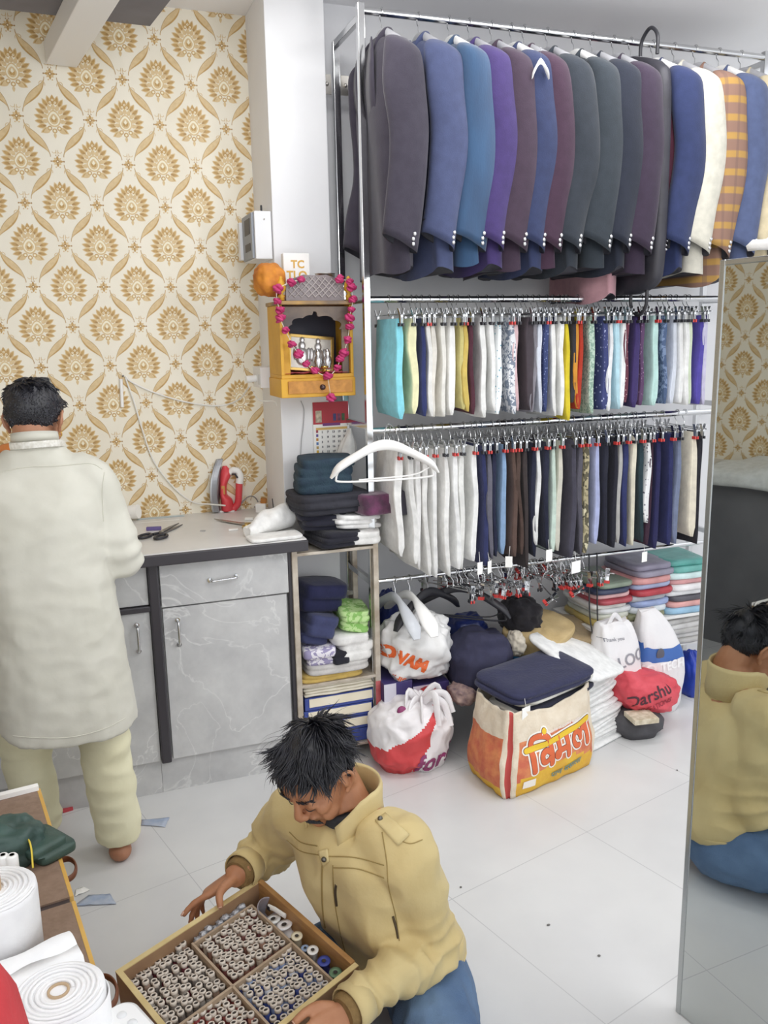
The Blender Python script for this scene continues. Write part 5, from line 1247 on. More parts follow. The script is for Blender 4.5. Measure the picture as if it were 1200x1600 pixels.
# ---- packed shirts on the shelves
PK = lambda c: mat('packed shirt', c, .35, 0, shade(c, .9), 14, .25, 30)
def pack(label, x, y, z, sx, sy, h, c, rz, seed, group): folded('packed_shirt', label, 'packed shirt', (x, y, z), (sx, sy, h), PK(c), rz, 1, seed, group, wob=.004)
ST1 = [('#c9b26a', 'mustard'), ('#d9dccf', 'pale olive'), ('#e6e9ea', 'white'), ('#ecebe6', 'cream'), ('#b5505a', 'red'), ('#e3b8b8', 'pink'), ('#3f4660', 'dark blue'), ('#8f9c8a', 'grey green')]
ST2 = [('#8c8f6e', 'olive'), ('#dfe6ea', 'pale'), ('#9fb0d8', 'light blue'), ('#b4b6bc', 'grey'), ('#b9404a', 'red'), ('#a9b6d6', 'pale blue'), ('#d79a98', 'salmon'), ('#9a95a6', 'mauve grey'), ('#8f8a9c', 'dark mauve')]
ST3 = [('#9cc4de', 'sky blue'), ('#e3a9a4', 'pink'), ('#5a5860', 'black'), ('#e9e9ea', 'white'), ('#f0eeee', 'bright white'), ('#d9a0a0', 'rose'), ('#d5ebea', 'ice blue'), ('#6fb3ab', 'teal'), ('#5da59d', 'dark teal')]
for nm, S, x, h, hh, rz in (('left', ST1, 2.235, .024, 0, 0), ('middle', ST2, 2.425, .028, 0, .04), ('right', ST3, 2.655, .028, 0, -.05)):
    for i, (c, cn) in enumerate(S): pack('%s packed shirt in the %s stack on the rack shelf' % (cn, nm), x+.006*((i*5) % 3-1)+.010*(i if nm == 'middle' else 0)*.4, 3.245, .401+h*i, .225 if nm != 'left' else .20, .285, h*1.02, c, rz+.02*((i*7) % 5-2), 200+i, 'packed shirts in the %s stack' % nm)
for i in range(5): pack('clear plastic packet %s on the lowest rack shelf' % ['at the bottom', 'second from below', 'in the middle', 'second from above', 'on top'][i], 2.60+.015*(i % 2), 3.24, .246+.025*i, .34, .27, .026, '#d2d0ce' if i % 2 else '#bdbbb8', .05*(i-2), 260+i, 'clear packets on the lowest shelf')
# ================================================================ MIRROR
MP = on_z(1057, 1582, 0); TM = math.radians(9.5); MD = V(-math.sin(TM), math.cos(TM), 0); MN = V(MD.y, -MD.x, 0)   # MN points away from the room
MM = Matrix(((MN.x, -MD.x, 0, MP.x), (MN.y, -MD.y, 0, MP.y), (0, 0, 1, 0), (0, 0, 0, 1)))
t = thing('standing_mirror', 'tall frameless mirror with a thin silver edge standing at the right', 'mirror', tuple(MP))
MIR = mat('silvered glass', '#c9cdcc', .015, 1)
MBK = mat('mirror backing', '#8d9092', .6); MED = mat('silver mirror edge', '#b9bcbc', .25, .9)
MH, MW = 1.845, .95
MB().box((.002, .003, .004), (.006, MW, MH-.004), M=MM).build('glass', MIR, t)
MB().box((.0065, 0, 0), (.022, MW, MH), M=MM).build('backing', MBK, t)
MB().box((0, -.004, 0), (.022, .010, MH), M=MM).build('edge_strip', MED, t, bevel=.002)
MB().box((0, .010, MH-.012), (.022, MW, MH), M=MM).build('edge_strip', MED, t, bevel=.002)
def drape(u, v):
    y = .10+.55*v; x = -.05+.16*u; z = MH+.012+.012*nz((u*4, v*6, 0), 1.4)+.018*math.sin(PI*u)
    return MM @ V(x, y, z)
tag(MB().grid(drape, 10, 24).build('folded_cloth', cloth('#f1f0ee', .25), solid=.012), 'white cloth lying along the top edge of the mirror', 'cloth')
# ================================================================ LOW DRAWER CABINETS WITH FABRIC ROLLS
DZ = .61; far = on_z(60, 1232, DZ); gap0 = on_z(112.5, 1402, DZ); near = far+(gap0-far).normalized()*1.55
ed = (gap0-far).normalized(); el = V(0, 0, 1).cross(ed); el = el if el.x < 0 else -el           # el points left, away from the drawers
MC = Matrix(((ed.x, el.x, 0, far.x), (ed.y, el.y, 0, far.y), (0, 0, 1, 0), (0, 0, 0, 1)))       # local x runs towards the camera
g = (gap0-far).length
BRN = mat('brown grained laminate', '#8c7463', .5, 0, '#7f6857', 60, .06, 120, stretch=(1, 1, 1)); YEB = mat('yellow wood edging', '#d5ac5c', .45, 0, '#c99c4a', 12); BRF = mat('brown drawer front', '#9b7b58', .5, 0, '#8c6c4a', 20)
STRAP = mat('brown leather strap', '#6b3f28', .5)
def cabinet(label, s0, s1, handles):
    c = MC @ V((s0+s1)/2, .30, 0); t = thing('drawer_cabinet', label, 'cabinet', tuple(c))
    MB().box((s0, .004, DZ-.020), (s1, .62, DZ), M=MC).build('top', BRN, t)
    MB().box((s0, -.004, DZ-.022), (s1, .004, DZ+.0005), M=MC).build('edge_band', YEB, t, bevel=.001)
    MB().box((s0+.005, .02, 0), (s1-.005, .61, DZ-.022), M=MC).build('body', BRF, t)
    nD = 2; hh = (DZ-.05)/nD
    for k in range(nD):
        d = MB().box((s0+.012, .003, .02+hh*k), (s1-.012, .021, .012+hh*(k+1)), M=MC).build('drawer', BRF, t, bevel=.002)
        hx = handles
        if hx is not None:
            z = .02+hh*(k+.62)
            if k == 1: z = DZ-.065
            mb = MB(); mb.tube([MC @ V(*p) for p in spline([(hx-.045, .003, z), (hx-.035, -.026, z+.004), (hx, -.036, z+.006), (hx+.035, -.026, z+.004), (hx+.045, .003, z)], 5)], .006, 8, sec=(1.3, .5), up=V(0, 0, 1)); mb.build('strap_handle', STRAP, d)
    return t
hA = (MC.inverted() @ on_z(103, 1350, DZ-.05)).x; hB = (MC.inverted() @ on_z(172, 1545, DZ-.06)).x
cabinet('low brown cabinet with yellow edging and strap handles, farther from the camera', 0, g-.004, hA)
cabinet('low brown cabinet with yellow edging, nearer, with the fabric rolls on it', g+.014, 1.55, hB)
tag(MB().box((g-.004, .006, .30), (g+.014, .60, DZ-.004), M=MC).build('filler_strip', mat('dark strip', '#3f3434', .5)), 'dark strip filling the joint between the two brown cabinets', 'strip')
tag(MB().box((-.006, .0, DZ+.0005), (.012, .62, DZ+.012), M=MC).build('edge_strip', PAPER), 'white paper strip along the far edge of the farther brown cabinet', 'strip')
ROLLM = mat('white fusing fabric', '#eeeeee', .75, 0, '#e7e7e8', 20, .12, 60)
def vroll(label, c, r, h, core_h=0, loose=True):
    t = thing('fabric_roll', label, 'fabric roll', (c.x, c.y, DZ))
    mb = MB(); mb.lathe([(r*.25, DZ+.001), (r, DZ+.001), (r*1.0, DZ+h*.5), (r*1.0, DZ+h-.012), (r*.985, DZ+h-.003), (r*.95, DZ+h), (r*.25, DZ+h)], 48); mb.warp(lambda p: V(p.x*(1+.012*math.sin(3*math.atan2(p.y, p.x)))+c.x, p.y*(1+.012*math.cos(2*math.atan2(p.y, p.x)))+c.y, p.z)); mb.build('fabric', ROLLM, t)
    mb = MB(); turns = 6; sp = []
    for k in range(turns*24): q = k/(turns*24); rr = r*(.30+.66*q); a = 2*PI*turns*q; sp.append(V(c.x+rr*math.cos(a), c.y+rr*math.sin(a), DZ+h+.0005+.001*math.sin(a*1.3)))
    mb.tube(sp, .0028, 6); mb.build('wound_edge', ROLLM, t)
    mb = MB(); a_ = [V(c.x+r*.24*math.cos(k*PI/10), c.y+r*.24*math.sin(k*PI/10), 0) for k in range(20)]
    def rg(s, z): return [V(c.x+(p.x-c.x)*s, c.y+(p.y-c.y)*s, z) for p in a_]
    H = DZ+h+core_h; mb.loft([rg(1, DZ+.002), rg(1, H+.003), rg(.78, H+.003), rg(.78, H-.06)], 0, True); mb.build('core_tube', mat('cardboard tube', '#b89f80', .8), t)
    if loose:
        mb = MB(); L = []
        for k in range(24): a = -1.9+k*.10; rr = r*(1.005+.006*k/3); L.append(V(c.x+rr*math.cos(a), c.y+rr*math.sin(a), 0))
        mb.loft([[V(p.x, p.y, DZ+.002), V(p.x, p.y, DZ+h-.002-.018*i/24), V(p.x*1+.002, p.y-.002, DZ+h-.002-.018*i/24), V(p.x+.002, p.y-.002, DZ+.002)] for i, p in enumerate(L)], 0, True); mb.build('loose_end', ROLLM, t)
    return t
vroll('tall standing roll of white fabric with a cardboard core at the left edge', on_z(-2, 1494, DZ), .077, on_y(0, 1388, on_z(-2, 1494, DZ).y).z-DZ-.0, .055, False)
c2 = on_z(96, 1548, .765); vroll('short standing roll of white fabric at the bottom left', V(c2.x-.004, c2.y, 0), .066, .155)
mb = MB(); a, b = on_z(116, 1487, DZ+.036), on_z(-60, 1568, DZ+.036); d = (b-a)
P = [a.lerp(b, k/12) for k in range(13)]; mb.tube(P, [.036+.002*math.sin(k*.9) for k in range(13)], 24)
fl_ = MB(); n_ = d.normalized().cross(V(0, 0, 1)); 
mb.loft([[p+V(0, 0, .030)-n_*.012, p+V(0, 0, .024)-n_*.050, p+V(0, 0, -.030)-n_*.075, p+V(0, 0, -.034)-n_*.072, p+V(0, 0, .018)-n_*.046] for p in [a.lerp(b, k/6)+V(0, 0, 0) for k in range(7)]], 0, True)
tag(mb.build('fabric_roll', ROLLM), 'thin white fabric roll lying slantwise between the two standing rolls', 'fabric roll')
# green cloth, yellow tape and two thread spools behind the tall roll
gc = on_z(22, 1330, DZ+.02)
gt = blob('cloth_bundle', 'dark green cloth bundled on the farther brown cabinet', 'cloth', (gc.x-.02, gc.y+.01, DZ+.034), (.085, .06, .052), mat('dark green satin', '#3f5750', .5, 0, '#2c3f3a', 14, .3, 30), 61, .16, 2, crease=.35, floor=DZ)
folded('folded_cloth', 'green cloth folded at the right of the green bundle', 'cloth', (gc.x+.055, gc.y+.005, DZ+.001), (.085, .095, .040), mat('dark green satin', '#3f5750', .5, 0, '#34483f', 14, .3, 30), .5, 2, 62)
yp = on_z(42, 1318, DZ+.05); mb = MB(); mb.tube([V(*p) for p in spline([tuple(yp+V(-.018, .015, .0)), tuple(yp+V(-.002, .012, .008)), tuple(yp+V(.008, -.012, .0)), tuple(yp+V(.010, -.040, -.035))], 5)], .005, 8, sec=(1.2, .4)); tag(mb.build('measuring_tape', mat('yellow tape', '#dcc244', .5)), 'yellow measuring tape lying over the green cloth', 'measuring tape')
for i, (px, py) in enumerate([(5, 1331), (19, 1331)]):
    p = on_z(px, py, DZ+.055); t = thing('thread_spool', 'white thread spool %s in front of the green cloth' % ['at the left edge', 'right of its twin'][i], 'thread spool', (p.x, p.y-.012, DZ))
    mb = MB(); mb.lathe([(.006, .002), (.012, .002), (.012, .052), (.009, .056), (.005, .056), (.005, .03)], 16, M=Matrix.Translation((p.x, p.y-.012, DZ))); mb.build('core', WHITEP, t)
    mb = MB(); mb.lathe([(.003, .0562), (.0048, .0562)], 12, M=Matrix.Translation((p.x, p.y-.012, DZ+.0003))); mb.build('hole', BLACKP, t)
# red cloth in the near corner, and the white pierced box
rp = on_y(12, 1600, .80)
blob('red_garment', 'red garment heaped on the nearer cabinet in the bottom left corner', 'cloth', (rp.x-.075, .80, DZ+.24), (.100, .14, .26), mat('red cloth', '#c23a40', .85, 0, '#b43238', 12, .3, 40), 63, .08, 1.6, crease=.10, floor=DZ, power=.75)
bx = on_z(205, 1628, .70); t = thing('pierced_box', 'white pierced plastic box at the bottom edge, overlapping the thread tray', 'box', (bx.x-.07, bx.y-.05, DZ))
Mb = Matrix.Translation((bx.x-.058, bx.y-.022, DZ)) @ Matrix.Rotation(.42, 4, 'Z')
def rrect(hx, hy, r, z, n=8):
    out = []
    for q, (sx, sy) in enumerate(((1, 1), (-1, 1), (-1, -1), (1, -1))):
        for k in range(n+1): a = PI/2*(q+k/n); out.append(V(sx*(hx-r)+r*math.cos(a), sy*(hy-r)+r*math.sin(a), z))
    return out
mb = MB(); rs = [rrect(.095, .07, .02, .001), rrect(.10, .075, .022, .07), rrect(.104, .079, .024, .075), rrect(.104, .079, .024, .088), rrect(.098, .073, .022, .093)]
mb.loft([[Mb @ p for p in r] for r in rs], 0, True); mb.build('box', mat('white plastic', '#e9eaea', .35), t)
mb = MB()
for i in range(7):
    for j in range(5): mb.ball(Mb @ V(-.075+.025*i+.004*(j % 2), -.05+.025*j, .092), (.0085, .0085, .0035), 10, 6)
mb.build('lid_bumps', mat('milky plastic', '#dadcdd', .3), t)
# white boxes and a clear bag at the far left of the cabinet (seen in the mirror)
for i in range(2): tag(MB().box((.03, .33, DZ+.001+.085*i), (.20, .56, DZ+.084+.085*i), M=MC).build('storage_box', mat('white plastic', '#e9eaea', .35), bevel=.008), ['lower white plastic box behind the fabric rolls, seen in the mirror', 'upper white plastic box behind the fabric rolls, seen in the mirror'][i], 'box')
tag(MB().box((-.02, .12, DZ+.0012), (.10, .27, DZ+.10), M=MC).build('wooden_box', BRF, bevel=.003), 'small brown wooden box on the cabinet, seen in the mirror', 'box')
# scraps on the floor
def scrap(label, px, py, L, W, m, a):
    c = on_z(px, py, 0); M = Matrix.Translation(c) @ Matrix.Rotation(a, 4, 'Z')
    tag(MB().grid(lambda u, v: M @ V((u-.5)*L*(1-.5*v), (v-.5)*W, .003+.008*max(0, nz((u*4, v*4, px), 1.3))), 8, 5).build('scrap', m, solid=.001), label, 'scrap')
CLB = mat('clear bluish plastic', '#b3c3dd', .2, 0, '#d4dcea', 20, trans=.3)
scrap('crumpled clear blue plastic scrap beside the bare heel', 240, 1286, .06, .10, CLB, 1.2); scrap('long clear blue plastic scrap on the floor by the cabinet', 152, 1407, .13, .05, CLB, -.3); scrap('white paper scrap on the floor by the cabinet edge', 127, 1393, .05, .03, PAPER, .3)
q = on_z(106, 1267, 0); tag(MB().box((-.018, -.008, .0005), (.018, .008, .012), M=Matrix.Translation(q) @ Matrix.Rotation(.2, 4, 'Z')).build('red_box', mat('red card', '#c0474f', .5), bevel=.001), 'tiny red box on the floor by the plinth', 'box')
for i, (px, py) in enumerate([(857, 1446), (936, 1494), (720, 1387), (1058, 1204)]):
    mb = MB(); c = on_z(px, py, 0); mb.ball(c+V(0, 0, .002), (.006-.001*i, .004, .002), 8, 5); tag(mb.build('floor_speck', mat('dark fluff', '#6d6b68', .9)), ['dark speck on the floor right of the seated person, upper', 'dark speck on the floor right of the seated person, lower', 'dark speck on the floor close to the jacket sleeve', 'dark thread on the floor near the mirror edge'][i], 'speck')
# ================================================================ TRAY OF THREADS
TL, TT, TR = on_z(180, 1518, .28), on_z(405, 1372, .32), on_z(562, 1508, .28)
e1 = TT-TL; e2 = TR-TT; e2 = e2-e1*(e1.dot(e2)/e1.dot(e1)); LU, LV = e1.length, e2.length
ex, ey = e1.normalized(), e2.normalized(); ezv = ex.cross(ey); sgn = 1 if ezv.z > 0 else -1; ezv = ezv*sgn
TD = .105
MTR = Matrix(((ex.x, ey.x, ezv.x, TL.x-ezv.x*TD), (ex.y, ey.y, ezv.y, TL.y-ezv.y*TD), (ex.z, ey.z, ezv.z, TL.z-ezv.z*TD), (0, 0, 0, 1)))
WOODT = mat('pale wood tray', '#b58a57', .5, 0, '#a3784a', 14, .08, 60, stretch=(1, 1, 6)); CUT = mat('cream wood edge', '#ddc994', .55, 0, '#d3bd85', 20); INW = mat('brown tray side', '#a58565', .55, 0, '#96755a', 14)
t = thing('thread_tray', 'wooden drawer used as a tray of thread spools, held by the seated person', 'tray', tuple(MTR.translation))
w_ = .013
MB().box((0, 0, 0), (LU, LV, .006), M=MTR).build('bottom', INW, t)
for nm, lo, hi, cut in (('side', (0, 0, .006), (LU, w_, TD-.001), 0), ('side', (LU-w_, w_, .006), (LU, LV-w_, TD+.006), 1), ('side', (0, LV-w_, .006), (LU, LV, TD-.001), 0), ('side', (0, w_, .006), (w_, LV-w_, TD-.001), 0)):
    o = MB().box(lo, hi, M=MTR).build(nm, INW if not cut else WOODT, t, bevel=.001)
    if not cut: lab(MB().box((lo[0], lo[1], TD-.001), (hi[0], hi[1], TD+.0015), M=MTR).build('top_edge', CUT, o), 'cream top edge')
DIVM = mat('grey brown divider', '#b9a48c', .6, 0, '#a8937c', 20)
for lo, hi in (((.435*LU, .09*LV, .006), (.435*LU+.006, LV-w_, .082)), ((w_, .525*LV, .006), (.86*LU, .525*LV+.006, .082)), ((.86*LU, .10*LV, .006), (.86*LU+.005, .955*LV, .082)), ((.45*LU, .095*LV, .006), (.87*LU, .095*LV+.005, .082))):
    MB().box(lo, hi, M=MTR).build('divider', DIVM, t, bevel=.0008)
# spools: core with a bored end, wound thread below
def spool_mesh():
    mb = MB(); mb.lathe([(.0066, 0), (.0066, .056), (.0080, .0565), (.0083, .062), (.0074, .0645), (.0052, .0645), (.0046, .062), (.0046, .040)], 12); return mb.mesh('core', mat('pale spool core', '#d9cfc2', .5, 0, '#e4dbd0', 30))
def thread_mesh(c):
    mb = MB(); mb.lathe([(.0060, .003), (.0084, .004), (.0084, .030), (.0083, .051), (.0068, .0545)], 10); return mb.mesh('thread', mat('wound thread', c, .7))
def hole_mesh():
    mb = MB(); mb.lathe([(0, .0630), (.0046, .0632)], 10); return mb.mesh('hole', mat('dark spool hole', '#3c3632', .7))
CORE = spool_mesh(); HOLE = hole_mesh(); TH_ = {}
quads = [('left', .045, .425, .055, .515, ['#8d857b', '#7c746c', '#a0968a', '#6d655f', '#6a2a34', '#8f7868', '#9a958e', '#756c65'], 'pale grey and beige'),
         ('upper', .470, .850, .125, .515, ['#7c5347', '#6e3836', '#8f6d5b', '#a08370', '#5f302a', '#a89a8a', '#865f4d', '#774a45'], 'brown and rose'),
         ('right', .470, .850, .555, .945, ['#3a4a8a', '#8fa0c0', '#33407a', '#c9cdd6', '#5a6aa0', '#b9bcc4', '#7a8ab0', '#2f3a78'], 'blue and grey'),
         ('front', .045, .425, .555, .945, ['#8a3a3c', '#6a2a2c', '#a85a50', '#b8873a', '#74302f', '#99504a', '#5f2726', '#b07a6a'], 'dark red and brown')]
rnd = random.Random(12); cand = []
for qn, u0, u1, v0, v1, cs, cd in quads:
    nu = int((u1-u0)*LU/.0163); nv = int((v1-v0)*LV/.0163)
    for i in range(nu):
        for j in range(nv):
            u = u0*LU+(i+.5)*((u1-u0)*LU)/nu+rnd.uniform(-.0012, .0012); v = v0*LV+(j+.5)*((v1-v0)*LV)/nv+rnd.uniform(-.0012, .0012)
            p = MTR @ V(u, v, .06); d = p-V(0, 0, EYE); py = 800-FPX*d.dot(_u)/d.dot(_f)
            if py < 1612: cand.append((qn, u, v, rnd.choice(cs), cd, rnd.uniform(-.006, .012)))
rot = MTR.to_euler()
print('spools', len(cand))
for k, (qn, u, v, c, cd, dz) in enumerate(cand[:300]):
    p = MTR @ V(u, v, .0065+max(0, dz)); o = bpy.data.objects.new('thread_spool', CORE); COL.objects.link(o); o.location = p
    o.rotation_euler = (rot.x+rnd.uniform(-.05, .05), rot.y+rnd.uniform(-.05, .05), 0)
    tag(o, 'one of the %s thread spools in the %s tray compartment' % (cd, qn), 'thread spool', 'thread spools in the %s compartment' % qn)
    if c not in TH_: TH_[c] = thread_mesh(c)
    for nm, me in (('thread', TH_[c]), ('hole', HOLE)):
        ch = bpy.data.objects.new(nm, me); COL.objects.link(ch); ch.parent = o
if len(cand) > 300:
    mb = MB()
    for qn, u, v, c, cd, dz in cand[300:]: mb.lathe([(.0085, .004), (.0080, .05), (.0078, .0635), (.0044, .0645), (.0044, .055)], 8, M=MTR @ Matrix.Translation((u, v, .0065)))
    o = mb.build('thread_spools', mat('pale spool core', '#d9cfc2', .5, 0, '#e4dbd0', 30)); tag(o, 'remaining thread spools at the near corner of the tray', 'thread spools', None, 'stuff')
# things in the side compartments of the tray
def in_tray(u, v, z): return MTR @ V(u*LU, v*LV, z)
t = thing('plastic_cup', 'clear milky plastic cup lying in the far corner of the tray', 'cup', tuple(in_tray(.92, .10, .01)))
cm = MTR @ Matrix.Translation((.925*LU, .14*LV, .045)) @ Matrix.Rotation(-.55, 4, 'X')
mb = MB(); mb.lathe([(.018, -.035), (.020, -.03), (.026, .040), (.028, .041), (.026, .043), (.0245, .040), (.0185, -.028), (0, -.029)], 28, M=cm); mb.build('cup', mat('milky plastic', '#d9d4dc', .25, trans=.55), t)
def bobbin(label, u, v, z, r, h, c, tilt=0, white=True):
    M = MTR @ Matrix.Translation((u*LU, v*LV, z)) @ Matrix.Rotation(tilt, 4, 'X')
    t = thing('thread_reel', label, 'thread reel', tuple(M.translation))
    mb = MB(); mb.lathe([(r*.35, 0), (r, .0), (r, .003), (r*.8, .004), (r*.78, h-.004), (r, h-.003), (r, h), (r*.35, h), (r*.3, h*.5)], 20, M=M); mb.build('reel', mat('reel', c, .45), t)
    mb = MB(); mb.lathe([(0, h+.0003), (r*.33, h+.0006)], 12, M=M); mb.build('hole', mat('dark spool hole', '#3c3632', .7), t)
bobbin('cream thread reel standing beside the divider of the tray', .905, .53, .02, .014, .07, '#e6dcc0'); bobbin('white thread reel near the right corner of the tray', .91, .68, .02, .014, .068, '#ecebe8')
bobbin('blue thread reel in the right corner compartment', .915, .78, .02, .0155, .062, '#3f4c9c'); bobbin('green thread reel in the right corner compartment', .92, .88, .015, .015, .060, '#6c8a6c'); bobbin('pale blue reel lying between the cream and white reels', .905, .61, .02, .010, .055, '#9fb4d4')
bobbin('flat white elastic reel beside the cup, upper', .905, .30, .045, .019, .03, '#efefec', .25); bobbin('flat white elastic reel beside the cup, lower', .925, .385, .045, .020, .03, '#f2efee', .2)
tag(MB().box((.895*LU, .78*LV, .012), (.955*LU, .86*LV, .05), M=MTR).build('reel_box', mat('violet card', '#6a5f9a', .6), bevel=.003), 'violet card reel lying behind the blue reel', 'thread reel')
tag(MB().box((.90*LU, .91*LV, .012), (.955*LU, .955*LV, .06), M=MTR).build('beige_reel', mat('beige card', '#d8c0a8', .6), bevel=.004), 'beige card reel in the right corner of the tray', 'thread reel')
mb = MB(); mb.tube([in_tray(.925, .21, .088), in_tray(.93, .27, .094), in_tray(.945, .36, .092)], .006, 8, sec=(1.3, .6)); mb.box((.915*LU, .20*LV, .080), (.925*LU, .23*LV, .092), 1, MTR); tag(mb.build('clasp', [WHITEP, BLACKP]), 'white and black plastic clasp on the elastic reels', 'clasp')
for i in range(9):
    u = .50+.04*i; o = blob('plastic_scrap', 'crumpled silver plastic wrap piece in the narrow side compartment', 'plastic wrap', in_tray(u, .055, .06+.006*(i % 3)), (.012, .010, .010), mat('clear wrap', '#c9ccd2', .15, .3, '#9da0a8', 60, .5, 120), 80+i, .4, 3, crease=.6, group='wrap pieces in the narrow compartment', n=16, mm=10)
# ================================================================ PEOPLE
def skinmat(col, col2): 
    m = mat('skin', col, .5, 0, col2, 14, .06, 160, spec=.35)
    return m
def head_pieces(mb, M, nose=1.0):
    def B(c, r, R=None):
        b = MB(); b.ball((0, 0, 0), r, 20, 14)
        T = M @ Matrix.Translation(c) @ (R or Matrix.Identity(4)); mb.add([T @ Vector(p) for p in b.v], b.f, 0, True)
    def T(pts, r, n=10): mb.tube([M @ V(*p) for p in pts], r, n)
    B((-.012, 0, .035), (.096, .075, .086)); B((.028, 0, -.022), (.060, .061, .086)); B((.052, 0, .040), (.040, .058, .048))
    B((.036, 0, -.070), (.048, .050, .040)); B((.072, 0, -.094), (.019, .023, .018)); B((.066, 0, -.060), (.026, .034, .032))
    for s in (-1, 1):
        B((.080, s*.028, .020), (.013, .025, .008)); B((.062, s*.044, -.022), (.022, .018, .020)); B((.078, s*.030, .000), (.012, .016, .011))
        B((.050, s*.042, -.055), (.030, .018, .030)); B((.099, s*.012, -.034), (.010, .0085, .009))
        # ear: rim, inner bowl and lobe
        E_ = [(-.002, s*.073, -.030), (-.014, s*.083, -.020), (-.022, s*.088, .004), (-.014, s*.087, .024), (.002, s*.080, .026), (.012, s*.074, .014)]
        T(spline(E_, 4), .0052); B((-.003, s*.077, .000), (.015, .0065, .022), Matrix.Rotation(s*.35, 4, 'Z')); B((.004, s*.075, -.030), (.008, .006, .010))
    T([(.086, 0, .020), (.096, 0, -.004), (.109*nose, 0, -.026), (.107*nose, 0, -.034), (.094, 0, -.040)], [.0085, .0095, .0115, .0115, .008], 12)
    B((.089, 0, -.055), (.011, .024, .0075)); B((.087, 0, -.068), (.010, .018, .0075)); B((.080, 0, -.080), (.010, .020, .010))
def neck_piece(mb, M, base, r0=.056, r1=.066):
    a = M @ V(-.022, 0, -.030); b = M @ V(-.018, 0, -.090); c = Vector(base)
    mb.tube([V(*p) for p in spline([tuple(a), tuple(b), tuple(b.lerp(c, .6)), tuple(c)], 4)], [r0+(r1-r0)*i/12 for i in range(13)], 18)
def hand_pieces(mb, W, fwd, back, side, bends, spread=(.10, .03, -.04, -.12), thumb=None, sc=1.0):
    """W wrist; fwd along the hand, back = normal of the back of the hand, side = towards the thumb; bends: per finger (knuckle, middle, tip) in radians"""
    fwd, back = Vector(fwd).normalized(), Vector(back).normalized(); side = back.cross(fwd) if back.cross(fwd).dot(Vector(side)) > 0 else fwd.cross(back)
    side.normalize(); back = (back-fwd*back.dot(fwd)).normalized(); g = lambda x, y, z: W+(fwd*x+side*y+back*z)*sc
    rings = []
    for x, hw, ht in ((-.035, .024, .019), (0, .027, .018), (.03, .036, .0165), (.06, .041, .015), (.088, .040, .0125), (.097, .034, .009)):
        rings.append([g(x, hw*math.copysign(abs(math.cos(a))**.8, math.cos(a)), ht*math.sin(a)) for a in [2*PI*k/18 for k in range(18)]])
    mb.loft(rings); tips = []
    for i, (off, ln, r) in enumerate(((.030, .074, .0098), (.010, .082, .0100), (-.011, .075, .0096), (-.030, .059, .0086))):
        p = V(.082, off, .001); a = 0; pts = [g(.060, off*.9, .0), g(*p)]; sp = spread[i]
        for j, (fr, bd) in enumerate(zip((.46, .30, .24), bends[i])):
            a += bd; d = V(math.cos(a)*math.cos(sp), math.sin(sp)*math.cos(a*.6), -math.sin(a)); p = p+d*ln*fr; pts.append(g(*p))
        P = spline([tuple(q) for q in pts], 4); n = len(P)
        mb.tube([V(*q) for q in P], [sc*r*(1.0-.28*k/(n-1)+.05*math.sin(k*1.57)) for k in range(n)], 10); mb.ball(V(*P[-1]), sc*r*.74, 10, 8); tips.append((V(*P[-1]), (pts[-1]-pts[-2]).normalized()))
    th = thumb or [(.012, .024, -.006), (.040, .050, -.012), (.070, .058, -.016), (.094, .056, -.018)]
    P = spline([tuple(g(*q)) for q in th], 4); n = len(P)
    mb.tube([V(*q) for q in P], [sc*(.0135-.0045*k/(n-1)) for k in range(n)], 10); mb.ball(V(*P[-1]), sc*.0092, 10, 8); tips.append((V(*P[-1]), (V(*P[-1])-V(*P[-4])).normalized()))
    return tips, back
def nail(parent, tip, d, up, m, r=.0058):
    up = (up-d*up.dot(d)).normalized(); s = d.cross(up); mb = MB()
    mb.grid(lambda u, v: tip+d*(-.004+.011*v)+s*(r*(u-.5)*2)+up*(.0078-.004*(2*u-1)**2-.002*v), 4, 3); return mb.build('fingernail', m, parent, solid=.0008)
def chain(mb, pts, rad, n=18, k=5, sec=(1, 1), up=None):
    P = spline([tuple(p) for p in pts], k); R = spline([(r, r*1.0) if not hasattr(r, '__len__') else r for r in rad], k)
    mb.tube([V(*p) for p in P], [tuple(q) for q in R], n, sec=sec, up=up)
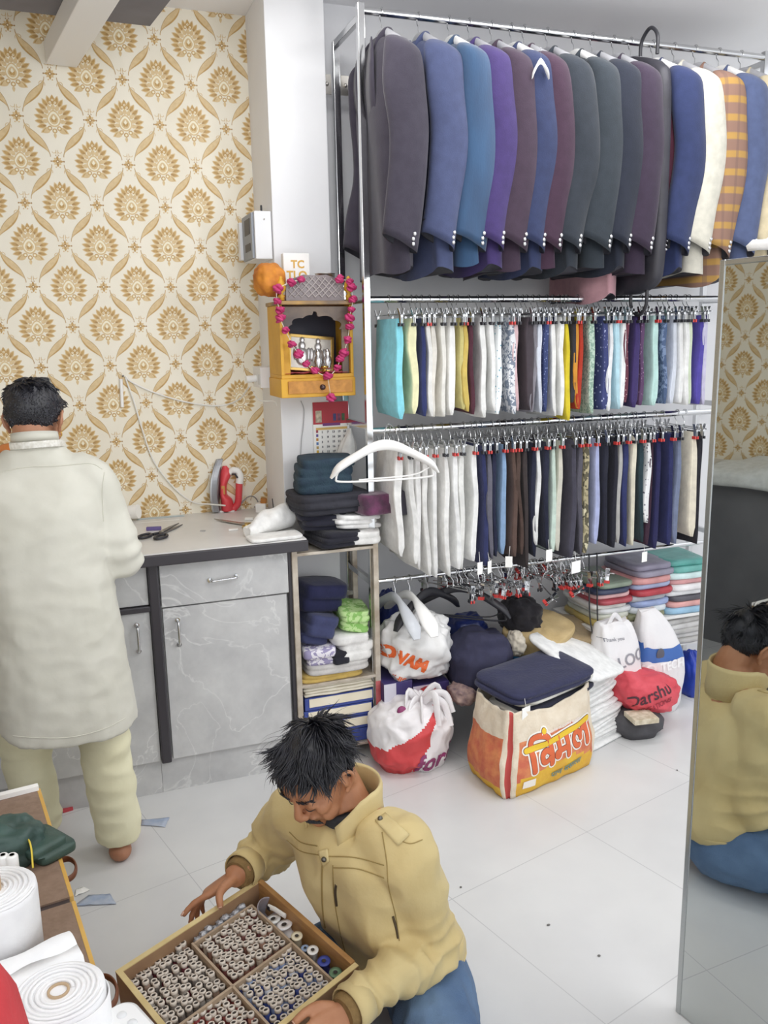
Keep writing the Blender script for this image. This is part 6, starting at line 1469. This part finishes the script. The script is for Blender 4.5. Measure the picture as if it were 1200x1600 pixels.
def hair(parent, M, m, hl, n, length, crown, grav, lift=.35, r0=.0032, stray=0, seed=1, cap=1.015, side=0.0, gk=.10):
    rnd = random.Random(seed); mb = MB(); c0 = V(-.012, 0, .035); R = V(.0985, .0785, .0885); Mi = M.to_3x3().inverted(); G = (Mi @ Vector(grav)).normalized()
    xs = [-.12, -.05, -.022, .0, .03, .06, .095]
    def line(x): return float(np.interp(x, xs, hl))
    # cap under the strands
    N, K = 48, 22; rows = []
    for j in range(K+1):
        row = []
        for i in range(N):
            a = 2*PI*i/N; q = j/K
            lo, hi = 0.0, PI
            for _ in range(18):
                th = (lo+hi)/2; p = c0+V(R.x*math.sin(th)*math.cos(a), R.y*math.sin(th)*math.sin(a), R.z*math.cos(th))
                if p.z > line(p.x): lo = th
                else: hi = th
            th = lo*q; p = c0+V(R.x*math.sin(th)*math.cos(a), R.y*math.sin(th)*math.sin(a), R.z*math.cos(th))*(cap+.02*(1-q)+.012*nz((math.cos(a)*2, math.sin(a)*2, q*4), 2, seed))
            row.append(M @ p)
        rows.append(row)
    mb.loft(rows, 0, False)
    cnt = 0; tries = 0
    while cnt < n and tries < n*20:
        tries += 1; z = rnd.uniform(-1, 1); a = rnd.uniform(0, 2*PI); s = math.sqrt(1-z*z); d = V(s*math.cos(a), s*math.sin(a), z); p = c0+V(R.x*d.x, R.y*d.y, R.z*d.z)
        if p.z < line(p.x)+.002: continue
        cnt += 1; L = length*rnd.uniform(.6, 1.15)*(1 if p.z > .06 else .30)*(1-.45*max(0, min(1, (p.x-.01)/.06))); flow = (p-Vector(crown)); nn = V(d.x/R.x, d.y/R.y, d.z/R.z).normalized(); flow = (flow-nn*flow.dot(nn)); flow = flow.normalized() if flow.length > 1e-4 else V(1, 0, 0)
        w1 = p*26; flow = (flow+V(.25, side, 0)+V(nz(w1, 1, seed), nz(w1, 1, seed+20), .5*nz(w1, 1, seed+40))*1.1+V(rnd.uniform(-.12, .12), rnd.uniform(-.12, .12), rnd.uniform(-.1, .1))).normalized(); dr = (nn*lift+flow).normalized()
        wild = stray and cnt % stray == 0
        if wild: dr = (nn*1.1+flow).normalized(); L *= 1.35
        pts = [p]; S = 6
        for k in range(S):
            w2 = pts[-1]*34; dr = (dr+G*(gk if not wild else .12)+V(nz(w2, 1, seed+60), nz(w2, 1, seed+70), nz(w2, 1, seed+80))*.46-nn*.05).normalized(); q = pts[-1]+dr*(L/S)
            e = q-c0; f = math.sqrt((e.x/R.x)**2+(e.y/R.y)**2+(e.z/R.z)**2)
            if f < 1.02: q = c0+e*(1.02/f)
            pts.append(q)
        rr = r0*(.22 if wild else rnd.uniform(.7, 1.2)); mb.tube([M @ q for q in pts], [rr*(.6, 1, 1, .9, .7, .45, .12)[k] for k in range(7)], 5, caps=False)
    return mb.build('hair', m, parent, fix=False)
def headM(c, F, pitch, yaw=0, roll=0):
    a = math.atan2(F[1], F[0])+math.radians(yaw)
    return Matrix.Translation(c) @ Matrix.Rotation(a, 4, 'Z') @ Matrix.Rotation(math.radians(pitch), 4, 'Y') @ Matrix.Rotation(math.radians(roll), 4, 'X')
def folds(A, s, seed, ax=(1, 1, 1), A2=0):
    def fn(p, n):
        q = V(p.x*ax[0], p.y*ax[1], p.z*ax[2]); return A*(.28-abs(nz(q, s, seed)))*1.6+A*.5*nz(q, s*2.3, seed+4)+A2*nz(q, s*6, seed+9)
    return fn
HAIRM = mat('black hair', '#17171c', .42, 0, '#22222a', 40, .2, 200, spec=.6)
# ---------------------------------------------------------------- the seated person in the tan jacket
SK = skinmat('#b98564', '#a87352'); NAILM = mat('fingernail', '#d9b29e', .35)
SF = V(-.88, -.47, 0).normalized(); SL = V(-SF.y*-1*-1, 0, 0)
SL = V(.47, -.88, 0).normalized()
MH_ = headM((.478, 1.80, .690), SF, 33, 5)
Lsh, Lel, Lwr = V(.636, 1.665, .535), V(.700, 1.650, .265), V(.464, 1.535, .243)+ezv*.026-ex*.022-ey*.004
Rsh, Rel, Rwr = V(.452, 1.945, .512), V(.405, 2.085, .335), V(.300, 1.985, .345)
NB = V(.545, 1.812, .575); PEL = V(.668, 1.800, .115)
person = thing('person', 'person in a tan jacket and jeans sitting on the floor holding a tray of threads', 'person', (.60, 1.78, 0))
hf2_ = (-ex*.90-ey*.30-ezv*.33).normalized()
mb = MB(); head_pieces(mb, MH_); neck_piece(mb, MH_, NB)
chain(mb, [NB+V(0, 0, .0), NB.lerp(PEL, .3), NB.lerp(PEL, .65), PEL], [.06, .11, .10, .11])
chain(mb, [NB+V(.01, 0, -.02), Lsh.lerp(NB, .3), Lsh], [.05, .05, .045]); chain(mb, [NB+V(.01, 0, -.02), Rsh.lerp(NB, .3), Rsh], [.05, .05, .045])
chain(mb, [Lsh, Lsh.lerp(Lel, .5), Lel, Lel.lerp(Lwr, .35), Lwr], [.042, .040, .034, .034, .028]); chain(mb, [Rsh, Rsh.lerp(Rel, .5), Rel, Rel.lerp(Rwr, .4), Rwr, Rwr+hf2_*.02], [.042, .040, .034, .033, .029, .027])
# left hand: fingers curl under the near wall of the tray, thumb lies on its rim
nWall = ey.copy()
hf = (-ex*.93+ey*.06-ezv*.06).normalized()
tipsL, bkL = hand_pieces(mb, Lwr, hf, (ey*.62+ezv*.78), ezv-ey, [(.55, .75, .5), (.60, .85, .5), (.65, .85, .5), (.7, .85, .5)], thumb=[(.012, .024, -.004), (.036, .046, -.006), (.064, .055, -.008), (.092, .056, -.012)], sc=1.0)
# right hand: stretched along the outside of the far wall, thumb hooked over the rim inside the tray
hf2 = (-ex*.90-ey*.30-ezv*.33).normalized()
tipsR, bkR = hand_pieces(mb, Rwr, hf2, (-ey*.60+ezv*.80), ey, [(-.05, .22, .18), (.20, .40, .25), (.34, .45, .3), (.45, .5, .35)], spread=(.03, .0, -.03, -.07), thumb=[(.014, .024, -.002), (.040, .046, -.002), (.058, .062, -.010), (.066, .074, -.030)], sc=1.0)
# hidden legs inside the jeans
LH, LK, LF = V(.715, 1.705, .115), V(.610, 1.335, .125), V(.36, 1.56, .055); RH, RK, RF = V(.625, 1.885, .115), V(.300, 1.865, .100), V(.47, 1.60, .050)
chain(mb, [PEL, LH, LH.lerp(LK, .5), LK, LK.lerp(LF, .5), LF], [.09, .085, .072, .055, .046, .036]); chain(mb, [PEL, RH, RH.lerp(RK, .5), RK, RK.lerp(RF, .5), RF], [.09, .085, .070, .052, .046, .036])
for f, d in ((LF, V(-.8, .5, 0)), (RF, V(-.6, -.75, 0))): chain(mb, [f, f+d*.06+V(0, 0, -.012), f+d*.13+V(0, 0, -.020), f+d*.17+V(0, 0, -.026)], [.034, .036, .032, .018])
body = mb.build('body', SK, person); remesh(body, .0036, 4)
for tp, d in (tipsL[4],): nail(body, tp, d, ezv, NAILM)
for tp, d in (tipsR[4], tipsR[0]): nail(body, tp, d, bkR, NAILM)
hair(person, MH_, HAIRM, [-.090, -.072, .012, .034, .040, .062, .082], 2700, .068, (-.070, -.02, .105), (-.1, -.1, -1), .42, .0020, 16, 3, 1.03, .22, .05)
# eyebrows, lashes, moustache and stubble
def arc_h(name, pts, r, m, n=5): 
    mb = MB(); P = spline(pts, 4); mb.tube([MH_ @ V(*p) for p in P], [r*max(.15, math.sin(PI*(k+.6)/(len(P)+.2))) for k in range(len(P))], 8, sec=(1, .6)); return mb.build(name, m, person)
def tuft(name, base, dirs, n, L, r, seed):
    rnd = random.Random(seed); mb = MB(); P = spline(base, 6); D = spline(dirs, 6)
    for k in range(n):
        i = rnd.randrange(len(P)); p = V(*P[i])+V(rnd.uniform(-.001, .001), rnd.uniform(-.003, .003), rnd.uniform(-.0035, .0035)); d = (V(*D[i])+V(0, rnd.uniform(-.25, .25), rnd.uniform(-.25, .25))).normalized(); l = L*rnd.uniform(.6, 1.1)
        mb.tube([MH_ @ p, MH_ @ (p+d*l*.5+V(.0012, 0, 0)), MH_ @ (p+d*l)], [r, r*.9, r*.15], 5, caps=False)
    return mb.build(name, HAIRM, person, fix=False)
for s in (-1, 1):
    tuft('eyebrow', [(.0945, s*.011, .023), (.0935, s*.026, .029), (.080, s*.047, .025)], [(.1, s*.8, .5), (0, s*1, .1), (-.5, s*.9, -.2)], 70, .011, .0009, 5)
    arc_h('eyelash', [(.0905, s*.017, -.006), (.0915, s*.029, -.010), (.083, s*.044, -.007)], .0016, HAIRM)
    tuft('moustache', [(.1000, s*.002, -.047), (.0985, s*.012, -.049), (.093, s*.023, -.056), (.086, s*.031, -.064)], [(.2, s*.5, -.9), (.1, s*.8, -.6), (-.2, s*.8, -.7), (-.3, s*.5, -.9)], 130, .012, .0010, 6)
# dark inner shirt, jeans, jacket
sh = MB(); chain(sh, [NB+V(-.005, -.004, .020), NB+V(0, 0, -.02), NB.lerp(PEL, .14), NB.lerp(PEL, .4)], [.066, .072, .078, .10]); o = sh.build('shirt', mat('dark shirt', '#2e3034', .85, 0, '#3a3c40', 20, .3, 60), person); remesh(o, .007, 3)
je = MB(); chain(je, [PEL+V(.0, 0, .06), PEL, PEL+V(0, 0, -.03)], [.135, .145, .11]); 
chain(je, [PEL.lerp(LH, .5), LH, LH.lerp(LK, .5), LK, LK.lerp(LF, .45), LF.lerp(LK, .15)], [.115, .112, .098, .078, .066, .056]); chain(je, [PEL.lerp(RH, .5), RH, RH.lerp(RK, .5), RK, RK.lerp(RF, .45), RF.lerp(RK, .15)], [.115, .108, .086, .062, .060, .054])
for i, p in enumerate(je.v): je.v[i] = (p[0], p[1], max(p[2], .004))
JEANS = mat('blue denim', '#4a6386', .85, 0, '#6b86a6', 7, .3, 300, contrast=(.3, .75))
o = je.build('jeans', JEANS, person); remesh(o, .008, 4); displace(o, folds(.010, 11, 3, (1, 1, 1)))
for v in o.data.vertices: v.co.z = max(v.co.z, .0025)
TAN = mat('tan cotton jacket', '#c8b27c', .85, 0, '#d0be8c', 5, .10, 90, sheen=.1)
ja = MB(); rings = []
axis = [(PEL+V(.005, 0, .035), .165, .128), (PEL+V(0, 0, .085), .178, .140), (PEL.lerp(NB, .42), .185, .142), (PEL.lerp(NB, .62), .192, .138), (PEL.lerp(NB, .82), .190, .122), (PEL.lerp(NB, .915), .150, .100), (PEL.lerp(NB, .955), .092, .084)]
for row in spline([tuple(c)+(a, b) for c, a, b in axis], 5):
    c = V(*row[:3]); rings.append([c+SL*(row[3]*math.copysign(abs(math.cos(a))**.85, math.cos(a)))+SF*(row[4]*math.copysign(abs(math.sin(a))**.85, math.sin(a))) for a in [2*PI*k/36 for k in range(36)]])
ja.loft(rings)
for S, E, W, so in ((Lsh, Lel, Lwr, 1), (Rsh, Rel, Rwr, -1)):
    inn = S.lerp(NB, .45)+V(0, 0, -.03); E2 = E+((E-S.lerp(W, .5)).normalized())*.006; W2 = W+(E-W).normalized()*.030
    chain(ja, [inn, S+V(0, 0, -.006), S.lerp(E, .45), E2, E.lerp(W, .40), W2], [.078, .080, .072, .066, .060, .050])
jk = ja.build('jacket', TAN, person); remesh(jk, .0062, 6)
def jfold(p, n):
    d = 0
    for S, E, W in ((Lsh, Lel, Lwr), (Rsh, Rel, Rwr)):
        k = math.exp(-((p-E).length/.085)**2); ax_ = (E-S).normalized(); d += k*.011*(1-2*abs(math.sin((p-E).dot(ax_)*62+2.5*nz(p, 7, 2)))); 
        ab = (W-E); t = max(0, min(1, (p-E).dot(ab)/ab.length_squared)); k = math.exp(-((p-(E+ab*t)).length/.07)**6)*(1 if t > .2 else t/.2); d += k*.006*(1-2*abs(math.sin(t*ab.length*75+2.5*nz(p, 9, 5))))
    return d+folds(.019, 6.5, 8, (1, 1, .9))(p, n)-.003
displace(jk, jfold)
# lower band, collar, cuffs
mb = MB(); mb.loft([[c_+(p-c_)*1.015 for p in R_] for R_, c_ in ((rings[i], sum(rings[i], V(0, 0, 0))/36) for i in (0, 1, 2, 3))], 0, False); lab(mb.build('hem_band', TAN, person, solid=.006), 'gathered lower band of the jacket')
CB = MB(); col = []
for j, (h, k) in enumerate(((-.075, 1.22), (-.045, 1.10), (.0, 1.0), (.040, 1.02), (.078, 1.08), (.083, 1.11), (.072, 1.13), (.030, 1.08), (-.02, 1.10))):
    R = []
    for i in range(33):
        a = math.radians(126+288*i/32)-PI/2*0; ca, sa = math.cos(a), math.sin(a)     # open towards the front
        front = max(0, 1-abs(((math.degrees(a)-90+180) % 360)-180)/70)
        hh = h*(1-.62*front) if h > 0 else h; R.append(NB+V(.010, .004, -.008)+SL*(.083*k*ca)+SF*((.084*k+.022*front)*sa+.012)+V(-.10*hh, -.05*hh, hh-.030*max(0, sa)-.030*front))
    col.append(R)
CB.loft(col, 0, False, True, closed=False); lab(CB.build('collar', TAN, person, solid=.005), 'stand-up collar')
KNIT = mat('brown knit cuff', '#8a6f45', .9, 0, '#7c633c', 60, .3, 200)
for W, E in ((Lwr, Lel), (Rwr, Rel)):
    d = (W-E).normalized(); a0 = W-d*.055; mb = MB(); mb.tube([a0, W-d*.030, W-d*.010], [.046, .048, .047], 24, caps=False); lab(mb.build('cuff', TAN, person, solid=.004), 'sleeve cuff')
    mb = MB(); mb.tube([W-d*.045, W-d*.006, W+d*.006], [.044, .040, .0345], 24); lab(mb.build('inner_cuff', KNIT, person), 'brown inner cuff')
# seams, zips, tabs laid on the jacket
JB = bvh_of(jk); EYEV = V(0, 0, EYE)
def on_body(px, py, bv, out=.001):
    d = ray(px, py).normalized(); h = bv.ray_cast(EYEV, d)
    return h[0]-d*out if h[0] else None
def seam(name, pts, r, m, label=None, bv=None, sec=(1, 1), out=.001):
    P = [on_body(x, y, bv or JB, out) for x, y in [(q[0], q[1]) for q in spline(pts, 5)]]; P = [p for p in P if p]
    if len(P) < 2: return None
    mb = MB(); mb.tube(P, r, 6, sec=sec); o = mb.build(name, m, person)
    if label: lab(o, label)
    return o
SEAM = mat('brown stitching', '#9a8450', .8); METALD = mat('dark metal zip', '#5f564c', .4, .7)
seam('zip_placket', [(504, 1345), (503, 1380), (505, 1430), (514, 1475), (524, 1500)], .0022, SEAM, 'front zip edge')
seam('seam', [(520, 1352), (522, 1400), (530, 1450), (540, 1490)], .0014, SEAM); seam('seam', [(508, 1338), (555, 1340), (600, 1352)], .0014, SEAM); seam('seam', [(520, 1356), (560, 1358), (600, 1372)], .0014, SEAM)
seam('seam', [(597, 1300), (604, 1345), (607, 1385), (618, 1430), (624, 1470)], .0014, SEAM); seam('seam', [(612, 1308), (640, 1318), (660, 1312)], .0012, SEAM)
seam('seam', [(452, 1300), (470, 1316), (496, 1322)], .0014, SEAM); seam('seam', [(448, 1312), (470, 1330), (498, 1336)], .0014, SEAM)
seam('pocket_zip', [(525, 1383), (524, 1395), (526, 1415)], .0035, METALD, 'dark chest pocket zip'); seam('pocket_zip', [(614, 1432), (619, 1450), (622, 1466)], .003, METALD, 'dark side pocket zip')
def patch(name, quad, m, label, th=.004, bv=None):
    q = [V(x, y, 0) for x, y in quad]; mb = MB(); ok = True
    def fn(u, v):
        p = q[0].lerp(q[1], u).lerp(q[3].lerp(q[2], u), v); h = on_body(p.x, p.y, bv or JB, .003); return h or EYEV
    mb.grid(fn, 5, 8)
    if any((Vector(v)-EYEV).length < .1 for v in mb.v): print('patch off', name); return
    return lab(mb.build(name, m, person, solid=th), label)
patch('shoulder_tab', [(586, 1282), (602, 1270), (640, 1304), (622, 1322)], mat('tan tab', '#d2c08e', .85, 0, '#c8b27c', 9), 'buttoned shoulder tab')
patch('collar_tab', [(497, 1330), (512, 1326), (514, 1346), (504, 1354)], mat('tan tab', '#d2c08e', .85, 0, '#c8b27c', 9), 'collar strap with a press stud')
for px, py in ((594, 1279), (506, 1343)):
    h = on_body(px, py, JB, .009); mb = MB(); mb.ball(h, .0065, 12, 8); mb.build('stud', mat('dark metal stud', '#6a6862', .3, .8), person)

# ---------------------------------------------------------------- the standing person in white
SK2 = skinmat('#b9886c', '#a8765a')
p2 = thing('person', 'person in a long off-white kurta standing at the counter, seen from behind', 'person', (-.08, 2.75, 0))
WF = V(.10, 1, 0).normalized(); WL = V(-1, .10, 0).normalized()
NB2 = V(-.108, 2.755, 1.405); SR, SLh = V(.028, 2.735, 1.295), V(-.262, 2.755, 1.295); PEL2 = V(-.098, 2.70, .86)
ERt, WRt = V(.096, 2.735, 1.045), V(.075, 2.985, 1.045); ELt, WLt = V(-.36, 2.76, 1.05), V(-.30, 3.02, 1.03)
MH2 = headM((-.108, 2.800, 1.468), WF, 24, -12)
mb = MB(); head_pieces(mb, MH2); neck_piece(mb, MH2, NB2+V(0, 0, -.03), .054, .058)
chain(mb, [NB2+V(0, .01, -.03), NB2.lerp(PEL2, .3), NB2.lerp(PEL2, .7), PEL2], [.05, .085, .09, .11])
for S, E, W in ((SR, ERt, WRt), (SLh, ELt, WLt)):
    chain(mb, [NB2+V(0, .01, -.07), S.lerp(NB2, .3)+V(0, .01, -.03), S], [.04, .04, .045]); chain(mb, [S, S.lerp(E, .5), E, E.lerp(W, .4), W], [.045, .042, .035, .034, .024])
    hand_pieces(mb, W+V(0, .03, -.01), (-.15, 1, -.35), (0, .35, 1), (-1 if S is SR else 1, 0, 0), [(.25, .3, .2)]*4)
RHp, RKn, RAn = V(-.030, 2.72, .82), V(.005, 2.70, .46), V(.026, 2.745, .075); LHp, LKn, LAn = V(-.185, 2.73, .82), V(-.235, 2.80, .46), V(-.225, 2.90, .075)
for Hh_, K_, A_, dx in ((RHp, RKn, RAn, .25), (LHp, LKn, LAn, .10)):
    chain(mb, [PEL2.lerp(Hh_, .6), Hh_, Hh_.lerp(K_, .5), K_, K_.lerp(A_, .35), A_], [.09, .085, .074, .056, .052, .036])
    d = V(dx, 1, 0).normalized(); mb.ball(A_+V(0, -.022, -.045), (.038, .044, .034), 14, 10)
    chain(mb, [A_+V(0, 0, -.02), A_+d*.06+V(0, 0, -.040), A_+d*.12+V(0, 0, -.052), A_+d*.165+V(0, 0, -.058)], [.036, .036, .036, .020], sec=(1, 1))
    sd = V(d.y, -d.x, 0)
    for i in range(5): q = A_+d*(.165-.008*abs(i-1.5))+sd*(.034-.016*i)*(1 if dx > .2 else -1)+V(0, 0, -.062); mb.tube([q, q+d*(.030-.003*i)], [.0095, .0075], 8); mb.ball(q+d*(.030-.003*i), .0078, 8, 6)
for i, p in enumerate(mb.v): mb.v[i] = (p[0], p[1], max(p[2], .0015))
body2 = mb.build('body', SK2, p2); remesh(body2, .0045, 4)
hair(p2, MH2, HAIRM, [-.055, -.046, -.012, .024, .034, .062, .085], 1300, .030, (-.055, .0, .118), (0, 0, -1), .55, .0030, 0, 9, 1.03, 0)
mb = MB(); e = MH2 @ V(.004, -.078, -.040); mb.tube([e+V(.004*math.cos(a), 0, .007*math.sin(a)-.003) for a in [2*PI*k/12 for k in range(13)]], .0014, 6, caps=False); mb.build('earring', mat('gold', '#c9a24e', .25, .9), p2)
OFFW = mat('off-white cotton', '#cfcdc1', .85, 0, '#c7c5b8', 8, .05, 60, sheen=.1); PYJ = mat('cream cotton', '#e8e4c4', .85, 0, '#dfdab8', 8, .06, 60)
tr = MB()
for Hh_, K_, A_ in ((RHp, RKn, RAn), (LHp, LKn, LAn)):
    chain(tr, [PEL2.lerp(Hh_, .5)+V(0, 0, .05), Hh_, Hh_.lerp(K_, .5), K_, K_.lerp(A_, .5), A_+V(0, 0, .030), A_+V(0, .005, -.005)], [.11, .105, .092, .080, .076, .074, .073], 24)
o = tr.build('trousers', PYJ, p2); remesh(o, .008, 3)
displace(o, lambda p, n: folds(.010, 6, 4, (1, 1, 1.6))(p, n)+.0022*math.sin(p.z*60+5*nz(p, 6, 1))*max(0, 1-abs(p.z-.40)/.18))
ku = MB(); rings = []
for z, hx, hy, dx, dy in spline([(.555, .208, .150, 0, -.01), (.66, .200, .148, 0, -.006), (.78, .190, .145, 0, -.002), (.92, .182, .140, 0, .0), (1.08, .180, .136, 0, .012), (1.20, .186, .130, 0, .022), (1.28, .182, .112, 0, .034), (1.335, .135, .090, 0, .045), (1.385, .085, .075, 0, .05), (1.412, .068, .068, 0, .055)], 5):
    c = V(-.112+dx+.02*(1-min(1, (z-.55)/.8)), 2.70+dy, z); rings.append([c+V(hx*math.copysign(abs(math.cos(a))**.9, math.cos(a))*(1+.05*math.sin(6*a+2)*max(0, .9-z)), hy*math.copysign(abs(math.sin(a))**.9, math.sin(a))*(1+.06*math.sin(5*a)*max(0, .9-z)), (.035*math.sin(a-.5)-.02)*max(0, 1-(z-.55)/.12)) for a in [2*PI*k/40 for k in range(40)]])
ku.loft(rings)
for S, E, W, sg in ((SR, ERt, WRt, 1), (SLh, ELt, WLt, -1)):
    chain(ku, [S.lerp(NB2, .5)+V(0, -.01, -.05), S+V(sg*.006, 0, -.012), S.lerp(E, .5)+V(sg*.008, 0, 0), E+V(sg*.010, -.012, -.012), E.lerp(W, .45), W+V(0, -.03, 0)], [.068, .070, .069, .068, .062, .054], 24)
k_ = ku.build('kurta', OFFW, p2); remesh(k_, .0075, 5)
def kfold(p, n):
    d = folds(.010, 4.2, 14, (1.6, 1.2, .55))(p, n)+folds(.005, 10, 20, (1, 1, 1.3))(p, n)
    d += .005*math.exp(-((p.z-.72-.12*nz(p, 3, 4))/.05)**2)*nz(p, 14, 3)
    for S, E, W in ((SR, ERt, WRt), (SLh, ELt, WLt)): k = math.exp(-((p-E).length/.10)**2); d += k*.007*math.sin((p.z-E.z)*90+4*nz(p, 9, 2))
    return d
displace(k_, kfold)
KB = bvh_of(k_)
mb = MB(); cl = []
for h, k in ((-.020, 1.06), (.010, 1.0), (.034, .99), (.036, 1.05), (.010, 1.08)): cl.append([V(-.111, 2.752, 1.398)+V(.0625*k*math.cos(a), .064*k*math.sin(a)+.2*h, h-.012*math.sin(a)) for a in [2*PI*i/36 for i in range(37)]])
mb.loft(cl, 0, False, True, closed=False); mb.build('collar', OFFW, p2, solid=.003)
_pp = person; person = p2
seam('yoke_seam', [(4, 737), (40, 730), (90, 728), (140, 724), (160, 733)], .0014, mat('white seam', '#cfcdc0', .9), 'back yoke seam', KB); seam('sleeve_seam', [(163, 738), (160, 770), (162, 815)], .0014, mat('white seam', '#cfcdc0', .9), 'armhole seam', KB)
seam('hem_seam', [(20, 1150), (60, 1153), (110, 1152), (160, 1140), (196, 1122)], .0014, mat('white seam', '#cfcdc0', .9), 'hem stitching', KB)
person = _pp
mb = MB(); TPM = [mat('orange tape', '#d9803a', .5), mat('white tape', '#e8e6df', .5, 0, '#cfccc0', 90)]
loop = [(-.235, 2.86, 1.33), (-.215, 2.79, 1.385), (-.185, 2.715, 1.402), (-.145, 2.668, 1.408), (-.095, 2.664, 1.410), (-.050, 2.690, 1.408), (-.028, 2.755, 1.395), (-.03, 2.84, 1.34), (-.05, 2.89, 1.22)]
Pz = [V(*q) for q in spline(loop, 6)]; mb.tube(Pz[:14], [(.011, .0018)]*14, 8, 0, up=V(0, 0, 1)); mb.tube(Pz[13:], [(.011, .0018)]*len(Pz[13:]), 8, 1, up=V(0, 0, 1))
tag(mb.build('measuring_tape', TPM), 'orange and white measuring tape hung round the neck of the standing person', 'measuring tape')
q = on_z(205, 803, CT+.03); mb = MB(); mb.tube([q+V(-.05, .03, 0), q+V(.03, -.01, .01)], [.028, .030], 20); tag(mb.build('paper_roll', PAPER), 'small white roll on the counter beside the arm of the standing person', 'roll')
